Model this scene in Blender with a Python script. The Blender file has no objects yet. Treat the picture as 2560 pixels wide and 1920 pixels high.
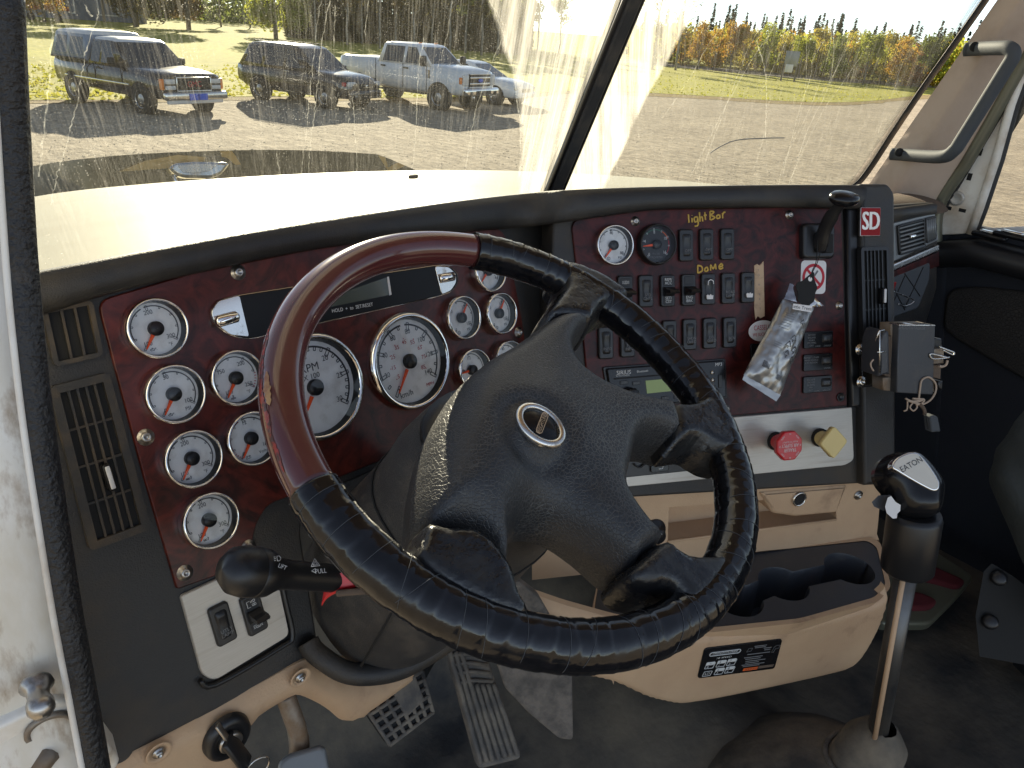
import bpy, bmesh, math, random
from math import sin, cos, pi, radians, sqrt, atan2, hypot
from mathutils import Vector, Matrix, noise
from mathutils.geometry import delaunay_2d_cdt, tessellate_polygon
V = Vector
random.seed(7)
scene = bpy.context.scene
C = scene.collection

# ------------------------------------------------------------------ camera
# truck axes: X right, Y ahead, Z up; the camera stands in the open driver's door, its lens at the origin
YAW, PITCH, ROLL, FPX = 40.0, -25.5, 4.5, 1862.0
GROUND = -2.75
_y, _p, _r = radians(YAW), radians(PITCH), radians(ROLL)
FWD = V((sin(_y)*cos(_p), cos(_y)*cos(_p), sin(_p)))
_rt = FWD.cross(V((0, 0, 1))).normalized()
_up = _rt.cross(FWD)
RT = cos(_r)*_rt + sin(_r)*_up
UP = cos(_r)*_up - sin(_r)*_rt
cam = bpy.data.cameras.new('camera')
cam.sensor_fit = 'HORIZONTAL'; cam.sensor_width = 36.0; cam.lens = 36.0*FPX/2560.0
cam.clip_start = 0.02; cam.clip_end = 5000
co = bpy.data.objects.new('camera', cam); C.objects.link(co)
co.matrix_world = Matrix((RT, UP, -FWD)).transposed().to_4x4()
scene.camera = co

# ------------------------------------------------------------------ sky, sun, exposure
SUN_AZ, SUN_EL = 22.0, 17.0            # degrees clockwise from straight ahead, and above the horizon
SUND = V((sin(radians(SUN_AZ))*cos(radians(SUN_EL)), cos(radians(SUN_AZ))*cos(radians(SUN_EL)), sin(radians(SUN_EL))))
w = bpy.data.worlds.new('World'); scene.world = w; w.use_nodes = True
nt = w.node_tree; nt.nodes.clear()
sky = nt.nodes.new('ShaderNodeTexSky'); sky.sky_type = 'NISHITA'; sky.sun_disc = False
sky.sun_elevation = radians(SUN_EL); sky.sun_rotation = radians(SUN_AZ)
sky.air_density = 0.65; sky.dust_density = 0.0; sky.ozone_density = 1.5
bg = nt.nodes.new('ShaderNodeBackground'); bg.inputs[1].default_value = 0.058
wo = nt.nodes.new('ShaderNodeOutputWorld')
hs_ = nt.nodes.new('ShaderNodeHueSaturation'); hs_.inputs['Saturation'].default_value = 0.6       # the camera's white balance
nt.links.new(sky.outputs[0], hs_.inputs['Color']); nt.links.new(hs_.outputs[0], bg.inputs[0]); nt.links.new(bg.outputs[0], wo.inputs[0])
sl = bpy.data.lights.new('sun', 'SUN'); sl.energy = 4.1; sl.angle = radians(0.5); sl.color = (1.0, 0.86, 0.64)
so = bpy.data.objects.new('sun', sl); C.objects.link(so)
so.rotation_euler = SUND.to_track_quat('Z', 'Y').to_euler()
scene.view_settings.view_transform = 'Standard'; scene.view_settings.look = 'None'
scene.view_settings.exposure = 2.12; scene.view_settings.gamma = 1.0
scene.cycles.use_denoising = True
scene.cycles.max_bounces = 8; scene.cycles.transparent_max_bounces = 16
scene.cycles.sample_clamp_indirect = 6.0

# ------------------------------------------------------------------ pixels of the photograph (2560 x 1920) to points
def ray(px, py):
    return RT*((px-1280)/FPX) + UP*((960-py)/FPX) + FWD
def at(px, py, depth):
    return ray(px, py)*depth
def at_y(px, py, y):
    r = ray(px, py); return r*(y/r.y)
def at_x(px, py, x):
    r = ray(px, py); return r*(x/r.x)
def at_z(px, py, z):
    r = ray(px, py); return r*(z/r.z)
def ground(px, py):
    return at_z(px, py, GROUND)

class Frame:
    """a plane in the cab: origin, u to the right, v up, n towards the driver"""
    def __init__(s, o, u, n):
        s.o = V(o); s.n = V(n).normalized(); u = V(u); s.u = (u - s.n*u.dot(s.n)).normalized(); s.v = s.n.cross(s.u)
        s.m = Matrix((s.u, s.v, s.n)).transposed().to_4x4(); s.m.translation = s.o
    def uv(s, px, py, h=0.0):
        r = ray(px, py); t = (s.o + s.n*h).dot(s.n)/r.dot(s.n); d = r*t - s.o
        return (d.dot(s.u), d.dot(s.v))
    def pt(s, u, v, h=0.0): return s.o + s.u*u + s.v*v + s.n*h
    def at(s, px, py, h=0.0): return s.pt(*s.uv(px, py, h), h)
    def mat(s, u=0, v=0, h=0.0, rot=0.0):
        m = s.m @ Matrix.Translation((u, v, h))
        return m @ Matrix.Rotation(rot, 4, 'Z') if rot else m
    def pmat(s, px, py, h=0.0, rot=0.0):
        return s.mat(*s.uv(px, py, h), h, rot)
    def poly(s, pts, h=0.0): return [s.uv(x, y, h) for x, y in pts]

def axis_frame(o, n, uhint=(1, 0, 0)): return Frame(o, uhint, n)
def azel(az, el):
    a, e = radians(az), radians(el); return V((sin(a)*cos(e), cos(a)*cos(e), sin(e)))

# ------------------------------------------------------------------ materials
MATS = {}
def newmat(name):
    m = bpy.data.materials.new(name); m.use_nodes = True; MATS[name] = m
    n = m.node_tree.nodes; return m, n, m.node_tree.links, n['Principled BSDF']
def mat(name, col, rough=0.5, metal=0.0, col2=None, scale=20.0, lo=0.4, hi=0.62, bump=0.0, bscale=300.0, bkind='noise',
        coat=0.0, crough=0.05, spec=0.5, stretch=None, dirt=None, dscale=12.0, dlo=0.5, dhi=0.75, rough2=None, detail=6.0, distort=0.0, emit=None, coords='Object', bdist=0.002, crack=None):
    m, n, l, b = newmat(name)
    tc = n.new('ShaderNodeTexCoord'); src = tc.outputs[coords]
    if stretch:
        mp = n.new('ShaderNodeMapping'); mp.inputs['Scale'].default_value = stretch; l.new(src, mp.inputs[0]); src = mp.outputs[0]
    b.inputs['Base Color'].default_value = (*col, 1); b.inputs['Roughness'].default_value = rough
    b.inputs['Metallic'].default_value = metal; b.inputs['Coat Weight'].default_value = coat; b.inputs['Coat Roughness'].default_value = crough
    b.inputs['Specular IOR Level'].default_value = spec
    cs = None
    def nz(sc, a, c, det=detail):
        t = n.new('ShaderNodeTexNoise'); t.inputs['Scale'].default_value = sc; t.inputs['Detail'].default_value = det
        t.inputs['Roughness'].default_value = 0.62; t.inputs['Distortion'].default_value = distort
        l.new(src, t.inputs['Vector'])
        r = n.new('ShaderNodeMapRange'); r.inputs[1].default_value = a; r.inputs[2].default_value = c; l.new(t.outputs['Fac'], r.inputs[0])
        return r.outputs[0]
    def mix(f, a, c):
        x = n.new('ShaderNodeMix'); x.data_type = 'RGBA'; l.new(f, x.inputs[0])
        for k, q in ((6, a), (7, c)):
            if isinstance(q, tuple): x.inputs[k].default_value = (*q, 1)
            else: l.new(q, x.inputs[k])
        return x.outputs[2]
    f1 = None
    if col2:
        f1 = nz(scale, lo, hi); cs = mix(f1, tuple(col), tuple(col2))
    if dirt:
        f2 = nz(dscale, dlo, dhi); cs = mix(f2, cs if cs else tuple(col), tuple(dirt))
        if rough2 is None: rough2 = min(1, rough+.35)
        rr = n.new('ShaderNodeMapRange'); rr.inputs[3].default_value = rough; rr.inputs[4].default_value = rough2
        l.new(f2, rr.inputs[0]); l.new(rr.outputs[0], b.inputs['Roughness'])
    elif rough2 is not None and f1:
        rr = n.new('ShaderNodeMapRange'); rr.inputs[3].default_value = rough; rr.inputs[4].default_value = rough2
        l.new(f1, rr.inputs[0]); l.new(rr.outputs[0], b.inputs['Roughness'])
    if cs: l.new(cs, b.inputs['Base Color'])
    if bump:
        if bkind == 'noise':
            t = n.new('ShaderNodeTexNoise'); t.inputs['Detail'].default_value = 4; o = 0
        else:
            t = n.new('ShaderNodeTexVoronoi'); t.feature = 'DISTANCE_TO_EDGE' if bkind == 'cell' else 'F1'; o = 0
        t.inputs['Scale'].default_value = bscale; l.new(src, t.inputs['Vector'])
        h = t.outputs[0]
        if bkind == 'cell':
            q = n.new('ShaderNodeMapRange'); q.inputs[1].default_value = 0; q.inputs[2].default_value = 0.12; l.new(h, q.inputs[0]); h = q.outputs[0]
            if crack:                                  # dust caught in the creases of the grain
                iv = n.new('ShaderNodeMath'); iv.operation = 'SUBTRACT'; iv.inputs[0].default_value = 1.0; l.new(h, iv.inputs[1])
                sc_ = n.new('ShaderNodeMath'); sc_.operation = 'MULTIPLY'; l.new(iv.outputs[0], sc_.inputs[0]); l.new(nz(9, .35, .65), sc_.inputs[1])
                l.new(mix(sc_.outputs[0], cs if cs else tuple(col), tuple(crack)), b.inputs['Base Color'])
        bp = n.new('ShaderNodeBump'); bp.inputs['Strength'].default_value = bump; bp.inputs['Distance'].default_value = bdist
        l.new(h, bp.inputs['Height']); l.new(bp.outputs[0], b.inputs['Normal'])
    if emit:
        b.inputs['Emission Color'].default_value = (*emit[:3], 1); b.inputs['Emission Strength'].default_value = emit[3]
    return m
def glassmat(name, tint=(1, 1, 1), gloss=0.05, rough=0.02):
    m, n, l, b = newmat(name); n.remove(b); out = n['Material Output']
    t = n.new('ShaderNodeBsdfTransparent'); t.inputs[0].default_value = (*tint, 1)
    g = n.new('ShaderNodeBsdfGlossy'); g.inputs['Roughness'].default_value = rough
    fr = n.new('ShaderNodeFresnel'); fr.inputs[0].default_value = 1.45
    mu = n.new('ShaderNodeMath'); mu.operation = 'MULTIPLY'; mu.inputs[1].default_value = gloss/0.04; l.new(fr.outputs[0], mu.inputs[0])
    x = n.new('ShaderNodeMixShader'); l.new(mu.outputs[0], x.inputs[0]); l.new(t.outputs[0], x.inputs[1]); l.new(g.outputs[0], x.inputs[2])
    l.new(x.outputs[0], out.inputs[0]); return m

# ------------------------------------------------------------------ mesh builder
I4 = Matrix.Identity(4)
def resample(pts, n, closed=True):
    P = [V(p) for p in pts]; Q = P + [P[0]] if closed else P
    L = [0]
    for a, b in zip(Q, Q[1:]): L.append(L[-1] + (b-a).length)
    out = []; k = 0; m = n if closed else n-1
    for i in range(n):
        t = L[-1]*i/m
        while k < len(Q)-2 and L[k+1] < t: k += 1
        d = L[k+1]-L[k]; out.append(Q[k].lerp(Q[k+1], 0 if d == 0 else (t-L[k])/d))
    return out
def smooth_path(pts, n=8, closed=False):
    P = [V(p) for p in pts]; N = len(P); out = []
    rng = range(N if closed else N-1)
    for i in rng:
        if closed: a, b, c, d = P[i-1], P[i], P[(i+1) % N], P[(i+2) % N]
        else: a, b, c, d = P[max(i-1, 0)], P[i], P[i+1], P[min(i+2, N-1)]
        for k in range(n):
            t = k/n
            out.append(.5*((2*b) + (c-a)*t + (2*a-5*b+4*c-d)*t*t + (3*b-a-3*c+d)*t**3))
    if not closed: out.append(P[-1])
    return out
def rrect(w, h, r, n=5, cx=0, cy=0):
    o = []
    for sx, sy, a0 in ((1, 1, 0), (-1, 1, pi/2), (-1, -1, pi), (1, -1, 3*pi/2)):
        for k in range(n+1):
            a = a0 + pi/2*k/n; o.append((cx+sx*(w/2-r)+r*cos(a), cy+sy*(h/2-r)+r*sin(a)))
    return o
def round_poly(pts, r, n=4):
    P = [V(p[:2]) for p in pts]; o = []; N = len(P)
    for i in range(N):
        a, b, c = P[i-1], P[i], P[(i+1) % N]
        rr = r[i] if isinstance(r, (list, tuple)) else r
        d1 = (a-b); d2 = (c-b); q = min(rr, d1.length*.45, d2.length*.45)
        p0 = b + d1.normalized()*q; p2 = b + d2.normalized()*q
        for k in range(n+1):
            t = k/n; o.append(tuple((1-t)**2*p0 + 2*t*(1-t)*b + t*t*p2))
    return o
def area2(p): return sum(a[0]*b[1]-b[0]*a[1] for a, b in zip(p, p[1:]+p[:1]))/2
def inset(poly, d):
    N = len(poly); o = []
    for i in range(N):
        a, b, c = V(poly[i-1][:2]), V(poly[i][:2]), V(poly[(i+1) % N][:2])
        e1 = (b-a); e2 = (c-b)
        if e1.length < 1e-9: e1 = e2
        if e2.length < 1e-9: e2 = e1
        n1 = V((-e1.y, e1.x)).normalized(); n2 = V((-e2.y, e2.x)).normalized()
        m = n1+n2
        if m.length < 1e-6: m = n1
        m.normalize(); k = max(.35, m.dot(n1))
        o.append(tuple(b + m*(d/k)))
    return o

class MB:
    def __init__(s): s.bm = bmesh.new()
    def v(s, p): return s.bm.verts.new(p)
    def f(s, vs, smooth=False):
        try:
            q = s.bm.faces.new(vs); q.smooth = smooth; return q
        except ValueError: return None
    def box(s, c=(0, 0, 0), d=(1, 1, 1), M=None, bev=0.0, seg=2):
        t = bmesh.new(); bmesh.ops.create_cube(t, size=1, matrix=Matrix.Diagonal((*d, 1)))
        if bev: bmesh.ops.bevel(t, geom=t.edges[:], offset=min(bev, min(d)*.45), segments=seg, affect='EDGES', profile=.5)
        MM = (M or I4) @ Matrix.Translation(c)
        t.transform(MM); s.join(t, smooth=bev > 0); return s
    def join(s, t, smooth=None):
        mp = {}
        for v in t.verts: mp[v] = s.bm.verts.new(v.co)
        for f in t.faces:
            try:
                g = s.bm.faces.new([mp[v] for v in f.verts]); g.smooth = f.smooth if smooth is None else smooth
            except ValueError: pass
        t.free(); return s
    def loft(s, rings, closed=True, cap0=False, cap1=False, smooth=True):
        R = [[s.v(p) for p in r] for r in rings]; n = len(R[0])
        for a, b in zip(R, R[1:]):
            for i in range(n if closed else n-1):
                j = (i+1) % n; s.f([a[i], a[j], b[j], b[i]], smooth)
        if cap0: s.f(R[0][::-1])
        if cap1: s.f(R[-1])
        return s
    def grid(s, fn, nu, nv, smooth=True):
        return s.loft([[fn(i/nu, j/nv) for i in range(nu+1)] for j in range(nv+1)], closed=False, smooth=smooth)
    def lathe(s, prof, seg=32, M=None, smooth=True, cap0=False, cap1=False, sx=1.0, sy=1.0, flatk=()):
        M = M or I4
        rings = [[M @ V((r*sx*cos(2*pi*i/seg), r*sy*sin(2*pi*i/seg), z)) for i in range(seg)] for r, z in prof]
        return s.loft(rings, True, cap0, cap1, smooth)
    def tube(s, path, rad, seg=12, caps=True, smooth=True, flat=1.0, up=None, closed=False):
        P = [V(p) for p in path]; N = len(P); rings = []
        T = []
        for i in range(N):
            a = P[i-1] if (i > 0 or closed) else P[0]; b = P[(i+1) % N] if (i < N-1 or closed) else P[-1]
            T.append((b-a).normalized() if (b-a).length > 1e-9 else V((0, 0, 1)))
        u = V(up) if up else (V((0, 0, 1)) if abs(T[0].z) < .9 else V((1, 0, 0)))
        for i in range(N):
            u = (u - T[i]*u.dot(T[i])).normalized(); w_ = T[i].cross(u)
            r = rad[i] if isinstance(rad, (list, tuple)) else rad
            rings.append([P[i] + u*(r*flat*cos(2*pi*k/seg)) + w_*(r*sin(2*pi*k/seg)) for k in range(seg)])
        if closed: rings.append(rings[0]); caps = False
        return s.loft(rings, True, caps, caps, smooth)
    def slab(s, poly, z0, z1, r=0.0, seg=3, M=None, back=False, smooth=False):
        """extruded outline, its front edge rounded by r"""
        M = M or I4; poly = [tuple(p[:2]) for p in poly]
        if area2(poly) < 0: poly = poly[::-1]
        rings = [(poly, z0)]
        if r > 0:
            for k in range(seg+1):
                a = pi/2*k/seg; rings.append((inset(poly, r*(1-cos(a))) if k else poly, z1 - r + r*sin(a)))
        else: rings.append((poly, z1))
        R = [[s.v(M @ V((x, y, z))) for x, y in p] for p, z in rings]; n = len(poly)
        for a, b in zip(R, R[1:]):
            for i in range(n):
                j = (i+1) % n; s.f([a[i], a[j], b[j], b[i]], True)
        s.fill(R[-1], rings[-1][0])
        if back: s.fill(R[0], poly, True)
        return s
    def fill(s, vs, poly, flip=False):
        for t in tessellate_polygon([[V((x, y, 0)) for x, y in poly]]):
            q = [vs[i] for i in t]
            a = V(poly[t[1]])-V(poly[t[0]]); b = V(poly[t[2]])-V(poly[t[0]])
            if (a.x*b.y-a.y*b.x < 0) != flip: q = q[::-1]
            s.f(q)
    def plate(s, outer, holes=(), z=0.0, M=None, zf=None, spacing=None, smooth=False, rim=None, rim_z=None):
        """flat (or zf-shaped) sheet with holes, triangulated; rim: depth of the hole walls"""
        M = M or I4; outer = [tuple(p[:2]) for p in outer]
        if area2(outer) < 0: outer = outer[::-1]
        vs = [V(p) for p in outer]; ed = [(i, (i+1) % len(outer)) for i in range(len(outer))]
        hs = []
        for h in holes:
            h = [tuple(p[:2]) for p in h]
            if area2(h) > 0: h = h[::-1]
            b = len(vs); vs += [V(p) for p in h]; ed += [(b+i, b+(i+1) % len(h)) for i in range(len(h))]; hs.append(h)
        if spacing:
            x0 = min(p[0] for p in outer); x1 = max(p[0] for p in outer); y0 = min(p[1] for p in outer); y1 = max(p[1] for p in outer)
            j = 0; y = y0+spacing*.5
            while y < y1:
                x = x0 + spacing*(.5 if j % 2 else 1.0)
                while x < x1:
                    if inside((x, y), outer) and edge_dist((x, y), outer) > spacing*.35 and not any(inside((x, y), h) or edge_dist((x, y), h) < spacing*.35 for h in hs): vs.append(V((x, y)))
                    x += spacing
                y += spacing*.87; j += 1
        r = delaunay_2d_cdt(vs, ed, [], 1, 1e-7)
        ov = [s.v(M @ V((p.x, p.y, zf(p.x, p.y) if zf else z))) for p in r[0]]
        for f in r[2]:
            c = (r[0][f[0]]+r[0][f[1]]+r[0][f[2]])/3
            if any(inside(c, h) for h in hs): continue
            a = r[0][f[1]]-r[0][f[0]]; b = r[0][f[2]]-r[0][f[0]]
            s.f([ov[i] for i in (f if a.x*b.y-a.y*b.x > 0 else f[::-1])], smooth)
        if rim:
            for h in hs:
                z0 = z
                s.loft([[M @ V((x, y, z0)) for x, y in h], [M @ V((x, y, z0-rim)) for x, y in h]], True, smooth=True)
        return s
    def pillow(s, poly, zf, spacing, base, M=None):
        """solid with the given outline: front shaped by zf(x,y,edge distance), straight sides down to base"""
        M = M or I4; poly = [tuple(p[:2]) for p in poly]
        if area2(poly) < 0: poly = poly[::-1]
        s.plate(poly, zf=lambda x, y: zf(x, y, edge_dist((x, y), poly)), spacing=spacing, M=M, smooth=True)
        s.loft([[M @ V((x, y, base)) for x, y in poly], [M @ V((x, y, zf(x, y, 0.0))) for x, y in poly]], True, smooth=True)
        return s
    def strokes(s, lines, wdt, z=0.0, M=None, th=0.0006):
        M = M or I4
        for L in lines:
            s.tube([M @ V((x, y, z)) for x, y in L], wdt/2, 6, True, True, flat=max(.15, th/wdt), up=(M.to_3x3() @ V((0, 0, 1))))
        return s
    def text(s, t, size, M=None, z=0.0, ax='CENTER', xs=1.0, shear=0.0, outline=False, th=0.0):
        me = textmesh(t, ax, shear); M = M or I4
        mp = [s.v(M @ V((v.co.x*size*xs, v.co.y*size, z))) for v in me.vertices]
        for p in me.polygons: s.f([mp[i] for i in p.vertices])
        return s
    def mesh(s, name, weld=False):
        if weld: bmesh.ops.remove_doubles(s.bm, verts=s.bm.verts[:], dist=1e-6)
        bmesh.ops.recalc_face_normals(s.bm, faces=s.bm.faces[:]) if not getattr(s, 'keepn', False) else None
        me = bpy.data.meshes.new(name); s.bm.to_mesh(me); s.bm.free(); return me
def inside(p, poly):
    x, y = p[0], p[1]; c = False; j = len(poly)-1
    for i in range(len(poly)):
        xi, yi = poly[i]; xj, yj = poly[j]
        if (yi > y) != (yj > y) and x < (xj-xi)*(y-yi)/(yj-yi)+xi: c = not c
        j = i
    return c
def edge_dist(p, poly):
    x, y = p[0], p[1]; best = 1e9; n = len(poly)
    for i in range(n):
        ax, ay = poly[i]; bx, by = poly[(i+1) % n]; dx, dy = bx-ax, by-ay; L = dx*dx+dy*dy
        t = 0 if L == 0 else max(0, min(1, ((x-ax)*dx+(y-ay)*dy)/L))
        q = (x-ax-t*dx)**2+(y-ay-t*dy)**2
        if q < best: best = q
    return sqrt(best)
_TX = {}
def textmesh(t, ax='CENTER', shear=0.0):
    k = (t, ax, shear)
    if k not in _TX:
        cu = bpy.data.curves.new('t', 'FONT'); cu.body = t; cu.align_x = ax; cu.align_y = 'CENTER'; cu.size = 1.4; cu.shear = shear; cu.resolution_u = 3; cu.fill_mode = 'FRONT'
        ob = bpy.data.objects.new('t', cu); me = bpy.data.meshes.new_from_object(ob); bpy.data.objects.remove(ob); bpy.data.curves.remove(cu); _TX[k] = me
    return _TX[k]

# ------------------------------------------------------------------ things, parts, setting
WM = {}
def link(name, data, M, parent=None):
    o = bpy.data.objects.new(name, data); C.objects.link(o); WM[o] = M.copy()
    if parent: o.parent = parent; o.matrix_basis = WM[parent].inverted() @ M
    else: o.matrix_basis = M
    return o
def tag(o, label=None, cat=None, group=None, kind=None):
    if label: o['label'] = label
    if cat: o['category'] = cat
    if group: o['group'] = group
    if kind: o['kind'] = kind
    return o
def setmat(me, m):
    for q in (m if isinstance(m, (list, tuple)) else [m]): me.materials.append(MATS[q] if isinstance(q, str) else q)
def obj(name, mb, m, parent=None, M=None, label=None, cat=None, group=None, kind=None, weld=False):
    me = mb.mesh(name, weld) if isinstance(mb, MB) else mb
    if not me.materials: setmat(me, m)
    o = link(name, me, M or I4, parent); return tag(o, label, cat, group, kind)
def thing(name, label, cat, loc=(0, 0, 0), group=None, M=None):
    o = link(name, None, M or Matrix.Translation(loc)); o.empty_display_size = .05
    return tag(o, label, cat, group)
def frame_at(p, d, up=(0, 0, 1)):
    """matrix whose Z axis runs along d"""
    z = V(d).normalized(); u = V(up); x = u.cross(z)
    if x.length < 1e-4: x = V((1, 0, 0)).cross(z)
    x.normalize(); y = z.cross(x); m = Matrix((x, y, z)).transposed().to_4x4(); m.translation = V(p); return m
# ------------------------------------------------------------------ surfaces
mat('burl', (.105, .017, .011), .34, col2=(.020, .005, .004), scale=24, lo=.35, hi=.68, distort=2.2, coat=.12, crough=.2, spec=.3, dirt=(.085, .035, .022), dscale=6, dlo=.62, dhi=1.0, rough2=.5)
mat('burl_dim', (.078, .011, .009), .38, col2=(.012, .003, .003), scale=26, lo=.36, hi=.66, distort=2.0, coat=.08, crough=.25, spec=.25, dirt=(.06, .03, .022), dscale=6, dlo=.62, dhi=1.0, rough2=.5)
mat('dash_plastic', (.021, .020, .019), .48, bump=.35, bscale=600, dirt=(.085, .062, .038), dscale=9, dlo=.45, dhi=.92)
mat('dash_dusty', (.026, .024, .022), .55, bump=.25, bscale=900, dirt=(.15, .105, .06), dscale=16, dlo=.42, dhi=.85)
mat('brow', (.018, .017, .016), .46, bump=.3, bscale=700, dirt=(.09, .075, .055), dscale=9, dlo=.48, dhi=1.0)
mat('black_gloss', (.008, .008, .009), .22, spec=.35)
mat('display_black', (.006, .006, .007), .4, spec=.25)
mat('black_satin', (.012, .012, .013), .35, bump=.1, bscale=900)
mat('black_matte', (.008, .008, .008), .8)
mat('rubber', (.030, .030, .030), .65, bump=.4, bscale=260, dirt=(.16, .13, .095), dscale=11, dlo=.48, dhi=.85)
mat('seal', (.014, .014, .015), .42, bump=.9, bscale=230, bkind='noise', bdist=.003, dirt=(.10, .08, .06), dscale=25, dlo=.62, dhi=.9)
mat('leather', (.024, .025, .027), .42, crack=(.10, .098, .09), bump=.34, bscale=300, bkind='cell', bdist=.0010, dirt=(.06, .055, .045), dscale=40, dlo=.55, dhi=1.0, rough2=.6)
mat('column_plastic', (.032, .031, .031), .48, crack=(.10, .09, .075), bump=.5, bscale=420, bkind='cell', bdist=.0008, dirt=(.13, .105, .08), dscale=18, dlo=.5, dhi=.9)
mat('tape', (.005, .005, .006), .065, bump=.34, bscale=45, bdist=.002, rough2=.22, col2=(.008, .008, .010), scale=60)
mat('tape_worn', (.009, .009, .010), .16, bump=.6, bscale=130, bdist=.002, col2=(.02, .02, .02), scale=40, rough2=.45)
mat('wheel_wood', (.085, .016, .016), .17, coat=.7, crough=.06, col2=(.10, .028, .026), scale=12, lo=.3, hi=.7)
mat('wheel_wear', (.30, .02, .012), .3, col2=(.05, .008, .006), scale=120, lo=.45, hi=.55, bump=.3, bscale=200)
mat('chrome', (.82, .80, .77), .07, metal=1.0)
mat('chrome_worn', (.70, .68, .64), .22, metal=1.0, dirt=(.20, .16, .12), dscale=60, dlo=.55, dhi=.8)
mat('steel', (.45, .43, .40), .32, metal=1.0, dirt=(.14, .10, .07), dscale=90, dlo=.5, dhi=.8)
mat('dial_white', (.91, .90, .87), .55, dirt=(.5, .46, .40), dscale=50, dlo=.5, dhi=1.0)
mat('dial_black', (.012, .012, .014), .5)
mat('print_black', (.045, .045, .05), .6)
mat('print_red', (.45, .015, .03), .6)
mat('print_white', (.62, .62, .60), .6)
mat('print_green', (.02, .14, .07), .6)
mat('print_orange', (.75, .12, .015), .6)
mat('print_grey', (.16, .16, .16), .6)
mat('needle', (1.0, .10, .012), .5)
mat('marker_yellow', (.52, .33, .06), .6)
mat('silver_panel', (.52, .49, .44), .38, metal=.35, stretch=(2, 60, 1), col2=(.44, .41, .36), scale=14, lo=.3, hi=.7, dirt=(.36, .29, .21), dscale=3, dlo=.55, dhi=.95)
mat('beige', (.57, .39, .235), .58, bump=.45, bscale=420, bdist=.0012, col2=(.50, .33, .20), scale=5, dirt=(.14, .08, .045), dscale=10, dlo=.60, dhi=.92)
mat('beige_trim', (.50, .385, .295), .6, bump=.22, bscale=600, dirt=(.30, .2, .13), dscale=5, dlo=.5, dhi=.95)  # greyer beige shared by the pillar, roof and roof rail
mat('white_paint', (.82, .78, .70), .34, coat=.2, dirt=(.42, .30, .17), dscale=9, dlo=.46, dhi=.78, rough2=.6)
mat('jamb_paint', (.90, .86, .79), .34, coat=.2, col2=(.70, .62, .48), scale=5, lo=.4, hi=.7, stretch=(3.0, 3.0, 1.0), dirt=(.34, .22, .11), dscale=11, dlo=.55, dhi=.72, rough2=.65, bump=.15, bscale=30)
mat('hood_paint', (.42, .385, .28), .45, spec=.15, dirt=(.34, .29, .19), dscale=4, dlo=.48, dhi=.8, rough2=.45)
mat('red_plastic', (.55, .012, .018), .28)
mat('red_deep', (.26, .008, .010), .45, spec=.2)
mat('yellow_plastic', (.74, .58, .24), .45)
mat('white_plastic', (.66, .64, .62), .4)
mat('handle_coat', (.075, .082, .09), .7, spec=.25, bump=.15, bscale=900)
mat('dark_cloth', (.013, .015, .021), .85, bump=.5, bscale=300)
mat('mesh_cloth', (.030, .026, .022), .8, bump=1.0, bscale=160, bkind='cell', bdist=.002)
mat('floor_mat', (.036, .035, .034), .75, bump=.5, bscale=60, bdist=.004, dirt=(.17, .14, .10), dscale=6, dlo=.36, dhi=.68)
mat('boot_rubber', (.040, .038, .036), .7, bump=.5, bscale=60, bdist=.004, dirt=(.20, .165, .12), dscale=9, dlo=.40, dhi=.70)
mat('carpet', (.035, .035, .038), .95, bump=.9, bscale=400, dirt=(.09, .08, .065), dscale=7, dlo=.5, dhi=.95)
mat('mottled_carpet', (.15, .13, .11), .95, bump=.9, bscale=160, bdist=.003, col2=(.075, .068, .06), scale=40)  # paler and more mottled than the firewall carpet
mat('pedal_rubber', (.085, .08, .075), .85, bump=.5, bscale=120, dirt=(.20, .175, .14), dscale=30, dlo=.42, dhi=.7)
mat('seat_cloth', (.040, .046, .045), .9, bump=.4, bscale=120, bdist=.004)
mat('lcd', (.055, .062, .045), .25, coat=.4)
mat('lcd_green', (.060, .075, .030), .3, emit=(.30, .42, .12, .06))
mat('tape_beige', (.50, .35, .22), .7, bump=.3, bscale=150, dirt=(.32, .22, .14), dscale=60)
mat('paper_white', (.72, .70, .68), .5)
mat('foil', (.36, .355, .34), .34, metal=.75, bump=.25, bscale=40, bdist=.003)
mat('box_blue', (.040, .043, .050), .42, bump=.2, bscale=400, dirt=(.10, .09, .075), dscale=22, dlo=.55, dhi=.95)
mat('wire_tan', (.40, .30, .22), .5)
mat('rust_metal', (.30, .27, .23), .5, metal=.6, dirt=(.22, .13, .06), dscale=18, dlo=.4, dhi=.7)
mat('brown_pad', (.12, .085, .06), .9, bump=.5, bscale=300)
mat('vent_silver', (.24, .25, .25), .4, metal=.3)
mat('olive_trim', (.16, .155, .11), .4, metal=.4)
glassmat('lens', (.96, .96, .96), .030, .03)
glassmat('side_glass', (.78, .80, .79), .05)
glassmat('smoked', (.11, .115, .11), .05, .05)
glassmat('clear_film', (.85, .85, .82), .35, .08)

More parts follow.
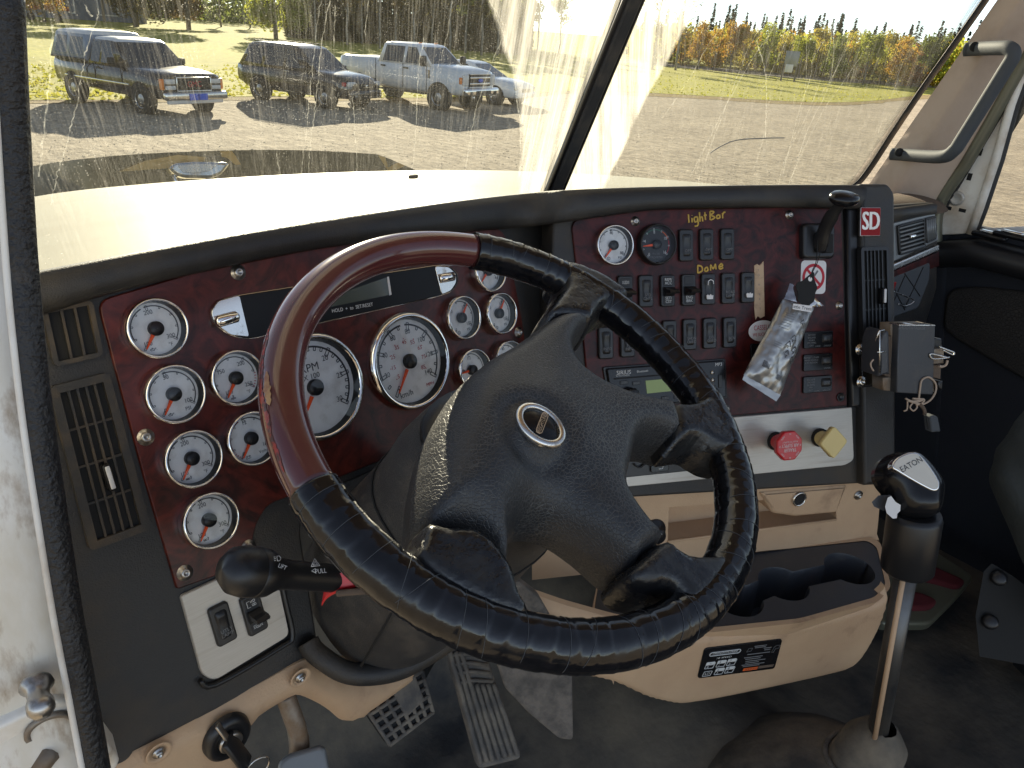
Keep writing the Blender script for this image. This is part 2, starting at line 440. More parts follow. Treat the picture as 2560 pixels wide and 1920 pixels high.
def windshield_mat(name, centre, radius, inside_clean, ang, dense):
    m, n, l, b = newmat(name); n.remove(b); out = n['Material Output']
    tc = n.new('ShaderNodeTexCoord')
    def math_(op, a, c=None):
        x = n.new('ShaderNodeMath'); x.operation = op; x.use_clamp = False
        for k, q in enumerate((a, c)):
            if q is None: continue
            if isinstance(q, (int, float)): x.inputs[k].default_value = q
            else: l.new(q, x.inputs[k])
        return x.outputs[0]
    def rng(v, a, c, d=0, e=1):
        x = n.new('ShaderNodeMapRange'); l.new(v, x.inputs[0])
        for k, q in ((1, a), (2, c), (3, d), (4, e)): x.inputs[k].default_value = q
        return x.outputs[0]
    def nz(scale, st=(1, 1, 1), rot=0, det=5, rough=.6):
        mp = n.new('ShaderNodeMapping'); mp.inputs['Scale'].default_value = st; mp.inputs['Rotation'].default_value = (0, 0, rot)
        r0 = n.new('ShaderNodeMapping'); r0.inputs['Rotation'].default_value = (0, 0, rot); l.new(tc.outputs['Object'], r0.inputs[0])
        mp.inputs['Rotation'].default_value = (0, 0, 0); l.new(r0.outputs[0], mp.inputs[0])
        t = n.new('ShaderNodeTexNoise'); t.inputs['Scale'].default_value = scale; t.inputs['Detail'].default_value = det; t.inputs['Roughness'].default_value = rough
        l.new(mp.outputs[0], t.inputs['Vector']); return t.outputs['Fac']
    # outside the wiper's sweep the film of dust is thick
    d = n.new('ShaderNodeVectorMath'); d.operation = 'DISTANCE'; d.inputs[1].default_value = (*centre, 0); l.new(tc.outputs['Object'], d.inputs[0])
    wob = math_('MULTIPLY', math_('SUBTRACT', nz(9), .5), .03)
    dd = math_('SUBTRACT', math_('ADD', d.outputs['Value'], wob), radius)
    s = 1 if inside_clean else -1
    zone = rng(dd, -.003*s, .006*s)
    streak = rng(nz(1.0, (60, 2.5, 1), ang), .35, .75)
    fine = rng(nz(1.0, (420, 20, 1), ang, 3), .45, .8)
    spots = n.new('ShaderNodeTexVoronoi'); spots.inputs['Scale'].default_value = 300; l.new(tc.outputs['Object'], spots.inputs['Vector'])
    sp = math_('MULTIPLY', rng(spots.outputs['Distance'], .22, .10), rng(nz(14), .42, .62))
    grain = math_('MULTIPLY', rng(nz(700, det=2), .52, .75), rng(nz(6), .35, .7))
    thick = math_('MULTIPLY', zone, math_('ADD', .09*dense, math_('ADD', math_('MULTIPLY', streak, .42*dense), math_('ADD', math_('MULTIPLY', fine, .13*dense), math_('MULTIPLY', grain, .10)))))
    thin = math_('ADD', .012, math_('ADD', math_('MULTIPLY', sp, .30), math_('ADD', math_('MULTIPLY', grain, .14), math_('MULTIPLY', math_('MULTIPLY', streak, fine), .20))))
    fac = rng(math_('ADD', thick, thin), 0, 1)
    tr = n.new('ShaderNodeBsdfTransparent'); tr.inputs[0].default_value = (.62, .65, .635, 1)
    tl = n.new('ShaderNodeBsdfTranslucent'); tl.inputs[0].default_value = (.62, .62, .56, 1)
    df = n.new('ShaderNodeBsdfDiffuse'); df.inputs[0].default_value = (.5, .48, .42, 1)
    mx0 = n.new('ShaderNodeMixShader'); mx0.inputs[0].default_value = .3; l.new(tl.outputs[0], mx0.inputs[1]); l.new(df.outputs[0], mx0.inputs[2])
    mx = n.new('ShaderNodeMixShader'); l.new(fac, mx.inputs[0]); l.new(tr.outputs[0], mx.inputs[1]); l.new(mx0.outputs[0], mx.inputs[2])
    l.new(mx.outputs[0], out.inputs[0]); return m
def drip_mat():
    m, n, l, b = newmat('dried_drip'); n.remove(b); out = n['Material Output']
    tc = n.new('ShaderNodeTexCoord'); t = n.new('ShaderNodeTexNoise'); t.inputs['Scale'].default_value = 160; l.new(tc.outputs['Object'], t.inputs['Vector'])
    r = n.new('ShaderNodeMapRange'); r.inputs[1].default_value = .35; r.inputs[2].default_value = .65; r.inputs[3].default_value = .03; r.inputs[4].default_value = .17; l.new(t.outputs['Fac'], r.inputs[0])
    tr = n.new('ShaderNodeBsdfTransparent'); tl = n.new('ShaderNodeBsdfTranslucent'); tl.inputs[0].default_value = (.85, .84, .78, 1)
    mx = n.new('ShaderNodeMixShader'); l.new(r.outputs[0], mx.inputs[0]); l.new(tr.outputs[0], mx.inputs[1]); l.new(tl.outputs[0], mx.inputs[2]); l.new(mx.outputs[0], out.inputs[0])
drip_mat()
# ------------------------------------------------------------------ the cab: windshield, pillars, roof, floor
CX = 0.95                                  # the truck's middle
REC = 23.5
PB_C, PB_R, PB_L = V((CX, 1.06, -.27)), V((1.90, .97, -.27)), V((0.0, .97, -.27))
def pane_frame(a, b):
    u = (b-a).normalized(); h = V((u.y, -u.x, 0)); n = h*cos(radians(REC)) + V((0, 0, -sin(radians(REC))))
    return Frame(a, u, n)
FPR = pane_frame(PB_C, PB_R); FPL = pane_frame(PB_L, PB_C)
def circle3(a, b, c):
    ax, ay = a; bx, by = b; cx, cy = c
    d = 2*(ax*(by-cy)+bx*(cy-ay)+cx*(ay-by))
    ux = ((ax*ax+ay*ay)*(by-cy)+(bx*bx+by*by)*(cy-ay)+(cx*cx+cy*cy)*(ay-by))/d
    uy = ((ax*ax+ay*ay)*(cx-bx)+(bx*bx+by*by)*(ax-cx)+(cx*cx+cy*cy)*(bx-ax))/d
    return (ux, uy), hypot(ax-ux, ay-uy)
cl, rl = circle3(FPL.uv(1222, 10), FPL.uv(1275, 160), FPL.uv(1298, 420))
cr, rr_ = circle3(FPR.uv(1745, 5), FPR.uv(1640, 205), FPR.uv(1525, 440))
def side_clean(c, r, q): return hypot(q[0]-c[0], q[1]-c[1]) < r
windshield_mat('windshield_left', cl, rl, side_clean(cl, rl, FPL.uv(600, 200)), -.25, 1.1)
windshield_mat('windshield_right', cr, rr_, side_clean(cr, rr_, FPR.uv(2000, 250)), -.45, 1.5)
ws = thing('windshield', 'streaked two-pane windshield with a black centre bar above the dashboard', 'windshield', PB_C)
wl = FPL.uv(1380, 470)[0]
for nm, F, w0, w1, mt in (('pane', FPL, -.02, (PB_C-PB_L).length-.004, 'windshield_left'), ('pane', FPR, .004, (PB_R-PB_C).length, 'windshield_right')):
    mb = MB(); mb.slab([(w0, -.16), (w1, -.16), (w1, .80), (w0, .80)], -.003, -.003001); mb = MB()
    vs = [mb.v(p) for p in ((w0, -.16, 0), (w1, -.16, 0), (w1, .80, 0), (w0, .80, 0))]; mb.f(vs)
    obj(nm, mb, mt, ws, F.m, label='dusty driver side pane with a wiper arc' if F is FPL else 'streaked passenger side pane with a stone chip crack')
# centre bar with its two rubber lips
mb = MB(); FC = Frame(PB_C, (1, 0, 0), (0, -cos(radians(REC)), -sin(radians(REC))))
mb.slab(rrect(.034, .98, .006), -.012, .014, .008, M=Matrix.Translation((0, .32, 0)))
dv = obj('centre_bar', mb, 'rubber', ws, FC.m)
for sx in (-1, 1):
    mb = MB(); mb.tube([(sx*.0185, -.17, .008), (sx*.0185, .81, .008)], .0045, 8)
    obj('rubber_lip', mb, 'black_satin', dv, FC.m)
# rubber gasket and the dotted band printed along the right edge
gl = [FPR.uv(x, y) for x, y in ((2095, 486), (2135, 462), (2168, 425), (2230, 330), (2300, 225), (2380, 112), (2459, 0), (2530, -105))]
mb = MB(); mb.tube([(x, y, .004) for x, y in smooth_path([V(p) for p in gl], 5)], .0075, 8)
obj('gasket', mb, 'rubber', ws, FPR.m)
mb = MB(); sp_ = smooth_path([V(p) for p in gl], 12); L = 0; acc = 0
dots = resample(sp_, 190, False)
for k, p in enumerate(dots[:-1]):
    t = (dots[k+1]-p).normalized(); nrm = V((-t.y, t.x))
    for j in range(9):
        r = .0021*(1-j*.085); q = p + nrm*(.0075+.0041*j) + t*(.002 if j % 2 else 0)
        if q.y < -.1: continue
        vs = [mb.v((q.x+r*cos(a*pi/3), q.y+r*sin(a*pi/3), .0012)) for a in range(6)]; mb.f(vs)
obj('dotted_band', mb, 'black_matte', ws, FPR.m, kind='stuff')
# dried runs of water, the long crack
def drips(F, lines, wd, z=.0015):
    mb = MB()
    for L in lines:
        base = [V(F.uv(x, y)) for x, y in L]; P = smooth_path(base, 10); rnd = random.Random(int(L[0][0]))
        P = [p + V((rnd.uniform(-1, 1)*.0012, 0)) for p in P]
        lw = wd*rnd.uniform(.6, 1.3)
        left = []; right = []
        for k, p in enumerate(P):
            t = (P[min(k+1, len(P)-1)]-P[max(k-1, 0)]).normalized(); nr = V((-t.y, t.x)); q = lw*rnd.uniform(.5, 1.2)
            left.append(mb.v((*(p+nr*q), z))); right.append(mb.v((*(p-nr*q), z)))
        for k in range(len(P)-1): mb.f([left[k], right[k], right[k+1], left[k+1]])
    return mb
DL = [[(800, 0), (785, 120), (772, 250), (764, 330), (750, 440)], [(822, 0), (800, 130), (790, 240), (786, 270), (775, 360), (770, 440)],
      [(245, 20), (235, 60), (212, 130), (205, 180), (180, 300), (160, 380), (140, 440), (128, 510)], [(1222, 0), (1258, 70), (1235, 140), (1195, 250), (1175, 340), (1160, 440)],
      [(1225, 5), (1270, 120), (1290, 240), (1300, 330), (1298, 440)], [(880, 240), (886, 330), (893, 440)], [(1060, 90), (1045, 170), (1040, 300), (1030, 420)], [(920, 0), (910, 90)],
      [(1130, 0), (1115, 90), (1100, 150)], [(130, 60), (122, 200), (105, 360), (95, 440)], [(210, 10), (230, 40)], [(690, 380), (700, 440)], [(835, 10), (833, 115)]]
DR = [[(1990, 0), (1890, 130), (1800, 290), (1725, 440)], [(1950, 0), (1880, 100), (1850, 170), (1800, 300), (1745, 450)], [(1890, 100), (1912, 180), (1915, 250), (1912, 345)],
      [(2010, 0), (2015, 120), (2010, 240), (1985, 340), (1940, 460)], [(2080, 0), (2075, 110), (2050, 200), (2010, 300), (1960, 400), (1945, 462)], [(2060, 100), (2030, 150), (2025, 190), (1990, 300), (1955, 440)],
      [(2130, 60), (2090, 170), (2030, 270), (1985, 380), (1958, 455)], [(2170, 110), (2110, 200), (2055, 280), (2000, 390), (1970, 462)], [(2150, 60), (2100, 150), (2060, 240), (2020, 320), (1975, 450)],
      [(1935, 60), (1895, 140)], [(1985, 30), (1960, 110), (1900, 230)], [(2085, 60), (2080, 170), (2070, 210)], [(1880, 430), (1900, 370), (1912, 330)], [(1830, 30), (1770, 110), (1720, 200), (1650, 300)]]
for F, D in ((FPL, DL), (FPR, DR)): obj('dried_drip', drips(F, D, .0008), 'dried_drip', ws, F.m, kind='stuff')
rnd = random.Random(3); mb = MB()
for i in range(170):
    x = rnd.gauss(880, 110); y = rnd.uniform(150, 320); u, v = FPL.uv(x, y); a = rnd.uniform(0, pi); L = rnd.uniform(.001, .006)
    d = V((cos(a), sin(a)))*L; nn = V((-sin(a), cos(a)))*.00022; p = V((u, v))
    mb.f([mb.v((*(p+q), .0014)) for q in (d+nn, nn*1-d, -d-nn, d-nn)])
obj('scratch', mb, 'dried_drip', ws, FPL.m, kind='stuff')
mb = MB(); ck = smooth_path([V(FPR.uv(x, y)) for x, y in ((1775, 382), (1800, 366), (1840, 350), (1905, 345), (1960, 344))], 6)
mb.tube([(p.x, p.y, .001) for p in ck], .0011, 5)
obj('crack', mb, 'print_grey', ws, FPR.m)

# right pillar, trimmed in beige
def lerp(a, b, t): return a + (b-a)*t
pl0, pl1 = at_x(2152, 490, 1.895), at_x(2514, -30, 1.895)
pr0, pr1 = at_x(2339, 520, 1.94), at_x(2600, 75, 1.94)
mb = MB()
def pil(u, v):
    a, b = lerp(pl0, pl1, v*1.9-.45), lerp(pr0, pr1, v*1.9-.45); p = lerp(a, b, u); e = (u/.40 if u < .40 else (1-u)/.60); p = p + V((-.040*e**.9, -.010*e, 0)); return p
mb.grid(pil, 14, 10)
apr = obj('pillar_right', mb, 'beige_trim', None, kind='structure')
for q in (0.5, 0.62):
    pass
# dark outer return of the pillar and the door seal
mb = MB(); sealp = [at_x(x, y, 1.945) for x, y in ((2342, 640), (2346, 520), (2420, 400), (2500, 260), (2570, 130), (2640, 0))]
mb.tube(smooth_path(sealp, 6), .014, 10); obj('door_seal', mb, 'olive_trim', None, label='olive weatherstrip running up beside the right pillar', cat='seal')
mb = MB(); mb.grid(lambda u, v: lerp(lerp(pr0, pr1, v*1.9-.45), lerp(pr0, pr1, v*1.9-.45)+V((.05, -.045, -.01)), u), 3, 6)
obj('pillar_return', mb, 'dash_plastic', None, kind='structure')
# grab handle
gh = thing('grab_handle', 'grey bent tube grab handle on the beige right pillar', 'handle', at_x(2240, 385, 1.87))
def hp(x, y, X): return at_x(x, y, X)
path = [hp(2228, 385, 1.86), hp(2260, 387, 1.855), hp(2352, 392, 1.78), hp(2385, 376, 1.765), hp(2410, 340, 1.765), hp(2510, 180, 1.765), hp(2533, 140, 1.765), hp(2524, 122, 1.77), hp(2500, 120, 1.79), hp(2440, 122, 1.855), hp(2412, 124, 1.86)]
mb = MB(); mb.tube(smooth_path(path, 5), .0140, 16); obj('handle_tube', mb, 'handle_coat', gh)
for x, y in ((2238, 385), (2423, 124)):
    c = hp(x, y, 1.845); mb = MB(); mb.lathe([(0.0001, .004), (.009, .004), (.010, .0)], 16); obj('bolt_hole', mb, 'black_matte', gh, frame_at(c + V((-.008, -.012, .006)), V((-.75, -.6, .25))))

# left door jamb: white painted flange, the black seal on it
sealL = [(20, -40), (26, 0), (33, 150), (42, 320), (62, 640), (82, 860), (104, 1050), (130, 1230), (172, 1500), (212, 1720), (250, 1930), (262, 2000)]
def jy(y): return .62-.11*max(0, y-500)/1420
PTOP = [V((.122, .40, .47)), V((.108, .50, .30)), V((.090, .585, .13))]
SP = PTOP + [at_y(x, y, jy(y)) for x, y in sealL]
mb = MB(); mb.tube(smooth_path([p+V((-.0025, 0, 0)) for p in SP], 6), .0108, 14)
jamb = thing('door_jamb', 'white painted dirty door jamb with black seal at the left edge', 'door frame', (.0, .64, -.8))
obj('seal', mb, 'seal', jamb)
mb = MB()
edge = [p+V((-.003, .012, 0)) for p in PTOP] + [at_y(x-8, y, jy(y)+.012) for x, y in sealL]
def jm(u, v):
    k = v*(len(edge)-1); i = min(int(k), len(edge)-2); e = lerp(edge[i], edge[i+1], k-i)
    return e + V((-.17*u, .05*u*u, 0))
mb.grid(jm, 8, 33); obj('flange', mb, 'jamb_paint', jamb)
mb = MB(); mb.tube([p+V((-.012, -.006, 0)) for p in smooth_path(SP, 6)], .0028, 6); obj('sealant_bead', mb, 'white_paint', jamb)
FJ = Frame(at_y(110, 1780, jy(1780)+.02), (1, 0, 0), (-.05, -1, -.19))
mb = MB(); mb.lathe([(.011, 0), (.012, .004), (.0085, .008), (.0075, .014), (.0095, .02), (.0095, .026), (.006, .031), (.0001, .032)], 20)
obj('rubber_stop', mb, 'steel', jamb, FJ.pmat(90, 1705))
mb = MB(); mb.slab(rrect(.075, .14, .02), -.02, .006, .004); st = obj('striker_plate', mb, 'jamb_paint', jamb, FJ.pmat(125, 1880, 0, .2))
mb = MB(); mb.lathe([(.018, .0), (.018, .003), (.014, .003), (.012, -.004), (.0001, -.004)], 24); obj('bolt', mb, 'rust_metal', st, FJ.pmat(125, 1818, .0075))
mb = MB(); mb.slab(rrect(.05, .05, .004), 0, .0015); obj('opening', mb, 'black_matte', st, FJ.pmat(120, 1905, .0065, .2))
mb = MB(); mb.tube([FJ.at(75, 1950, .02), FJ.at(120, 1890, .018), FJ.at(150, 1862, .0)], .008, 10); obj('striker_rod', mb, 'rust_metal', st)

# roof, floor, firewall and the lower cab
mb = MB(); mb.box((CX, .60, .50), (2.1, .66, .06), bev=.02); obj('roof', mb, 'beige_trim', None, kind='structure')
FZ = -1.18
mb = MB()
def fl(u, v):
    x = lerp(-.09, 2.02, u); y = lerp(-.9, 1.35, v)
    z = FZ + .012*noise.noise(V((x*5, y*5, 0)))
    tun = max(0, 1-abs(x-.92)/.36); z += .13*(tun*tun*(3-2*tun))*max(0, min(1, (y+.35)/.5))   # the raised tunnel
    z += max(0, y-.82)*1.25                                                            # toe board
    return V((x, y, z))
mb.grid(fl, 60, 50); obj('floor', mb, 'floor_mat', None, kind='structure')
mb = MB(); mb.grid(lambda u, v: V((lerp(-.02, 1.98, u), 1.08+.02*sin(u*9), lerp(-1.2, -.46, v))), 6, 4); obj('firewall', mb, 'carpet', None, kind='structure')
# ------------------------------------------------------------------ dashboard
LP = Frame((.157, .731, -.286), azel(80.7, 0), azel(170.7, 19.7))          # the driver's gauge panel
CP = Frame(at(1530, 612, 1.085), azel(111, 0), azel(201, 20))               # the centre panel, turned to the driver
dash = thing('dashboard', 'black and burl wood truck dashboard full of white gauges and switches', 'dashboard', (.7, .75, -.6))
def dpart(name, mb, m, F=None, label=None, M=None): return obj(name, mb, m, dash, M or (F.m if F else I4), label)

# padded brow over both panels
PT = [(-20, 830), (100, 790), (273, 736), (476, 687), (640, 652), (800, 622), (1000, 597), (1190, 578), (1330, 566), (1430, 553), (1629, 526), (1800, 521), (1963, 519), (2107, 522), (2150, 523)]
SL = [(-20, 700), (108, 679), (319, 638), (505, 603), (650, 577), (860, 544), (978, 527), (1160, 502), (1340, 482), (1440, 475), (1600, 469), (1800, 465), (1963, 463), (2107, 463), (2165, 464)]
def dense(L, n):
    q = smooth_path([V(p) for p in L], n); return [(p.x, p.y) for p in q]
PTd, SLd = dense(PT, 4), dense(SL, 4)
rings = []
NL, NC = LP.n.copy(), CP.n.copy()
for k, ((ax, ay), (bx, by)) in enumerate(zip(PTd, SLd)):
    t = max(0, min(1, (ax-1300)/90)); 
    def q(px, py, h):
        return LP.at(px, py, h).lerp(CP.at(px, py, h), t)
    fw = (LP.n.lerp(CP.n, t)*-1); fw.z = 0; fw.normalize()
    p0 = q(ax, ay, -.012); p1 = q(ax, ay, .010); p2 = q(ax*.9+bx*.1, ay*.9+by*.1, .017)
    s = q(bx, by, .014)
    p3 = p2.lerp(s, .75) + LP.n*.004
    ring = [p0, p1, p2, p2.lerp(s, .4)+LP.n*.004, p3, s, s + fw*.010 + V((0, 0, -.0015)), s + fw*.022 + V((0, 0, -.008)), s + fw*.06 + V((0, 0, -.032)), s + fw*.16 + V((0, 0, -.10)), s+fw*.34+V((0, 0, -.20))]
    rings.append(ring)
mb = MB(); mb.loft(rings, closed=False); dpart('brow', mb, 'brow')

# black fascias
def lpoly(F, pts, r=.008, h=0.0): return round_poly(F.poly(pts, h), r)
mb = MB()
mb.slab(F_ := LP.poly([(30, 700), (400, 640), (1000, 560), (1330, 545), (1400, 540), (1420, 1010), (1075, 1120), (860, 1213), (775, 1258), (760, 1285), (757, 1340), (801, 1618), (792, 1650), (625, 1738), (338, 1884), (300, 1950), (270, 1960), (215, 1700), (160, 1400), (95, 1000)]), -.03, -.004, .003)
dpart('driver_fascia', mb, 'dash_plastic', LP)
mb = MB(); mb.slab(CP.poly([(1385, 540), (1430, 500), (2150, 490), (2222, 500), (2226, 1206), (1555, 1247), (1365, 1262)]), -.05, -.004, .004)
dpart('centre_fascia', mb, 'dash_plastic', CP)
# burl panels
mb = MB(); mb.slab(lpoly(LP, [(244, 752), (476, 684), (800, 618), (1190, 572), (1262, 572), (1307, 806), (1330, 1000), (1065, 1106), (850, 1193), (668, 1262), (641, 1310), (618, 1412), (443, 1474), (360, 1193)], [.012, .004, .004, .004, .02, .01, .01, .004, .004, .014, .006, .003, .003, .004]), -.006, 0, .0012, 1)
dpart('gauge_panel', mb, 'burl', LP, 'red brown burl wood panel around the driver gauges')
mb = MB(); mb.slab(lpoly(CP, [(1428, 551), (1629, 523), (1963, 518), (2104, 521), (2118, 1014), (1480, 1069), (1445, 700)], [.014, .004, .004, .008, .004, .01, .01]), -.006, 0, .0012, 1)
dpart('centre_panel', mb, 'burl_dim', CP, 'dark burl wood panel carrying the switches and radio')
# silver panels
mb = MB(); mb.slab(lpoly(LP, [(451, 1490), (610, 1416), (682, 1392), (724, 1588), (536, 1702), (505, 1688)], [.004, .004, .004, .008, .008, .008]), -.006, .0012, .0012, 1)
dpart('light_switch_panel', mb, 'silver_panel', LP)
mb = MB(); mb.tube([LP.pt(*LP.uv(x, y), .001) for x, y in dense([(690, 1392), (712, 1500), (730, 1588), (700, 1618), (536, 1712), (500, 1700)], 4)], .003, 8)
dpart('panel_trim', mb, 'black_satin')
mb = MB(); mb.slab(lpoly(CP, [(1490, 1071), (2129, 1018), (2134, 1150), (2112, 1163), (1555, 1218), (1490, 1224)], [.004, .003, .008, .008, .003, .003]), -.006, .0012, .001, 1)
dpart('valve_panel', mb, 'silver_panel', CP, 'silver panel with the red and yellow brake valve knobs')
mb = MB(); mb.slab(lpoly(CP, [(1540, 1122), (1822, 1098), (1822, 1166), (1540, 1195)], .004), 0, .0035, .001, 1); cub = dpart('cubby', mb, 'black_satin', CP)
mb = MB(); mb.slab(rrect(.03, .016, .003), 0, .004, .001); obj('cubby_latch', mb, 'black_gloss', cub, CP.pmat(1647, 1166, .0036))
mb = MB(); mb.strokes([[(-.004, .002), (.003, .003), (.004, .0), (.003, -.003), (-.004, -.003)]], .0012); obj('latch_mark', mb, 'print_white', cub, CP.pmat(1652, 1167, .008))
mb = MB(); mb.tube([CP.at(x, y, .006) for x, y in dense([(1585, 1160), (1600, 1168), (1625, 1152), (1655, 1160), (1690, 1140)], 6)], .0015, 6); obj('cable', mb, 'black_gloss', cub)
# raised end column with the badge
mb = MB(); mb.slab(lpoly(CP, [(2138, 462), (2205, 462), (2222, 486), (2226, 1206), (2146, 1210)], [.003, .008, .008, .004, .004]), -.08, .014, .006); dpart('end_column', mb, 'dash_plastic', CP)
mb = MB(); mb.slab(CP.poly([(2112, 522), (2140, 520), (2148, 1016), (2122, 1018)]), -.006, .006, .005); dpart('column_trim', mb, 'black_satin', CP)

# ---------------- gauges
def ang(fr, a0=232, a1=-38): return radians(a0 + (a1-a0)*fr)
def arc_band(mb, r0, r1, f0, f1, z, a0=232, a1=-38, n=24):
    A = [ang(f0 + (f1-f0)*k/n, a0, a1) for k in range(n+1)]
    i = [mb.v((r0*cos(a), r0*sin(a), z)) for a in A]; o = [mb.v((r1*cos(a), r1*sin(a), z)) for a in A]
    for k in range(n): mb.f([i[k], o[k], o[k+1], i[k+1]])
def tick(mb, r0, r1, fr, wd, z, a0=232, a1=-38, hollow=0):
    a = ang(fr, a0, a1); M = Matrix.Rotation(a, 4, 'Z')
    if hollow:
        for p in (([r0, wd], [r1, wd]), ([r0, -wd], [r1, -wd]), ([r0, wd], [r0, -wd]), ([r1, wd], [r1, -wd])):
            (x0, y0), (x1, y1) = p; d = V((x1-x0, y1-y0)); nn = V((-d.y, d.x)).normalized()*hollow
            mb.f([mb.v(M @ V((x, y, z))) for x, y in ((x0+nn.x, y0+nn.y), (x1+nn.x, y1+nn.y), (x1-nn.x, y1-nn.y), (x0-nn.x, y0-nn.y))])
    else: mb.f([mb.v(M @ V((x, y, z))) for x, y in ((r0, wd), (r1, wd), (r1, -wd), (r0, -wd))])
ICON = {
 'oil': [[(-1, 0), (-.6, -.5), (.5, -.5), (1.1, .3), (1.4, .1)], [(-.6, .1), (.4, .1), (.6, -.1)], [(-1, 0), (-.6, .1)], [(-.1, .1), (-.1, .45)], [(-.35, .45), (.15, .45)], [(1.5, -.3), (1.5, -.45)]],
 'heat': [[(0, -.4), (0, .9)], [(0, .6), (.4, .6)], [(0, .25), (.4, .25)], [(-1, -.4), (-.5, -.2), (0, -.5), (.5, -.2), (1, -.4)], [(-1, -.8), (-.5, -.6), (0, -.9), (.5, -.6), (1, -.8)]],
 'axle': [[(-1, -.6), (-1, .4)], [(-.5, -.6), (-.5, .4)], [(-1, -.1), (-.2, -.1)], [(-.2, -.4), (.3, -.4), (.3, .2), (-.2, .2), (-.2, -.4)], [(.8, -.6), (.8, .8)], [(.8, .5), (1.2, .5)], [(.8, .1), (1.2, .1)]],
 'battery': [[(-1, -.6), (1, -.6), (1, .4), (-1, .4), (-1, -.6)], [(-.6, .4), (-.6, .7)], [(.6, .4), (.6, .7)], [(-.7, 0), (-.3, 0)], [(.3, 0), (.7, 0)], [(.5, .2), (.5, -.2)]],
 'fuel': [[(-.6, -.8), (-.6, .8), (.3, .8), (.3, -.8), (-.6, -.8)], [(-.6, .2), (.3, .2)], [(.3, .4), (.7, .1), (.7, -.5)]],
 'brake': [[(.9*cos(a*pi/6), .9*sin(a*pi/6)) for a in range(13)], [(0, .5), (0, -.1)], [(-.2, -.45), (.2, -.45)]]}
def gauge(F, px, py, R, nums, unit=None, needle=0.0, icon=None, minor=8, red=None, label=None, face='dial_white', a0=232, a1=-38, big=False, extra=None, bezel='chrome', band=(.48, 1.0), numr=.60, nsz=None, uv=None, icpos=(-.24, -.63)):
    M = F.pmat(px, py)
    mb = MB(); mb.lathe([(R*.885, .0125), (R*.86, .008), (R*.845, .0028)], 40); mb.lathe([(R*.99, -.002), (R*.99, .004)], 40)
    g = obj('gauge', mb, 'black_satin', dash, M, label)
    mb = MB(); mb.lathe([(R*1.0, .0003), (R*1.015, .003), (R*1.0, .0085), (R*.97, .0125), (R*.93, .0142), (R*.90, .0138), (R*.882, .0120)], 48); obj('bezel', mb, bezel, g, M)
    mb = MB(); mb.lathe([(R*.855, .0026), (.0001, .0026)], 40); obj('dial', mb, face, g, M)
    ink = 'print_black' if face == 'dial_white' else 'print_white'
    z = .0031; mb = MB(); th = R*.016
    if face == 'dial_white':
        arc_band(mb, R*.725, R*.76, band[0], band[1], z, a0, a1, 40)
        if band[0] > .3: arc_band(mb, R*.725, R*.76, .13, band[0]-.03, z, a0, a1, 16)
    for k in range(minor+1):
        fr = k/minor; major = k % max(1, minor//(len(nums)-1)) == 0
        tick(mb, R*(.62 if major else .67), R*(.78 if major else .745), fr, R*(.030 if major else .022), z+.0001, a0, a1, hollow=th*.5)
    sz = nsz or (R*.148 if not big else R*.105)
    for k, t in enumerate(nums):
        if t is None: continue
        a = ang(k/(len(nums)-1), a0, a1); rr = numr*R - (R*.05 if len(t) > 2 else 0)
        mb.text(t, sz, Matrix.Translation((rr*cos(a), rr*sin(a), 0)), z, xs=.92)
    if unit:
        u, v = unit[1] if isinstance(unit, tuple) else (.36, -.60); mb.text(unit[0] if isinstance(unit, tuple) else unit, R*.12, Matrix.Translation((u*R, v*R, 0)), z)
    if icon: mb.strokes([[(icpos[0]*R+x*R*.085, icpos[1]*R+y*R*.085) for x, y in L] for L in ICON[icon]], R*.02, z, th=.0002)
    obj('markings', mb, ink, g, M)
    if red:
        mb = MB()
        for f0, f1 in red:
            nn = max(3, int((f1-f0)*40))
            for k in range(nn+1): tick(mb, R*.72, R*.79, f0+(f1-f0)*k/nn, R*.012, z+.0002, a0, a1)
        obj('red_zone', mb, 'print_red', g, M)
    if extra: extra(g, M, R, z)
    a = ang(needle, a0, a1); mb = MB(); l0, l1, wd = R*.18, R*(.74 if not big else .70), R*(.062 if not big else .036)
    NM = M @ Matrix.Rotation(a, 4, 'Z'); mb.slab([(l0, -wd), (l1, -wd*.3), (l1, wd*.3), (l0, wd)], .0052, .0066, .0003, 1)
    obj('needle', mb, 'needle', g, NM)
    mb = MB(); c = R*(.235 if not big else .15); mb.lathe([(c, .003), (c, .0085), (c*.93, .0095), (.0001, .0095)], 28); obj('needle_cap', mb, 'black_satin', g, M)
    mb = MB(); mb.lathe([(R*.885, .0118), (R*.5, .0121), (.0001, .0122)], 32); obj('lens', mb, 'lens', g, M)
    return g
SR = .0297
gauge(LP, 384, 822, SR, ['100', '200', '300'], '°F', 0, 'oil', label='oil temperature gauge, topmost of the left column')
gauge(LP, 429, 985, SR, ['0', '50', '100'], 'PSI', 0, 'oil', label='oil pressure gauge, second of the left column')
gauge(LP, 584, 945, SR, ['100', '150', '200', '250'], '°F', 0, 'heat', minor=6, red=[(.86, 1.0)], band=(.1, .85), label='coolant temperature gauge above the voltmeter')
gauge(LP, 474, 1145, SR, ['100', '200', '300'], '°F', 0, 'axle', label='axle temperature gauge, third of the left column')
gauge(LP, 622, 1095, SR, ['8', '12', '16'], 'Volts', 0, 'battery', red=[(.0, .44), (.84, 1.0)], label='voltmeter with red ticks beside the wheel rim')
gauge(LP, 517, 1298, SR, ['100', '200', '300'], '°F', 0, 'axle', label='axle temperature gauge, lowest of the left column')
BR = .062
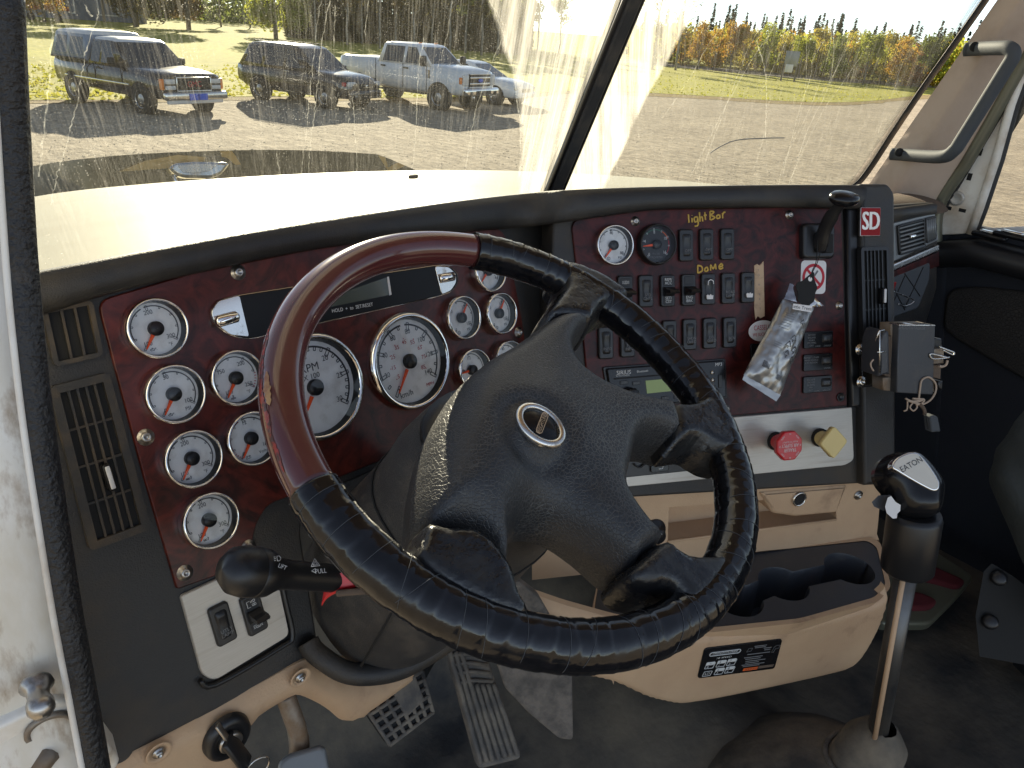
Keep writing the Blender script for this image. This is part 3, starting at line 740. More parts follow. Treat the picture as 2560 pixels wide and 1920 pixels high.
def tach_extra(g, M, R, z):
    mb = MB(); mb.text('RPM', R*.15, Matrix.Translation((0, R*.36, 0)), z); mb.text('X 100', R*.10, Matrix.Translation((0, R*.20, 0)), z); obj('lettering', mb, 'print_black', g, M)
gauge(LP, 782, 968, BR, ['0', '5', '10', '15', '20', '25', '30'], None, .0, None, minor=24, big=True, extra=tach_extra, band=(.0, 1.0), numr=.58, label='large tachometer partly behind the wheel rim')
def speedo_extra(g, M, R, z):
    mb = MB(); mb.text('km/h', R*.12, Matrix.Translation((-.22*R, -.63*R, 0)), z); obj('lettering', mb, 'print_black', g, M)
    mb = MB(); mb.text('MPH', R*.075, Matrix.Translation((.42*R, -.60*R, 0)), z)
    for k, t in enumerate(('5', '15', '25', '35', '45', '55', '65', '75', '85')):
        a = ang((.06+.115*k)); mb.text(t, R*.085, Matrix.Translation((.40*R*cos(a), .40*R*sin(a), 0)), z); tick(mb, R*.46, R*.48, .06+.115*k, R*.010, z)
    obj('inner_scale', mb, 'print_red', g, M)
gauge(LP, 1018, 903, BR, ['0', '20', '40', '60', '80', '100', '120', '140'], None, .0, None, minor=14, big=True, extra=speedo_extra, band=(.55, 1.0), numr=.60, label='large speedometer with red inner scale')
gauge(LP, 1147, 795, SR, ['0', '60', '120', '150'], 'PSI', .68, 'brake', minor=6, red=[(.0, .3)], label='primary air pressure gauge right of the speedometer')
gauge(LP, 1241, 784, SR, ['0', '60', '120', '150'], 'PSI', .68, 'brake', minor=6, red=[(.0, .3)], label='secondary air pressure gauge at the panel edge')
gauge(LP, 1174, 925, SR, ['E', '1/2', 'F'], None, .10, 'fuel', minor=4, a0=200, a1=-20, icpos=(-.46, .08), label='fuel gauge beside the hub')
gauge(LP, 1262, 902, SR, ['0', '40', '80'], 'PSI', .0, None, label='suspension pressure gauge half behind the hub')
gauge(LP, 1213, 678, SR, ['0', '1', '2'], None, .05, None, label='small gauge peeking below the taped rim')
gauge(CP, 1530, 614, SR, ['0', '40', '80'], 'PSI', 0, 'brake', label='white PSI gauge on the centre panel')
def pyro(g, M, R, z):
    for mt, f0, f1 in (('print_green', .35, .62), ('print_orange', .64, .78), ('print_red', .80, 1.0)):
        mb = MB(); arc_band(mb, R*.70, R*.74, f0, f1, z, n=14); obj('colour_band', mb, mt, g, M)
    mb = MB(); mb.text('PYROMETER', R*.10, Matrix.Translation((0, -R*.62, 0)), z, xs=.95); mb.text('°F x 100', R*.09, Matrix.Translation((0, -R*.44, 0)), z); obj('lettering', mb, 'print_grey', g, M)
gauge(CP, 1637, 612, SR*1.02, ['0', '4', '8', '12', '16'], None, .17, None, face='dial_black', bezel='black_satin', extra=pyro, minor=8, label='black pyrometer with coloured bands')

# ---------------- screws
def screw(F, px, py, r=.0055, h=0.0, parent=None, m='steel'):
    M = F.pmat(px, py, h); mb = MB(); mb.lathe([(r*1.5, 0), (r*1.5, .0008), (r, .001), (r*.98, .0028), (r*.7, .0042), (r*.42, .0045), (r*.36, .0022), (.0001, .0022)], 18)
    return obj('screw', mb, m, parent or dash, M)
for p in ((595, 681), (364, 1093), (621, 1368), (462, 1432), (1296, 831), (900, 640)): screw(LP, *p)
for p in ((1588, 553), (1973, 537), (2098, 764), (1815, 1022)): screw(CP, *p, r=.0048)
mb = MB(); mb.lathe([(.0075, 0), (.0075, .0015), (.005, .0015), (.0045, -.0005), (.0001, -.0005)], 18); dpart('empty_screw_hole', mb, 'black_satin', M=CP.pmat(2101, 993, .0006))

# ---------------- message display
dp = [(600, 735), (1085, 662), (1122, 664), (1143, 684), (1143, 708), (1128, 730), (1100, 741), (622, 850), (572, 842), (532, 810), (522, 778), (545, 748)]
DPU = round_poly(LP.poly(dp), .01)
mb = MB(); mb.slab(DPU, 0, .003, .0018); disp = dpart('message_display', mb, 'chrome', LP, 'long display bar above the tachometer with chrome ends')
mb = MB(); mb.slab(inset(DPU if area2(DPU) > 0 else DPU[::-1], .0014), 0, .0036, .0006, 1); obj('display_window', mb, 'display_black', disp, LP.m)
mb = MB(); mb.slab(LP.poly([(815, 745), (962, 694), (968, 738), (822, 768)]), .0036, .0040); obj('screen', mb, 'lcd', disp, LP.m)
mb = MB(); mb.slab(LP.poly([(963, 693), (967, 692), (974, 737), (969, 739)]), .0036, .0043); obj('screen_edge', mb, 'white_plastic', disp, LP.m)
for pts in ([(543, 752), (598, 737), (623, 843), (574, 838), (535, 808), (526, 780)], [(1086, 665), (1120, 667), (1139, 685), (1139, 707), (1126, 727), (1103, 737)]):
    mb = MB(); mb.slab(round_poly(LP.poly(pts, .003), .004), .003, .0046, .0008, 1); obj('end_plate', mb, 'chrome_worn', disp, LP.m)
for (x0, y0, x1, y1) in ((538, 806, 596, 790), (1098, 697, 1136, 690)):
    a, b = V(LP.uv(x0, y0, .006)), V(LP.uv(x1, y1, .006)); mb = MB(); mb.tube([(*a, .0062), (*a.lerp(b, .1), .0066), (*a.lerp(b, .9), .0066), (*b, .0062)], [.003, .006, .006, .003], 14, flat=.8, up=(0, 0, 1)); obj('button', mb, 'chrome', disp, LP.m)
def text_between(F, a, b, t, m, parent, size, h, xs=1.0, name='lettering', shear=0.0):
    p, q = V(F.uv(*a, h)), V(F.uv(*b, h)); d = q-p; mb = MB()
    me = textmesh(t, 'CENTER', shear); wd = max(v.co.x for v in me.vertices)-min(v.co.x for v in me.vertices)
    s = size if size else d.length/wd; xs = d.length/(wd*s)
    mb.text(t, s, None, 0, xs=xs, shear=shear); c = (p+q)/2
    return obj(name, mb, m, parent, F.mat(c.x, c.y, h, atan2(d.y, d.x)))
text_between(LP, (830, 778), (932, 761), 'HOLD  +  to  SET/RESET', 'print_white', disp, .0042, .0042)

# ---------------- switches
def rocker(F, px, py, t=None, kind='rocker', lit=0, sc=1.0, rot=0.0, label=None):
    M = F.pmat(px, py, 0, rot); W, H = .0235*sc, .0475*sc
    mb = MB(); mb.slab(rrect(W, H, .004*sc), 0, .0055, .002); s = obj('rocker_switch', mb, 'black_satin', dash, M, label)
    def leg(t, y, size=.0042):
        mb = MB(); rows = t.split('\n')
        for k, q in enumerate(rows): mb.text(q, size*sc, Matrix.Translation((0, y+(len(rows)-1)*.0026*sc-k*.0052*sc, 0)), 0)
        return mb
    if kind == 'rocker':
        w2, h2 = W*.60, H*.70; mb = MB()
        mb.pillow(rrect(w2, h2, .0035*sc), lambda x, y, d: .0058+.0035*min(1, d/.0028)**.5 - .0022*cos(pi*y/h2) + y*.045, .0035*sc, .004, None); obj('rocker', mb, 'black_satin', s, M)
        if t: obj('lettering', leg(t, -.0085*sc), 'print_grey' if not lit else 'print_white', s, M @ Matrix.Translation((0, 0, .0101)) @ Matrix.Rotation(.05, 4, 'X'))
        if lit:                                            # paint worn through to the white lens
            mb = MB(); mb.slab(round_poly([(-w2*.36, -h2*.46), (w2*.36, -h2*.46), (w2*.4, -h2*.27), (w2*.2, -h2*.30), (w2*.1, -h2*.22), (-w2*.1, -h2*.31), (-w2*.2, -h2*.24), (-w2*.4, -h2*.28)], .001), .0075, .0092); obj('worn_patch', mb, 'white_plastic', s, M)
        if lit > 1:
            mb = MB(); mb.strokes([[(-w2*.34, h2*.18), (-w2*.30, h2*.36), (0, h2*.43), (w2*.30, h2*.36), (w2*.34, h2*.22)]], .0016, .0114); obj('worn_edge', mb, 'white_plastic', s, M)
    else:
        top, bot = t
        for y, q in ((H*.29, top), (-H*.29, bot)):
            mb = MB(); mb.slab(rrect(W*.66, H*.27, .0012), .005, .0062, .0005, 1); obj('legend_plate', mb, 'dial_black', s, M @ Matrix.Translation((0, y, 0)))
            if q == 'LAMPS':
                mb = MB(); u = .0012*sc
                for sx in (-1, 1):
                    mb.strokes([[(sx*u*.6, -2*u), (sx*u*.6, 2*u), (sx*2.2*u, 1.4*u), (sx*2.2*u, -1.4*u), (sx*u*.6, -2*u)]] + [[(sx*3*u, k*1.3*u), (sx*4.6*u, k*1.3*u)] for k in (-1, 0, 1)], .0007*sc, 0, th=.0003)
                obj('lamp_symbol', mb, 'print_white', s, M @ Matrix.Translation((0, y, .0065)))
            elif q == 'HEAD':
                mb = MB(); u = .0012*sc
                mb.strokes([[(-2*u, 3*u), (-5*u, 3*u), (-5*u, -3*u), (-2*u, -3*u)], [(0, 3*u), (0, .6*u)], [(-1.2*u, 2.6*u), (-1.2*u, .8*u)], [(1.2*u, .8*u), (1.2*u, 3*u), (2.6*u, 3*u), (3.2*u, 1.9*u), (2.6*u, .8*u), (1.2*u, .8*u)]], .0007*sc, 0, th=.0003)
                for sx in (-1, 1): mb.strokes([[(sx*u*.4+u*1.5, -3*u), (sx*u*.4+u*1.5, -.6*u), (sx*1.8*u+1.5*u, -1*u), (sx*1.8*u+1.5*u, -2.6*u), (sx*u*.4+1.5*u, -3*u)]], .0007*sc, 0, th=.0003)
                obj('lamp_symbol', mb, 'print_white', s, M @ Matrix.Translation((0, y, .0065)))
            elif q: obj('lettering', leg(q, 0), 'print_white', s, M @ Matrix.Translation((0, y, .0065)))
        mb = MB(); pr = [(-.0075, .004), (-.0068, .009), (-.003, .0125), (-.0025, .018), (-.0038, .0245), (-.001, .0265), (.0022, .0235), (.003, .016), (.0062, .0085), (.0068, .004)]
        mb.loft([[(x*sc, y*sc, z*sc) for y, z in pr] for x in (-.0078, -.0072, .0072, .0078)], True, True, True, smooth=False); obj('paddle', mb, 'black_satin', s, M @ Matrix.Translation((0, -.001*sc, 0)))
    return s
for x, y, t in ((1712, 614, 'OPT'), (1763, 612, 'OPT'), (1815, 611, 'OPT')): rocker(CP, x, y, t, lit=0)
rocker(CP, 1508, 732, ('', ''), 'paddle'); rocker(CP, 1560, 730, ('LAMPS', ''), 'paddle', label='marker lamp paddle switch'); rocker(CP, 1612, 728, 'SPD\nCNTL')
rocker(CP, 1666, 727, ('RSM/\nACC', 'SET/\nCST'), 'paddle'); rocker(CP, 1718, 725, ('', 'ENG\nBRK'), 'paddle')
rocker(CP, 1767, 723, None, lit=2, label='rocker switch worn white, below the word Dome'); rocker(CP, 1817, 721, 'ROAD\nLAMP'); rocker(CP, 1866, 719, None, lit=1, label='rocker switch with white wear beside the tape strip')
rocker(CP, 1512, 857, 'INFO'); rocker(CP, 1566, 853, 'MY\nINFO'); rocker(CP, 1619, 845); rocker(CP, 1671, 840); rocker(CP, 1721, 836, 'SHDN\nOVRD'); rocker(CP, 1771, 833, 'DEL\nOVRD'); rocker(CP, 1821, 831, 'BCN')
rocker(LP, 553, 1558, 'UTLY\nLAMP', sc=.92, rot=.0, lit=0, label='UTLY LAMP rocker switch'); rocker(LP, 631, 1532, ('HEAD', 'LAMPS'), 'paddle', sc=.95, label='headlamp paddle switch')

# handwritten words in yellow marker
def hand(F, px, py, sx, sy, lines, m='marker_yellow', wd=.0030, name='handwriting', label=None):
    mb = MB(); u, v = F.uv(px, py)
    L2 = []
    for L in lines: L2.append([(p.x, p.y) for p in smooth_path([V((a*sx, b*sy)) for a, b in L], 5)])
    mb.strokes(L2, wd, .0006, th=.0006); return obj(name, mb, m, dash, F.mat(u, v, 0, .08), label)
hand(CP, 1722, 557, .0076, .0085, [[(0, 0), (0, 1.5)], [(.7, 0), (.75, .8)], [(.78, 1.2), (.8, 1.25)], [(2.0, .9), (1.3, .8), (1.3, .1), (1.9, .2), (2.0, .9), (2.0, -.5), (1.2, -.7)], [(2.5, 1.7), (2.5, 0)], [(2.5, .6), (3.0, .8), (3.1, 0)], [(3.7, 1.6), (3.75, .2)], [(3.4, 1.0), (4.1, 1.1)],
     [(4.9, 1.7), (4.8, .1)], [(4.9, 1.7), (5.8, 1.5), (5.0, 1.0)], [(5.0, .95), (5.9, .5), (4.9, .1)], [(7.0, .9), (6.4, .8), (6.4, .3), (7.0, .4), (7.05, .9), (7.1, .3)], [(7.7, .2), (7.7, 1.2)], [(7.7, .8), (8.1, 1.3), (8.4, 1.2)]], label="yellow handwritten words above the switches")
hand(CP, 1744, 683, .0080, .0078, [[(0, 0), (.1, 1.5)], [(.05, 1.5), (.9, 1.2), (1.0, .4), (0, 0)], [(1.6, .8), (1.6, .2), (2.2, .3), (2.1, .9), (1.6, .8)], [(2.8, .2), (2.9, 1.3), (3.4, .5), (3.9, 1.35), (4.0, .3)], [(4.8, .7), (5.5, .9), (5.2, 1.3), (4.7, .8), (4.9, .3), (5.6, .5)]], label='yellow handwritten word Dome')

# vents
def quad(c):
    a, b, c_, d = [V(p) for p in c]
    return lambda s, t: a.lerp(b, s).lerp(d.lerp(c_, s), t)
def vent(F, corners, nv, nh, h=0.0, m='dash_dusty', lever=None, back='black_matte', depth=.022, label=None, slat='dash_dusty', rimw=.10):
    q = quad(F.poly(corners, h))                       # corners TL TR BR BL
    def pt(s, t): p = q(s, t); return (p.x, p.y)
    out = [pt(0, 0), pt(1, 0), pt(1, 1), pt(0, 1)]; wd = (q(1, .5)-q(0, .5)).length; ht = (q(.5, 1)-q(.5, 0)).length
    a, b = rimw*min(wd, ht)/wd, rimw*min(wd, ht)/ht
    inn = [pt(a, b), pt(1-a, b), pt(1-a, 1-b), pt(a, 1-b)]
    mb = MB(); o = round_poly(out, .006); 
    mb.plate(o, [inn], z=h+.006, rim=depth+.006); 
    oo = o if area2(o) > 0 else o[::-1]
    mb.loft([[(x, y, h-.004) for x, y in oo], [(x, y, h+.006) for x, y in oo]], True)
    v = obj('air_vent', mb, m, dash, F.m, label)
    mb = MB(); mb.plate(inn, z=h+.0012); obj('vent_well', mb, back, v, F.m)
    for k in range(nv):
        s = a+(1-2*a)*(k+1)/(nv+1); p, r = q(s, b), q(s, 1-b); d = (r-p).normalized(); nn = V((-d.y, d.x))*.0011
        mb = MB(); mb.loft([[(*(e+nn*.5), h+.0012), (*(e+nn+V((d.y, -d.x))*0), h+.0045), (*(e-nn), h+.0045), (*(e-nn*.5), h+.0012)] for e in (p, r)], True, True, True, smooth=False); obj('slat', mb, slat, v, F.m)
    for k in range(nh):
        t = b+(1-2*b)*(k+1)/(nh+1); p, r = q(a, t), q(1-a, t); d = (r-p).normalized(); nn = V((-d.y, d.x))*.0010
        mb = MB(); mb.loft([[(*(e+nn), h+.0012), (*(e+nn), h+.0034), (*(e-nn), h+.0034), (*(e-nn), h+.0012)] for e in (p, r)], True, True, True, smooth=False); obj('vane', mb, slat, v, F.m)
    if lever:
        p = F.uv(*lever, h); mb = MB(); mb.box((*p, h+.009), (.007, .026, .012), bev=.002); lv = obj('lever', mb, 'black_gloss', v, F.m)
        mb = MB(); mb.box((*p, h+.0155), (.004, .022, .002), bev=.0008); obj('lever_tip', mb, 'white_plastic', lv, F.m)
    return v
vent(LP, [(100, 775), (226, 750), (254, 890), (132, 918)], 2, 0, -.004, label='small dusty side vent')
vent(LP, [(118, 968), (268, 930), (373, 1320), (221, 1376)], 4, 3, -.004, lever=(262, 1190), label='tall dusty driver side vent', rimw=.14)
vent(CP, [(2146, 619), (2216, 617), (2222, 850), (2152, 858)], 5, 2, .013, m='black_satin', slat='black_satin', lever=(2195, 740), label='tall vent under the red badge')
# badge
M = CP.pmat(2173, 555, .014); mb = MB(); mb.slab(rrect(.040, .046, .002), 0, .003, .001); bd = obj('badge', mb, 'steel', dash, M, 'red square badge with silver letters')
mb = MB(); mb.slab(rrect(.0375, .0435, .001), 0, .0035); obj('badge_field', mb, 'red_deep', bd, M)
mb = MB(); [mb.text('SD', .029, Matrix.Translation((dx, 0, 0)), .0041+dx*.05, xs=.72) for dx in (-.0012, -.0006, 0, .0006, .0012)]; obj('lettering', mb, 'dial_white', bd, M)
# plain plate with two studs below that vent
mb = MB(); mb.slab(lpoly(CP, [(2148, 868), (2222, 862), (2224, 962), (2152, 968)], .003, .014), .014, .018, .001); dpart('blank_plate', mb, 'black_gloss', CP)
for p in ((2150, 874), (2153, 955)): screw(CP, *p, r=.0062, h=.018, m='chrome_worn')

# radio
rq = quad(CP.poly([(1512, 921), (1806, 900), (1810, 992), (1528, 1024)]))
def rp(s, t, h=0): p = rq(s, t); return (p.x, p.y)
mb = MB(); mb.slab(round_poly([rp(-.02, -.04), rp(1.02, -.04), rp(1.02, 1.04), rp(-.02, 1.04)], .003), 0, .003, .001); radio = dpart('radio', mb, 'black_satin', CP, 'black car radio with green display behind the wheel')
mb = MB(); mb.slab(round_poly([rp(0, 0), rp(1, 0), rp(1, 1), rp(0, 1)], .004), .003, .0075, .002); obj('faceplate', mb, 'black_gloss', radio, CP.m)
mb = MB(); mb.slab([rp(.30, .36), rp(.66, .36), rp(.66, .68), rp(.30, .68)], .0075, .0079); obj('radio_display', mb, 'lcd_green', radio, CP.m)
mb = MB(); mb.slab([rp(.04, .235), rp(.80, .235), rp(.80, .27), rp(.04, .27)], .0075, .0078); obj('disc_slot', mb, 'black_matte', radio, CP.m)
def rm(s, t, h): p = rq(s, t); q2 = rq(s+.05, t); return CP.mat(p.x, p.y, h, atan2(q2.y-p.y, q2.x-p.x))
mb = MB(); mb.lathe([(.0105, 0), (.0105, .003), (.0095, .013), (.008, .0145), (.0001, .0148)], 28); kn = obj('volume_knob', mb, 'black_satin', radio, rm(.155, .66, .0075))
for k in range(12):
    a = k*pi/6; mb = MB(); mb.box((.0102*cos(a), .0102*sin(a), .008), (.0016, .0016, .009), bev=.0004); obj('knob_rib', mb, 'black_gloss', kn, rm(.155, .66, .0075))
for s, t, tx in ((.33, .84, 'ESC'), (.45, .84, '2'), (.56, .84, 'RPT'), (.67, .84, 'INT'), (.22, .40, 'BAND'), (.07, .55, '>I'), (.12, .36, 'DISP')):
    mb = MB(); mb.slab(rrect(.013, .0055, .001), 0, .0012, .0005); b_ = obj('radio_button', mb, 'black_satin', radio, rm(s, t, .0075))
    mb = MB(); mb.text(tx, .0026); obj('lettering', mb, 'print_grey', b_, rm(s, t, .0089))
for s, t, tx, sz in ((.13, .12, 'SIRIUS', .0062), (.12, .19, 'SATELLITE RADIO', .0020), (.285, .12, 'Bluetooth', .0034), (.94, .10, 'MP3', .0050)):
    mb = MB(); mb.text(tx, sz); obj('lettering', mb, 'print_white', radio, rm(s, t, .0078))
for s, t in ((.88, .30), (.88, .50), (.88, .66)):
    mb = MB(); mb.lathe([(.003, 0), (.003, .002), (.0001, .0026)], 14); obj('radio_button', mb, 'chrome_worn', radio, rm(s, t, .0075))
mb = MB(); mb.slab(rrect(.006, .020, .001), 0, .0015, .0005); obj('usb_door', mb, 'black_satin', radio, rm(.945, .55, .0075))

# lock switches with white legends
for (x, y, t, lk, r) in ((2043, 849, "DO NOT\nENGAGE\nWHEN\nSPINNING\nOUT", 'LOCK', 'UNLOCK'), (2042, 905, 'DO NOT LOWER\nWHEN VEHICLE\nIS IN MOTION', '', 'LOWER'), (2041, 960, 'DO NOT\nENGAGE\nDURING\nSPIN\nOUT', 'LOCK', 'UNLOCK')):
    M = CP.pmat(x, y); mb = MB(); mb.slab(rrect(.056, .027, .002), 0, .004, .001); s = obj('lock_switch', mb, 'black_gloss', dash, M)
    mb = MB(); mb.pillow(rrect(.018, .014, .002), lambda a, b, d: .0045+.004*min(1, d/.002)+.10*a, .003, .003); obj('toggle', mb, 'black_satin', s, M @ Matrix.Translation((.015, .002, 0)))
    mb = MB(); rows = t.split('\n')
    for k, q in enumerate(rows): mb.text(q, .0027, Matrix.Translation((-.014, .008-k*.0042, 0)), .0042)
    if lk: mb.text(lk, .0026, Matrix.Translation((-.002, -.0105, 0)), .0042)
    mb.text(r, .0026, Matrix.Translation((.017, -.0105, 0)), .0042); obj('lettering', mb, 'print_grey', s, M)

# stickers and tape
M = CP.pmat(2033, 693); mb = MB(); mb.slab(rrect(.048, .053, .007), 0, .0006); sk = obj('no_smoking_sticker', mb, 'paper_white', dash, M @ Matrix.Rotation(-.03, 4, 'Z'), 'faded white sticker with a red ring and bar')
mb = MB(); arc_band(mb, .0165, .0215, 0, 1, .0009, 0, 360, 40); MM = Matrix.Rotation(radians(-45), 4, 'Z')
mb.f([mb.v(MM @ V((x, y, .0010))) for x, y in ((-.018, -.0022), (.018, -.0022), (.018, .0022), (-.018, .0022))]); obj('red_ring', mb, 'print_red', sk, M)
mb = MB(); mb.f([mb.v(Matrix.Rotation(.9, 4, 'Z') @ V((x, y, .0008))) for x, y in ((-.012, -.0017), (.013, -.0017), (.013, .0017), (-.012, .0017))]); obj('cigarette_print', mb, 'print_grey', sk, M)
mb = MB(); mb.slab(CP.poly([(1885, 664), (1892, 660), (1898, 664), (1908, 653), (1911, 790), (1900, 796), (1894, 790), (1888, 799), (1885, 770)]), 0, .0012, .0003, 1); tp = dpart('tape_strip', mb, 'tape_beige', CP, 'vertical strip of tan masking tape with faint writing')
for k, t in enumerate('TO H BRIT'):
    if t != ' ':
        mb = MB(); mb.text(t, .0034); obj('faint_letter', mb, 'print_grey', tp, CP.pmat(1896+k*.6, 676+k*12, .0015))
mb = MB(); E_ = [(.0255*cos(k*pi/20), .0165*sin(k*pi/20)) for k in range(40)]; M = CP.pmat(1906, 827, 0, .03); mb.slab(E_, 0, .0007); ov = obj('oval_sticker', mb, 'paper_white', dash, M, 'white oval sticker with red letters beside the foil packet')
mb = MB(); mb.text("CASSELL'S", .0078, Matrix.Translation((.001, .005, 0)), .0010, xs=.72); mb.text("WE SUCK AND", .0052, Matrix.Translation((-.0005, -.0055, 0)), .0010, xs=.72); obj('lettering', mb, 'print_red', ov, M)
mb = MB(); mb.slab(lpoly(CP, [(1874, 860), (1930, 855), (1936, 925), (1878, 930)], .003), 0, .003, .001); dpart('blank_switch', mb, 'black_gloss', CP)

# trailer brake hand lever
M = CP.pmat(2037, 604); mb = MB(); mb.slab(rrect(.060, .056, .008), 0, .012, .005); hl = obj('hand_brake_lever', mb, 'black_satin', dash, M, 'black trailer brake lever with flat knob at the top right')
mb = MB(); mb.slab(rrect(.022, .030, .003), .012, .016, .002); obj('lever_gate', mb, 'black_matte', hl, M @ Matrix.Translation((.012, -.004, 0)))
lp0 = CP.at(2045, 625, .012); lp1 = CP.at(2068, 560, .035); lp2 = CP.at(2104, 505, .065)
mb = MB(); mb.tube(smooth_path([lp0, lp1, lp2], 6), [.013]*4+[.011]*5+[.0085]*4, 14, flat=.6); obj('lever_arm', mb, 'black_satin', hl)
mb = MB(); kr = [(.0001, -.009), (.016, -.0085), (.021, -.004), (.022, .001), (.019, .0055), (.010, .008), (.0001, .0085)]
mb.lathe(kr, 28, sx=1.28, sy=.8); lk_ = obj('lever_knob', mb, 'black_gloss', hl, frame_at(CP.at(2111, 495, .072), (-.05, -.25, 1)))

# brake valve knobs
def valve(px, py, hx, hy, m, n, r, sq, label):
    base = CP.at(px, py, .001); tip = CP.at(hx, hy, .05); d = (tip-base).normalized(); M = frame_at(base, d)
    mb = MB(); mb.lathe([(.0145, 0), (.0155, .004), (.0145, .012), (.012, .0125)], 28); v = obj('brake_valve_knob', mb, 'black_matte', dash, frame_at(base, CP.n), label)
    L = (tip-base).length; mb = MB(); mb.lathe([(.0125, .002), (.0125, L-.006), (.0135, L-.003)], 24); obj('stem', mb, m, v, M)
    TM = Matrix(CP.m); TM.translation = tip; TM = TM @ Matrix.Rotation(radians(sq), 4, 'Z')
    pts = [(r*cos(2*pi*k/n), r*sin(2*pi*k/n)) for k in range(n)]
    mb = MB(); mb.slab(round_poly(pts, .006 if n == 4 else .002), -.006, .003, .002, back=True); return v, obj('knob_face', mb, m, v, TM), TM
v, kf, TM = valve(1937, 1102, 1972, 1114, 'red_plastic', 8, .0245, 22.5, 'red octagonal trailer air supply knob')
mb = MB(); mb.text('AIR SUPPLY', .0055, Matrix.Rotation(pi, 4, 'Z') @ Matrix.Translation((0, -.001, 0)), .0034, xs=.8); mb.text('TRAILER', .0055, Matrix.Rotation(pi, 4, 'Z') @ Matrix.Translation((0, .0062, 0)), .0034, xs=.8); mb.text('PUSH TO SUPPLY', .0026, Matrix.Rotation(pi, 4, 'Z') @ Matrix.Translation((0, -.0065, 0)), .0034)
for a in range(8):
    mb.text('PUSH' if a % 2 else 'IN', .0028, Matrix.Rotation(a*pi/4+pi/8*0, 4, 'Z') @ Matrix.Translation((0, .0185, 0)), .0034, xs=.8)
TT = Matrix(TM) @ Matrix.Rotation(radians(-22.5), 4, 'Z'); obj('lettering', mb, 'paper_white', v, TT)
valve(2046, 1093, 2083, 1106, 'yellow_plastic', 4, .0268, 0, 'square yellow parking brake knob')
# ------------------------------------------------------------------ steering wheel and column
WC = V((.393, .442, -.307)); WN = azel(172.7, 62.6)
WF = Frame(WC, azel(82.7, 0), WN)
WR, WT = .215, .0178
wheel = thing('steering_wheel', 'four-spoke steering wheel, red wood rim partly wrapped in shiny black tape', 'steering wheel', M=WF.m)
def wang(px, py, h=0): u, v = WF.uv(px, py, h); return atan2(v, u)
a_top, a_bot = wang(1178, 615), wang(775, 1232)
while a_bot < a_top: a_bot += 2*pi
def rim(a0, a1, n, rf, seg=22):
    R = []
    for k in range(n+1):
        a = a0+(a1-a0)*k/n
        ring = []
        for j in range(seg):
            b = 2*pi*j/seg; r = rf(a, b); ring.append((cos(a)*(WR+r*cos(b)), sin(a)*(WR+r*cos(b)), r*sin(b)*1.02))
        R.append(ring)
    mb = MB(); mb.loft(R, True, True, True); return mb
woodr = rim(a_top, a_bot, 90, lambda a, b: WT*.97)
wood = obj('wood_rim', woodr, 'wheel_wood', wheel, WF.m, 'glossy red wood part of the rim, chipped at the left')
# the worn strip along the outside of the wood
def wearband(a0, a1, b0, b1, n, lift, wob):
    mb = MB(); R = []; rn = random.Random(5)
    for k in range(n+1):
        t = k/n; a = a0+(a1-a0)*t; e = sin(pi*t)**.5
        c = (b0+b1)/2 + wob*noise.noise(V((a*9, 2, 0))); hw = (b1-b0)/2*e*(.55+.8*abs(noise.noise(V((a*38, 0, 0)))))
        row = []
        for j in range(5):
            b = c+hw*(j/2-1); r = WT*.97+lift; row.append((cos(a)*(WR+r*cos(b)), sin(a)*(WR+r*cos(b)), r*sin(b)*1.02))
        R.append(row)
    mb.loft(R, closed=False); return mb
aw0, aw1 = wang(650, 830), wang(740, 1190)
if aw1 < aw0: aw1 += 2*pi
obj('worn_lacquer', wearband(aw0, aw1, .25, .62, 60, .00035, .18), 'wheel_wear', wood, WF.m)
aw2, aw3 = wang(668, 955), wang(685, 1040)
if aw3 < aw2: aw3 += 2*pi
mat('bare_wood', (.42, .24, .10), .5, col2=(.25, .10, .05), scale=90)
obj('bare_patch', wearband(aw2, aw3, .55, .98, 26, .0006, .05), 'bare_wood', wood, WF.m)
# tape: overlapping turns with a real step at each lap
LAP = .017/WR
def taper(a, b):
    t = (a/LAP + .35*b/pi + 1.6*noise.noise(V((a*2.7, 3, 0))) + .5*noise.noise(V((a*6, cos(b), sin(b)))))
    saw = t - math.floor(t); big = noise.noise(V((a*14, cos(b)*1.2, sin(b)*1.2)))
    return WT*(1.085 + .034*saw + .030*big)
tape = obj('taped_rim', rim(a_bot-2*pi, a_top, 560, taper, 26), 'tape', wheel, WF.m, 'rim wrapped in overlapping turns of black tape')
# loose tape edges: thin pale ridges along some laps
def lapline(a, sk, b0, b1):
    P = []
    for k in range(15):
        b = b0+(b1-b0)*k/14; aa = a+sk*(k/14-.5); r = taper(aa, b)+.0002; P.append((cos(aa)*(WR+r*cos(b)), sin(aa)*(WR+r*cos(b)), r*sin(b)*1.02))
    return P
rn = random.Random(11); mb = MB(); a = a_bot-2*pi+.05
while a < a_top-.03:
    mb.tube(lapline(a, rn.uniform(-.10, .10), rn.uniform(-.6, .4), rn.uniform(2.2, 3.4)), .00020, 5); a += rn.uniform(.07, .19)
obj('tape_edge', mb, 'handle_coat', tape, WF.m, kind='stuff')

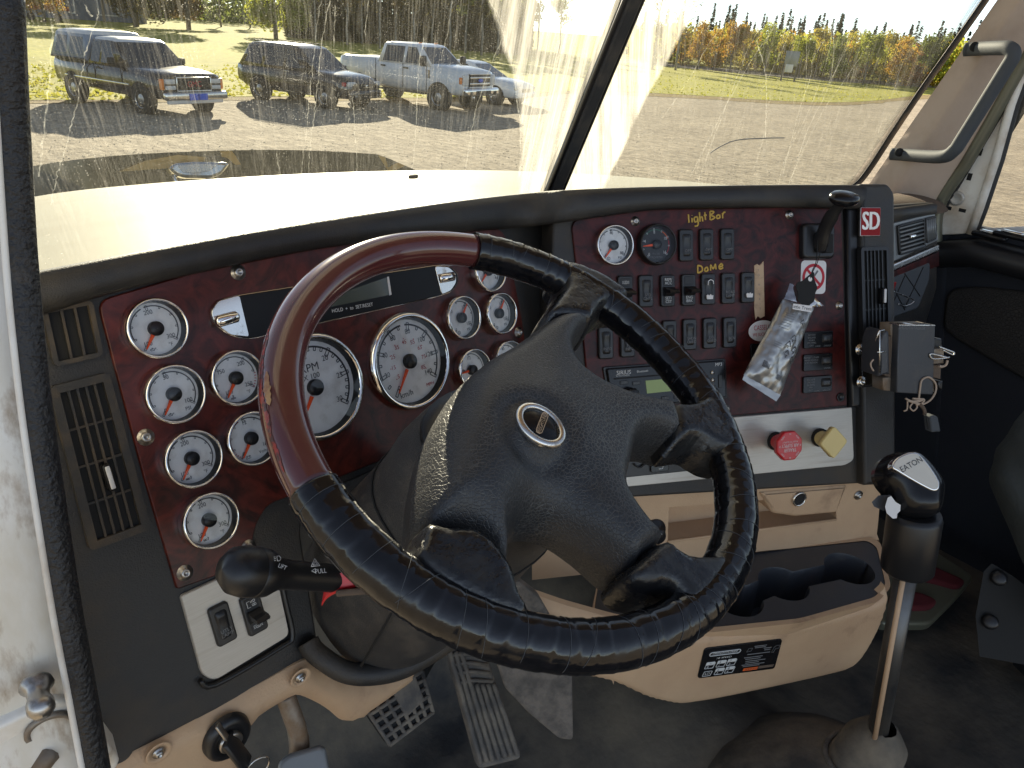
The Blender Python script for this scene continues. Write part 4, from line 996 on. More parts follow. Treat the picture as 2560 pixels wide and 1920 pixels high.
# hub pad
HO = [(1372, 812), (1330, 838), (1269, 884), (1200, 925), (1143, 967), (1108, 1015), (1080, 1070), (1058, 1149), (1044, 1236), (1042, 1300), (1052, 1335), (1100, 1340), (1165, 1342), (1217, 1375), (1262, 1432), (1274, 1425), (1276, 1380), (1280, 1340), (1296, 1314), (1330, 1297), (1373, 1300), (1417, 1318), (1480, 1362), (1561, 1428), (1600, 1404), (1645, 1366), (1610, 1333), (1566, 1276), (1550, 1236), (1560, 1190), (1575, 1128), (1596, 1104), (1640, 1100), (1684, 1112), (1682, 1080), (1660, 1030), (1600, 1015), (1542, 1000), (1480, 974), (1440, 945), (1424, 912), (1424, 885), (1440, 855), (1463, 826), (1420, 808)]
HU = WF.poly(HO, -.005)
HU = [(p.x, p.y) for p in resample(smooth_path([V(p) for p in HU], 4, True), 190)]
EC = V(WF.uv(1361, 1049, .045))
def hubz(x, y, d):
    k = max(0, min(1, (-.005-x)/.07)); w_ = .017+.020*k; e = min(1, d/w_); z = -.012-.012*k + (.034+.012*k)*sqrt(max(0, 1-(1-e)**2)) + .006*min(1, d/.06)
    r = (V((x, y))-EC).length; z += .012*math.exp(-(r/.07)**2)
    z -= .006*math.exp(-((r-.028)/.009)**2)                 # dished ring round the emblem
    q = V((x, y))-V(WF.uv(1395, 1215, .02)); z -= .016*math.exp(-((q.length)/.035)**2)
    return z
mb = MB(); mb.pillow(HU, hubz, .0055, -.042); hub = obj('hub_pad', mb, 'leather', wheel, WF.m, 'large crackled black leather airbag pad')
# a curved wear scar in the leather
mb = MB(); mb.tube([(*WF.uv(x, y, .03), 0) for x, y in ()] or [(0, 0, -.02), (.001, 0, -.02)], .0002, 4); mb.bm.free()
# emblem
ez = hubz(EC.x, EC.y, .09)
ed = V(WF.uv(1400, 1085, .045)) - V(WF.uv(1322, 1013, .045)); ea = atan2(ed.y, ed.x)
EM = WF.mat(EC.x, EC.y, ez-.002, ea)
mb = MB(); mb.lathe([(.0215, 0), (.0215, .003), (.020, .0048), (.0165, .0052), (.0155, .0035), (.0155, .002)], 44, sx=1.10, sy=.92); em = obj('emblem', mb, 'chrome_worn', wheel, EM, 'oval chrome ring emblem with a lettered black centre')
mb = MB(); mb.lathe([(.0158, .0022), (.010, .0042), (.0001, .0048)], 36, sx=1.10, sy=.92); obj('emblem_disc', mb, 'black_gloss', em, EM)
td = V(WF.uv(1372, 1022, .05)) - V(WF.uv(1350, 1080, .05)); ta = atan2(td.y, td.x)
TM = WF.mat(EC.x, EC.y, ez-.002+.0053, ta); mb = MB(); L = .0245
mb.text('FREIGHTLINER', .0037, None, .0, xs=.78); obj('lettering', mb, 'tape_beige', em, TM)
mb = MB(); O_ = rrect(L, .0052, .0026, 6); mb.tube([(x, y, 0) for x, y in O_], .00035, 5, closed=True); obj('letter_frame', mb, 'tape_beige', em, TM)

# spokes, taped out to the rim
def spoke(pts, zt, label=None, m='tape_worn'):
    U = [(p.x, p.y) for p in resample(smooth_path([V(p) for p in WF.poly(pts, .0)], 5, True), 90)]
    def z(x, y, d):
        return -.014 + (.014+zt)*sqrt(max(0, 1-(1-min(1, d/.011))**2)) + .0006*noise.noise(V((x*70, y*70, 0)))
    mb = MB(); mb.pillow(U, z, .005, -.030); return obj('spoke', mb, m, wheel, WF.m, label)
spoke([(1376, 818), (1352, 800), (1368, 770), (1392, 735), (1396, 715), (1384, 692), (1402, 672), (1480, 700), (1556, 748), (1560, 765), (1520, 778), (1490, 795), (1470, 830), (1430, 824)], .0195)
spoke([(1652, 1030), (1700, 1024), (1730, 1010), (1750, 985), (1775, 985), (1830, 1095), (1825, 1150), (1790, 1150), (1760, 1135), (1730, 1118), (1690, 1122), (1672, 1115)], .0195)
spoke([(1636, 1362), (1690, 1395), (1750, 1400), (1800, 1390), (1815, 1410), (1790, 1470), (1740, 1530), (1700, 1540), (1680, 1510), (1655, 1490), (1610, 1492), (1562, 1475), (1552, 1432)], .0195)
spoke([(1046, 1322), (1024, 1370), (1016, 1420), (1060, 1472), (1120, 1508), (1200, 1548), (1290, 1578), (1316, 1548), (1292, 1500), (1272, 1435), (1222, 1368), (1168, 1334), (1100, 1330)], .0195, 'lower spoke with worn shiny tape in a patch of sun')

# column
colm = thing('steering_column', 'dark textured plastic steering column shroud below the wheel hub', 'steering column', M=Matrix.Translation(WC - WN*.33))
def colring(t, a, b, ex=2.6, du=0, dv=0):
    r = []
    for k in range(40):
        th = 2*pi*k/40; c, s_ = cos(th), sin(th); e = 2/ex
        r.append(WF.pt(du + a*math.copysign(abs(c)**e, c), dv + b*math.copysign(abs(s_)**e, s_), -t))
    return r
mb = MB(); mb.loft([colring(.058, .062, .062), colring(.066, .082, .078), colring(.10, .092, .085), colring(.14, .094, .088), colring(.22, .094, .096, 2.6, 0, .01), colring(.30, .098, .104, 2.6, 0, .02), colring(.40, .098, .104, 2.6, 0, .03)], True, True, False)
obj('shroud', mb, 'column_plastic', colm)
mb = MB(); mb.loft([colring(.050, .060, .060), colring(.052, .077, .074), colring(.060, .078, .075), colring(.062, .060, .060)], True, True, True); obj('collar', mb, 'black_satin', colm)
mb = MB(); mb.tube([*colring(.155, .0952, .0902, 2.6, 0, .002)], .0012, 6, closed=True); obj('shroud_seam', mb, 'black_matte', colm)
mb = MB(); mb.tube([WF.pt(-.092, -.03, -.15), WF.pt(-.095, -.04, -.25), WF.pt(-.098, -.045, -.36)], .0014, 6); obj('shroud_seam', mb, 'black_matte', colm)
# multi-function stalk
k0, k1 = at(612, 1428, .60), at(905, 1452, .70); d = (k1-k0).normalized(); SM = frame_at(k0, d, (0, 0, 1))
L = (k1-k0).length
stp = [(.0001, -.021), (.012, -.0185), (.0185, -.011), (.0208, .0), (.0205, .008)]
mb = MB(); mb.lathe(stp, 32); stalk = obj('stalk', mb, 'black_satin', colm, SM, 'black turn signal stalk with a fat rounded end')
mb = MB(); mb.lathe([(.0200, .0082), (.0207, .009), (.0195, .020), (.0135, .032), (.0125, .045), (.0125, L)], 32); obj('stalk_arm', mb, 'black_satin', stalk, SM)
FS = Frame(k0, d, (-d.cross(V((0, 0, 1))).cross(d)).normalized()*-.5 + (-ray(700, 1430)).normalized())
def on_arm(px, py, r): return FS.pmat(px, py, r)
mb = MB(); mb.text('PULL', .0040, None, 0, xs=.75); obj('lettering', mb, 'print_white', stalk, on_arm(802, 1428, .0140))
mb = MB(); mb.strokes([[(.0015, -.0018), (-.0015, 0), (.0015, .0018), (.0015, -.0018)]], .0008); obj('arrow_mark', mb, 'print_white', stalk, on_arm(784, 1427, .0138))
mb = MB(); mb.text('LIFT', .0036, Matrix.Rotation(-.5, 4, 'Z'), 0, xs=.75); obj('lettering', mb, 'print_white', stalk, on_arm(706, 1417, .0155))
mb = MB(); mb.strokes([[(-.001, -.002), (.001, -.002), (.002, 0), (.001, .002), (-.001, .002), (-.001, -.002)], [(-.002, .0015), (-.0035, .0015)], [(-.002, 0), (-.0035, 0)], [(-.002, -.0015), (-.0035, -.0015)]], .0004); obj('lamp_mark', mb, 'print_white', stalk, on_arm(696, 1396, .0170))
mb = MB(); mb.strokes([[(-.0035, -.0025), (.0035, -.0025), (0, .004), (-.0035, -.0025)]], .0005); mb.strokes([[(-.0017, -.0015), (.0017, -.0015), (0, .0017), (-.0017, -.0015)]], .0004); obj('hazard_triangle', mb, 'paper_white', stalk, on_arm(788, 1408, .0140))
# red tilt tab under the stalk
mb = MB(); rp_ = smooth_path([at(808, 1490, .672), at(822, 1470, .668), at(850, 1455, .665), at(900, 1440, .67)], 6); side = (at(815, 1440, .672)-at(806, 1490, .672))
mb.loft([[p - side*.42 + V((0, 0, .001)), p + side*.42 + V((0, 0, .001)), p + side*.42 - V((0, 0, .002)), p - side*.42 - V((0, 0, .002))] for p in rp_], True, True, True, smooth=False); obj('tilt_tab', mb, 'red_plastic', colm, None, 'glossy red tab below the stalk')
mb = MB(); mb.box((0, 0, 0), (.028, .006, .03), M=frame_at(at(880, 1480, .675), ray(880, 1480)), bev=.002); obj('dark_slot', mb, 'brown_pad', colm)

# lower lip of the column opening and the beige knee panel
lipP = [LP.at(x, y, h) for x, y, h in ((770, 1604, .002), (783, 1626, .008), (815, 1652, .02), (855, 1676, .03), (900, 1686, .04), (960, 1682, .05), (1010, 1668, .055), (1060, 1642, .06), (1120, 1604, .065), (1180, 1560, .065))]
mb = MB(); mb.tube(smooth_path(lipP, 5), .0125, 14, flat=1.0); dpart('opening_lip', mb, 'dash_plastic')
KP = Frame(LP.at(640, 1740, .004), azel(84, 0), azel(174, -2))
top = [(-60, 2030), (200, 1950), (338, 1886), (480, 1812), (625, 1740), (790, 1655)]
mb = MB(); ko = KP.poly([(200, 1955), (338, 1889), (625, 1742), (775, 1662), (800, 1672), (850, 1700), (905, 1712), (970, 1706), (1040, 1680), (1150, 1610), (1150, 1625), (1000, 1732), (925, 1790), (890, 1812), (862, 1812), (835, 1790), (800, 1768), (745, 1748), (700, 1765), (650, 1800), (620, 1850), (600, 1960), (560, 2060), (200, 2060)])
ko = [(p.x, p.y) for p in resample(smooth_path([V(p) for p in ko], 4, True), 150)]
mb.pillow(ko, lambda x, y, d: -.010+.014*sqrt(max(0, 1-(1-min(1, d/.018))**2)), .012, -.06); knee = dpart('knee_panel', mb, 'beige', KP, 'scuffed beige knee panel below the driver fascia')
for p in ((751, 1694), (397, 1882)):
    M = KP.pmat(*p, .0045); mb = MB(); mb.lathe([(.0125, .0005), (.0120, .0015), (.0085, -.0005), (.0080, -.002), (.0001, -.002)], 20); r_ = obj('screw_recess', mb, 'beige', knee, M)
    screw(KP, *p, r=.0042, h=.0035, parent=knee)
M = KP.pmat(565, 1838, .004) ; mb = MB(); mb.lathe([(.030, 0), (.029, .006), (.024, .010), (.019, .0105), (.017, .008), (.0001, .008)], 32, sx=.85); ig = dpart('ignition_lock', mb, 'black_satin', M=M)
mb = MB(); mb.lathe([(.0125, .008), (.0125, .0125), (.011, .0135), (.0001, .0135)], 24); obj('lock_barrel', mb, 'steel', ig, M)
key = thing('ignition_key', 'dark key with a ring hanging in the ignition lock', 'key', M.translation)
kb, kt = KP.at(562, 1838, .017), KP.at(612, 1905, .030)
mb = MB(); MK = frame_at(kb.lerp(kt, .62), (kt-kb)); mb.box((0, 0, 0), (.022, .006, .045), bev=.0025); obj('key_head', mb, 'black_satin', key, MK)
mb = MB(); mb.box((0, 0, -.028), (.008, .0025, .03), bev=.0008); obj('key_blade', mb, 'steel', key, MK)
mb = MB(); c = kt + V((.012, -.004, -.012)); mb.tube([c + V((.012*cos(a*pi/12), 0, .012*sin(a*pi/12))) for a in range(24)], .0012, 6, closed=True); obj('key_ring', mb, 'chrome_worn', key)
# ------------------------------------------------------------------ lower console with cup holders
KC = Frame(CP.at(1900, 1228, -.012), azel(111, 0), azel(201, 4))
cons = thing('lower_console', 'scuffed beige lower console with cup holders beside the gear lever', 'console', KC.at(1900, 1500))
tray = KC.poly([(1672, 1268), (2090, 1236), (2091, 1298), (1669, 1353)])
mb = MB(); mb.plate(KC.poly([(1330, 1250), (2204, 1196), (2196, 1300), (2192, 1335), (2198, 1350), (1900, 1378), (1500, 1432), (1330, 1450)]), [tray], 0.0, rim=.05)
mb.loft([[(x, y, 0) for x, y in KC.poly([(2204, 1196), (2196, 1300), (2192, 1335), (2216, 1400), (2216, 1440)])], [(x, y, -.12) for x, y in KC.poly([(2204, 1196), (2196, 1300), (2192, 1335), (2216, 1400), (2216, 1440)])]], closed=False)
obj('console_face', mb, 'beige', cons, KC.m)
mb = MB(); mb.slab([(x, y) for x, y in tray], -.0502, -.0500); obj('tray_back', mb, 'beige', cons, KC.m)
mb = MB(); mb.tube([KC.at(1669, 1354, .001), KC.at(2091, 1299, .001)], .0022, 8); obj('tray_lip', mb, 'beige', cons)
mb = MB(); mb.slab(round_poly(KC.poly([(1895, 1228), (2116, 1210), (2090, 1280), (1985, 1290), (1928, 1282)]), .006), -.04, .004, .006); sb = obj('socket_housing', mb, 'beige', cons, KC.m)
M = KC.pmat(1996, 1246, .004); mb = MB(); mb.lathe([(.0135, 0), (.0135, .004), (.0115, .005), (.0105, .003), (.0105, -.0)], 28); so_ = obj('power_socket', mb, 'chrome_worn', sb, M)
mb = MB(); mb.lathe([(.0108, .0012), (.0001, .0010)], 24); obj('socket_well', mb, 'black_matte', sb, M)
screw(KC, 2146, 1238, r=.0058, h=.001, parent=cons)
M = KC.pmat(1633, 1328, .001); mb = MB(); mb.lathe([(.022, 0), (.020, .004), (.0135, .006), (.0135, .017), (.0125, .019), (.0001, .0195)], 28); kb_ = obj('lighter_knob', mb, 'black_satin', cons, M)
mb = MB(); mb.strokes([[(-.003, -.006), (-.003, .001), (.002, .001)], [(-.004, -.004), (-.004, -.006)], [(.001, .005), (.004, .007)]], .0014); obj('lighter_symbol', mb, 'print_white', kb_, M @ Matrix.Translation((0, 0, .0200)))
# bin with cups
def lobes(cc, nk=.019):
    cc = sorted(cc); o = []
    def arc(c, a0, a1, n=14):
        return [(c[0]+c[2]*cos(a0+(a1-a0)*k/n), c[1]+c[2]*sin(a0+(a1-a0)*k/n)) for k in range(n+1)]
    q = math.asin(nk/cc[0][2]); N = len(cc)
    for i, c in enumerate(cc):                      # along the lower side, left to right
        th = atan2(cc[min(i+1, N-1)][1]-cc[max(i-1, 0)][1], cc[min(i+1, N-1)][0]-cc[max(i-1, 0)][0])
        o += arc(c, th+(pi+q if i else pi/2+.3), th+(2*pi-q if i < N-1 else 2*pi))
    for i, c in reversed(list(enumerate(cc))):
        th = atan2(cc[min(i+1, N-1)][1]-cc[max(i-1, 0)][1], cc[min(i+1, N-1)][0]-cc[max(i-1, 0)][0])
        o += arc(c, th+(q if i < N-1 else 0), th+(pi-q if i else pi/2+.2))
    return o
ZT = KC.at(2000, 1372).z
fa, fb = at_z(1777, 1583, ZT), at_z(2199, 1502, ZT); fu = (fb-fa); fu.z = 0; fu.normalize()
BF = Frame(fa, fu, V((fu.y, -fu.x, 0)) + V((0, 0, -.12)))
TI = Frame(fa, fu, (0, 0, 1))
bo = BF.poly([(1255, 1490), (1420, 1530), (1600, 1575), (1777, 1590), (2000, 1560), (2199, 1506), (2224, 1476), (2224, 1520), (2190, 1600), (2145, 1663), (2080, 1690), (1900, 1730), (1722, 1764), (1660, 1760), (1614, 1748), (1532, 1712), (1435, 1690), (1255, 1640)])
bo = [(p.x, p.y) for p in resample(smooth_path([V(p) for p in bo], 3, True), 120)]
mb = MB(); mb.pillow(bo, lambda x, y, d: -.012+.014*sqrt(max(0, 1-(1-min(1, d/.016))**2)), .008, -.022); bn = obj('bin_front', mb, 'beige', cons, BF.m, 'curved beige bin front carrying the shift label')
back_r, back_l = TI.uv(2196, 1352), TI.uv(1500, 1440)
out = TI.poly([(1470, 1575), (1777, 1586), (2000, 1562), (2196, 1508), (2226, 1472), (2200, 1362), (2176, 1346), (1900, 1374), (1500, 1425)])
mb = MB(); cc = []
for x, y, r in ((1842, 1500, .0405), (1958, 1462, .0405), (2122, 1424, .0405)):
    cc.append((*TI.uv(x, y), r))
cups = [lobes(cc)]
ins = TI.poly([(1480, 1566), (1777, 1573), (1999, 1550), (2185, 1497), (2212, 1466), (2190, 1372), (2166, 1356), (1900, 1384), (1500, 1435)])
ins = round_poly(ins, .012); inr = ins if area2(ins) > 0 else ins[::-1]
ro_ = round_poly(out, .012); ro_ = ro_ if area2(ro_) > 0 else ro_[::-1]
mb.plate(ro_, [inset(inr, -.0005)], .004)
mb.loft([[(x, y, .004) for x, y in ro_], [(x, y, -.11) for x, y in inset(ro_, .05)]], True); obj('bin_rim', mb, 'beige', cons, TI.m)
mb = MB(); mb.plate(inr, cups, .003, rim=.0); ch = obj('cup_tray', mb, 'box_blue', cons, TI.m, 'dark cup holder insert with three wells')
c = cups[0]; c = c if area2(c) > 0 else c[::-1]; c2 = inset(c, .003)
mb = MB(); mb.loft([[(x, y, .0032) for x, y in c], [(x, y, -.001) for x, y in inset(c, .0012)], [(x, y, -.08) for x, y in c2]], True); mb.plate(c2, z=-.08); obj('cup_well', mb, 'box_blue', ch, TI.m)
# shift pattern label
lq = quad(BF.poly([(1762, 1622), (1957, 1598), (1937, 1672), (1744, 1697)], .004))
def lpt(s, t): p = lq(s, t); return (p.x, p.y)
def lm(s, t, h=.0046): p = lq(s, t); q2 = lq(s+.05, t); q3 = lq(s, t-.05); return BF.mat(p.x, p.y, h, atan2(q2.y-p.y, q2.x-p.x))
LW = (lq(1, .5)-lq(0, .5)).length
mb = MB(); mb.slab(round_poly([lpt(0, 0), lpt(1, 0), lpt(1, 1), lpt(0, 1)], .007), .0, .0040, .0005, 1); lab = obj('shift_label', mb, 'black_gloss', cons, BF.m, 'black shift pattern label with orange warning strip')
mb = MB(); mb.tube([(x, y, 0) for x, y in rrect(LW*.38, LW*.055, LW*.026, 6)], .0008, 5, closed=True); mb.text('FREIGHTLINER', LW*.030, None, 0, xs=1.15, shear=.2); obj('lettering', mb, 'print_white', lab, lm(.27, .20, .0048))
mb = MB(); mb.text('18 SPEED', LW*.026, None, 0, xs=1.35); obj('lettering', mb, 'print_white', lab, lm(.27, .36, .0046))
for (s, t, a, b) in ((.115, .58, '', 'R'), (.255, .57, '5', '1'), (.385, .56, '7', '3'), (.255, .83, '6', '2'), (.385, .82, '8', '4')):
    mb = MB(); mb.slab(rrect(LW*.105, LW*.048, LW*.008), 0, .0004); q = obj('gear_box', mb, 'print_white', lab, lm(s, t-.065, .0043))
    mb = MB(); mb.tube([(x, y, 0) for x, y in rrect(LW*.105, LW*.09, LW*.010, 4)], .0005, 5, closed=True); mb.text(b, LW*.032, Matrix.Translation((-LW*.02, -LW*.024, 0)), .0002); obj('gear_frame', mb, 'print_white', lab, lm(s, t, .0046))
    mb = MB(); mb.text(a, LW*.036, Matrix.Translation((-LW*.02, 0, 0)), 0) if a else mb.text('N', LW*.02); obj('lettering', mb, 'print_black', lab, lm(s, t-.065, .0050))
mb = MB(); mb.tube([(x, y, 0) for x, y in rrect(LW*.10, LW*.075, LW*.010, 4)], .0005, 5, closed=True); mb.text('LO', LW*.034); obj('gear_frame', mb, 'print_white', lab, lm(.105, .85, .0046))
for k, (s, t, wd) in enumerate(((.72, .37, .30), (.66, .47, .24), (.66, .53, .20), (.70, .60, .26), (.66, .66, .18), (.68, .72, .30), (.66, .77, .22), (.72, .12, .16), (.72, .17, .14), (.82, .22, .10), (.82, .28, .08))):
    mb = MB(); mb.slab(rrect(LW*wd, LW*.012, LW*.002), 0, .0003); obj('small_print', mb, 'print_grey', lab, lm(s, t, .0042))
mb = MB(); mb.slab(rrect(LW*.19, LW*.042, LW*.003), 0, .0003); obj('warning_strip', mb, 'print_orange', lab, lm(.66, .88, .0043))
mb = MB(); mb.text('WARNING', LW*.026); obj('lettering', mb, 'print_black', lab, lm(.67, .88, .0048))
mb = MB(); mb.slab(rrect(LW*.20, LW*.040, LW*.003), 0, .0003); obj('brown_strip', mb, 'brown_pad', lab, lm(.865, .86, .0043))
mb = MB(); mb.strokes([[(-.004, -.008), (-.004, .004), (-.001, .008), (.006, .007), (.006, 0), (0, 0), (0, -.008), (-.004, -.008)]], .0006); mb.strokes([[(-.02, .004), (-.012, .006), (-.012, .012), (-.019, .012), (-.02, .004)]], .0006, 0, Matrix.Translation((-.035, -.004, 0))); obj('knob_drawing', mb, 'print_grey', lab, lm(.93, .28, .0045))
# between column and console: a paler mottled piece of carpet on the tunnel side, a dark ledge and an orange edge
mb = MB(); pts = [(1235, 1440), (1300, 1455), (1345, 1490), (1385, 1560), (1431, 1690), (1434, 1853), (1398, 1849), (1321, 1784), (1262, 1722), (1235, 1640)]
FT = Frame(at(1380, 1700, .93), azel(60, 0), azel(215, 22)); mb.slab(round_poly(FT.poly(pts), .006), -.02, 0, .004); obj('tunnel_carpet', mb, 'mottled_carpet', None, FT.m, kind='structure')
# ------------------------------------------------------------------ gear lever
mat('knob_silver', (.66, .62, .53), .3, metal=.25)
mat('dark_chrome', (.12, .12, .12), .42, metal=.9, dirt=(.10, .085, .065), dscale=14, dlo=.45, dhi=.8)
gear = thing('gear_lever', 'tall chrome gear lever with a black knob and metal badge plate', 'gear lever', at(2195, 1850, 1.02))
DK = .95
KF = Frame(at(2275, 1190, DK), azel(120, 10), azel(222, 42))
def k5(x, y): return (2160+x/3.607, 1100+y/3.607)           # from the enlarged view of the knob
ko_ = [k5(*p) for p in ((125, 300), (160, 200), (220, 140), (300, 105), (400, 92), (480, 100), (560, 160), (640, 250), (710, 360), (725, 440), (715, 560), (690, 650), (640, 695), (560, 715), (450, 705), (380, 680), (300, 600), (240, 500), (160, 400))]
U = [(p.x, p.y) for p in resample(smooth_path([V(p) for p in KF.poly(ko_, -.01)], 4, True), 80)]
mb = MB(); mb.pillow(U, lambda x, y, d: -.020+.034*sqrt(max(0, 1-(1-min(1, d/.026))**2)), .004, -.030)
mb.loft([[KF.m.inverted() @ (KF.m @ V((x, y, -.03)))for x, y in U], [(x*.7, y*.7, -.045) for x, y in U]], True, False, True); obj('knob', mb, 'black_gloss', gear, KF.m)
pp = [k5(*p) for p in ((250, 225), (275, 180), (330, 140), (410, 112), (480, 118), (540, 170), (610, 260), (670, 360), (682, 410), (665, 450), (630, 462), (580, 445), (450, 375), (300, 285), (262, 262))]
U2 = [(p.x, p.y) for p in resample(smooth_path([V(p) for p in KF.poly(pp, .015)], 4, True), 60)]
mb = MB(); mb.slab(U2, .004, .0165, .002); kp = obj('knob_plate', mb, 'chrome', gear, KF.m)
mb = MB(); mb.slab(inset(U2 if area2(U2) > 0 else U2[::-1], .0022), .016, .0172, .0003, 1); obj('plate_field', mb, 'knob_silver', kp, KF.m)
p0, p1 = V(KF.uv(*k5(350, 265), .0175)), V(KF.uv(*k5(505, 180), .0175)); mb = MB(); d_ = p1-p0
mb.text('EATON', d_.length/3.6, None, 0, xs=.95); obj('lettering', mb, 'print_black', kp, KF.mat((p0+p1).x/2, (p0+p1).y/2, .0176, atan2(d_.y, d_.x)))
sl0, sl1 = at(*k5(465, 650), DK+.012), at(*k5(385, 1180), DK+.04)
mb = MB(); mb.tube([sl0, sl0.lerp(sl1, .1), sl0.lerp(sl1, .95), sl1], [.030, .033, .0325, .029], 28); obj('sleeve', mb, 'black_satin', gear)
st0, st1 = at(*k5(385, 1170), DK+.04), at(2192, 1845, DK+.17)
mb = MB(); mb.tube([st0, st1], .0142, 24); obj('shaft', mb, 'dark_chrome', gear)
mb = MB(); o_ = V((-.010, -.006, 0)); mb.tube([st0+V((-.017, -.004, 0)), st1+V((-.017, -.004, 0))], .0035, 10); obj('air_line', mb, 'beige', gear)
mb = MB(); c_ = [at(*k5(*p), DK+.0) for p in ((70, 560), (130, 500), (240, 495), (250, 560), (180, 640), (90, 600))]
n_ = -ray(2200, 1265).normalized(); mb.loft([[p+n_*.002 for p in c_], [p-n_*.016 for p in c_]], True, True, True, smooth=False); obj('range_selector', mb, 'box_blue', gear)
c_ = [at(*k5(*p), DK-.012) for p in ((190, 600), (215, 520), (245, 505), (285, 560), (330, 585), (325, 640), (300, 665), (295, 705), (260, 708), (205, 660))]
mb = MB(); mb.loft([[p+n_*.004 for p in c_], [p-n_*.014 for p in c_]], True, True, True, smooth=False); obj('splitter_switch', mb, 'white_plastic', gear)
# rubber boot
bt = st1; mb = MB(); axis = (st0-st1).normalized()
def bring(c, r, sx=1.0, n=28, sq=2.0):
    return [c + V((r*sx*math.copysign(abs(cos(2*pi*k/n))**(2/sq), cos(2*pi*k/n)), r*math.copysign(abs(sin(2*pi*k/n))**(2/sq), sin(2*pi*k/n)), .004*noise.noise(V((k*.7, r*30, 0))))) for k in range(n)]
mb.loft([bring(bt+V((-.05, .02, -.20)), .19, 1, sq=2.6), bring(bt+V((-.05, .02, -.13)), .16, 1, sq=2.6), bring(bt+V((-.04, .015, -.085)), .12, 1, sq=2.5), bring(bt+V((-.01, .005, -.055)), .062, 1), bring(bt+V((-.006, .003, -.05)), .050), bring(bt+V((0, 0, -.01)), .045), bring(bt+V((.004, 0, .012)), .030), bring(bt+V((.006, 0, .020)), .020)], True)
obj('rubber_boot', mb, 'boot_rubber', gear)
mb = MB(); mb.tube(bring(bt+V((-.008, .004, -.050)), .054), .004, 8, closed=True); obj('boot_ring', mb, 'mottled_carpet', gear)

# ------------------------------------------------------------------ pedals
ap = thing('accelerator_pedal', 'long worn ribbed accelerator pedal on the floor', 'pedal', at(1250, 1910, 1.04))
AF = Frame(at(1205, 1770, 1.0), at(1260, 1770, 1.0)-at(1160, 1770, 1.0), azel(205, 38))
aq = quad(AF.poly([(1112, 1612), (1212, 1622), (1306, 1897), (1196, 1925)]))
mb = MB(); mb.slab(round_poly([tuple(aq(*s)) for s in ((0, 0), (1, 0), (1, 1), (0, 1))], .008), -.02, 0, .004); obj('pedal_plate', mb, 'pedal_rubber', ap, AF.m)
for k in range(7):
    s = .08+.14*k; mb = MB(); P = [(*aq(s+.01*noise.noise(V((t*9, k, 0)))*2, t), .001+.0012*noise.noise(V((t*14, k*3, 1)))) for t in [i/22 for i in range(1, 22)] if t > (.30 if k > 2 else .02)]
    mb.tube(P, .0034, 8); obj('tread_rib', mb, 'pedal_rubber', ap, AF.m)
for k in range(4):
    mb = MB(); t = .06+.075*k; mb.tube([(*aq(.12, t+.02), .0005), (*aq(.5, t), .0015), (*aq(.92, t+.015), .0005)], .0028, 8); obj('tread_rib', mb, 'pedal_rubber', ap, AF.m)
bp_ = thing('brake_pedal', 'square brake pedal with a worn waffle rubber pad', 'pedal', at(1000, 1790, 1.0))
BP = Frame(at(1000, 1780, .98), at(1070, 1720, .98)-at(930, 1790, .98), azel(196, 48))
bq = quad(BP.poly([(905, 1768), (1058, 1672), (1086, 1782), (974, 1868)]))
mb = MB(); mb.slab(round_poly([tuple(bq(*s)) for s in ((0, 0), (1, 0), (1, 1), (0, 1))], .010), -.018, 0, .003); obj('pedal_pad', mb, 'black_matte', bp_, BP.m)
for k in range(7):
    s = k/6*.94+.03; mb = MB(); mb.tube([(*bq(s, .02), .001), (*bq(s, .98), .001)], .0027, 8); obj('waffle_rib', mb, 'pedal_rubber', bp_, BP.m)
for k in range(6):
    t = k/5*.94+.03; mb = MB(); mb.tube([(*bq(.02, t), .0012), (*bq(.98, t), .0012)], .0027, 8); obj('waffle_rib', mb, 'pedal_rubber', bp_, BP.m)
mb = MB(); mb.slab(round_poly([tuple(bq(*s)) for s in ((.45, .05), (.85, .0), (.88, .62), (.50, .70))], .004), -.002, .0042, .002); obj('worn_pad_patch', mb, 'pedal_rubber', bp_, BP.m)
mb = MB(); mb.tube([BP.at(1040, 1700, -.02), BP.at(1075, 1640, -.06), at(1100, 1560, 1.15)], .011, 10); obj('pedal_arm', mb, 'black_matte', bp_)
cp_ = thing('clutch_pedal', 'pale curved clutch pedal arm below the knee panel', 'pedal', at(760, 1910, .98))
mb = MB(); mb.tube(smooth_path([at(712, 1735, .95), at(728, 1780, .955), at(744, 1830, .96), at(748, 1880, .96), at(738, 1930, .96)], 5), .0165, 12, flat=.75); obj('pedal_arm', mb, 'rust_metal', cp_)
mb = MB(); CPF = Frame(at(770, 1905, .93), at(830, 1890, .93)-at(720, 1905, .93), azel(200, 50)); mb.slab(round_poly(CPF.poly([(695, 1905), (720, 1885), (800, 1862), (815, 1870), (830, 1960), (690, 1990)]), .008), -.02, 0, .006); obj('pedal_pad', mb, 'vent_silver', cp_, CPF.m)

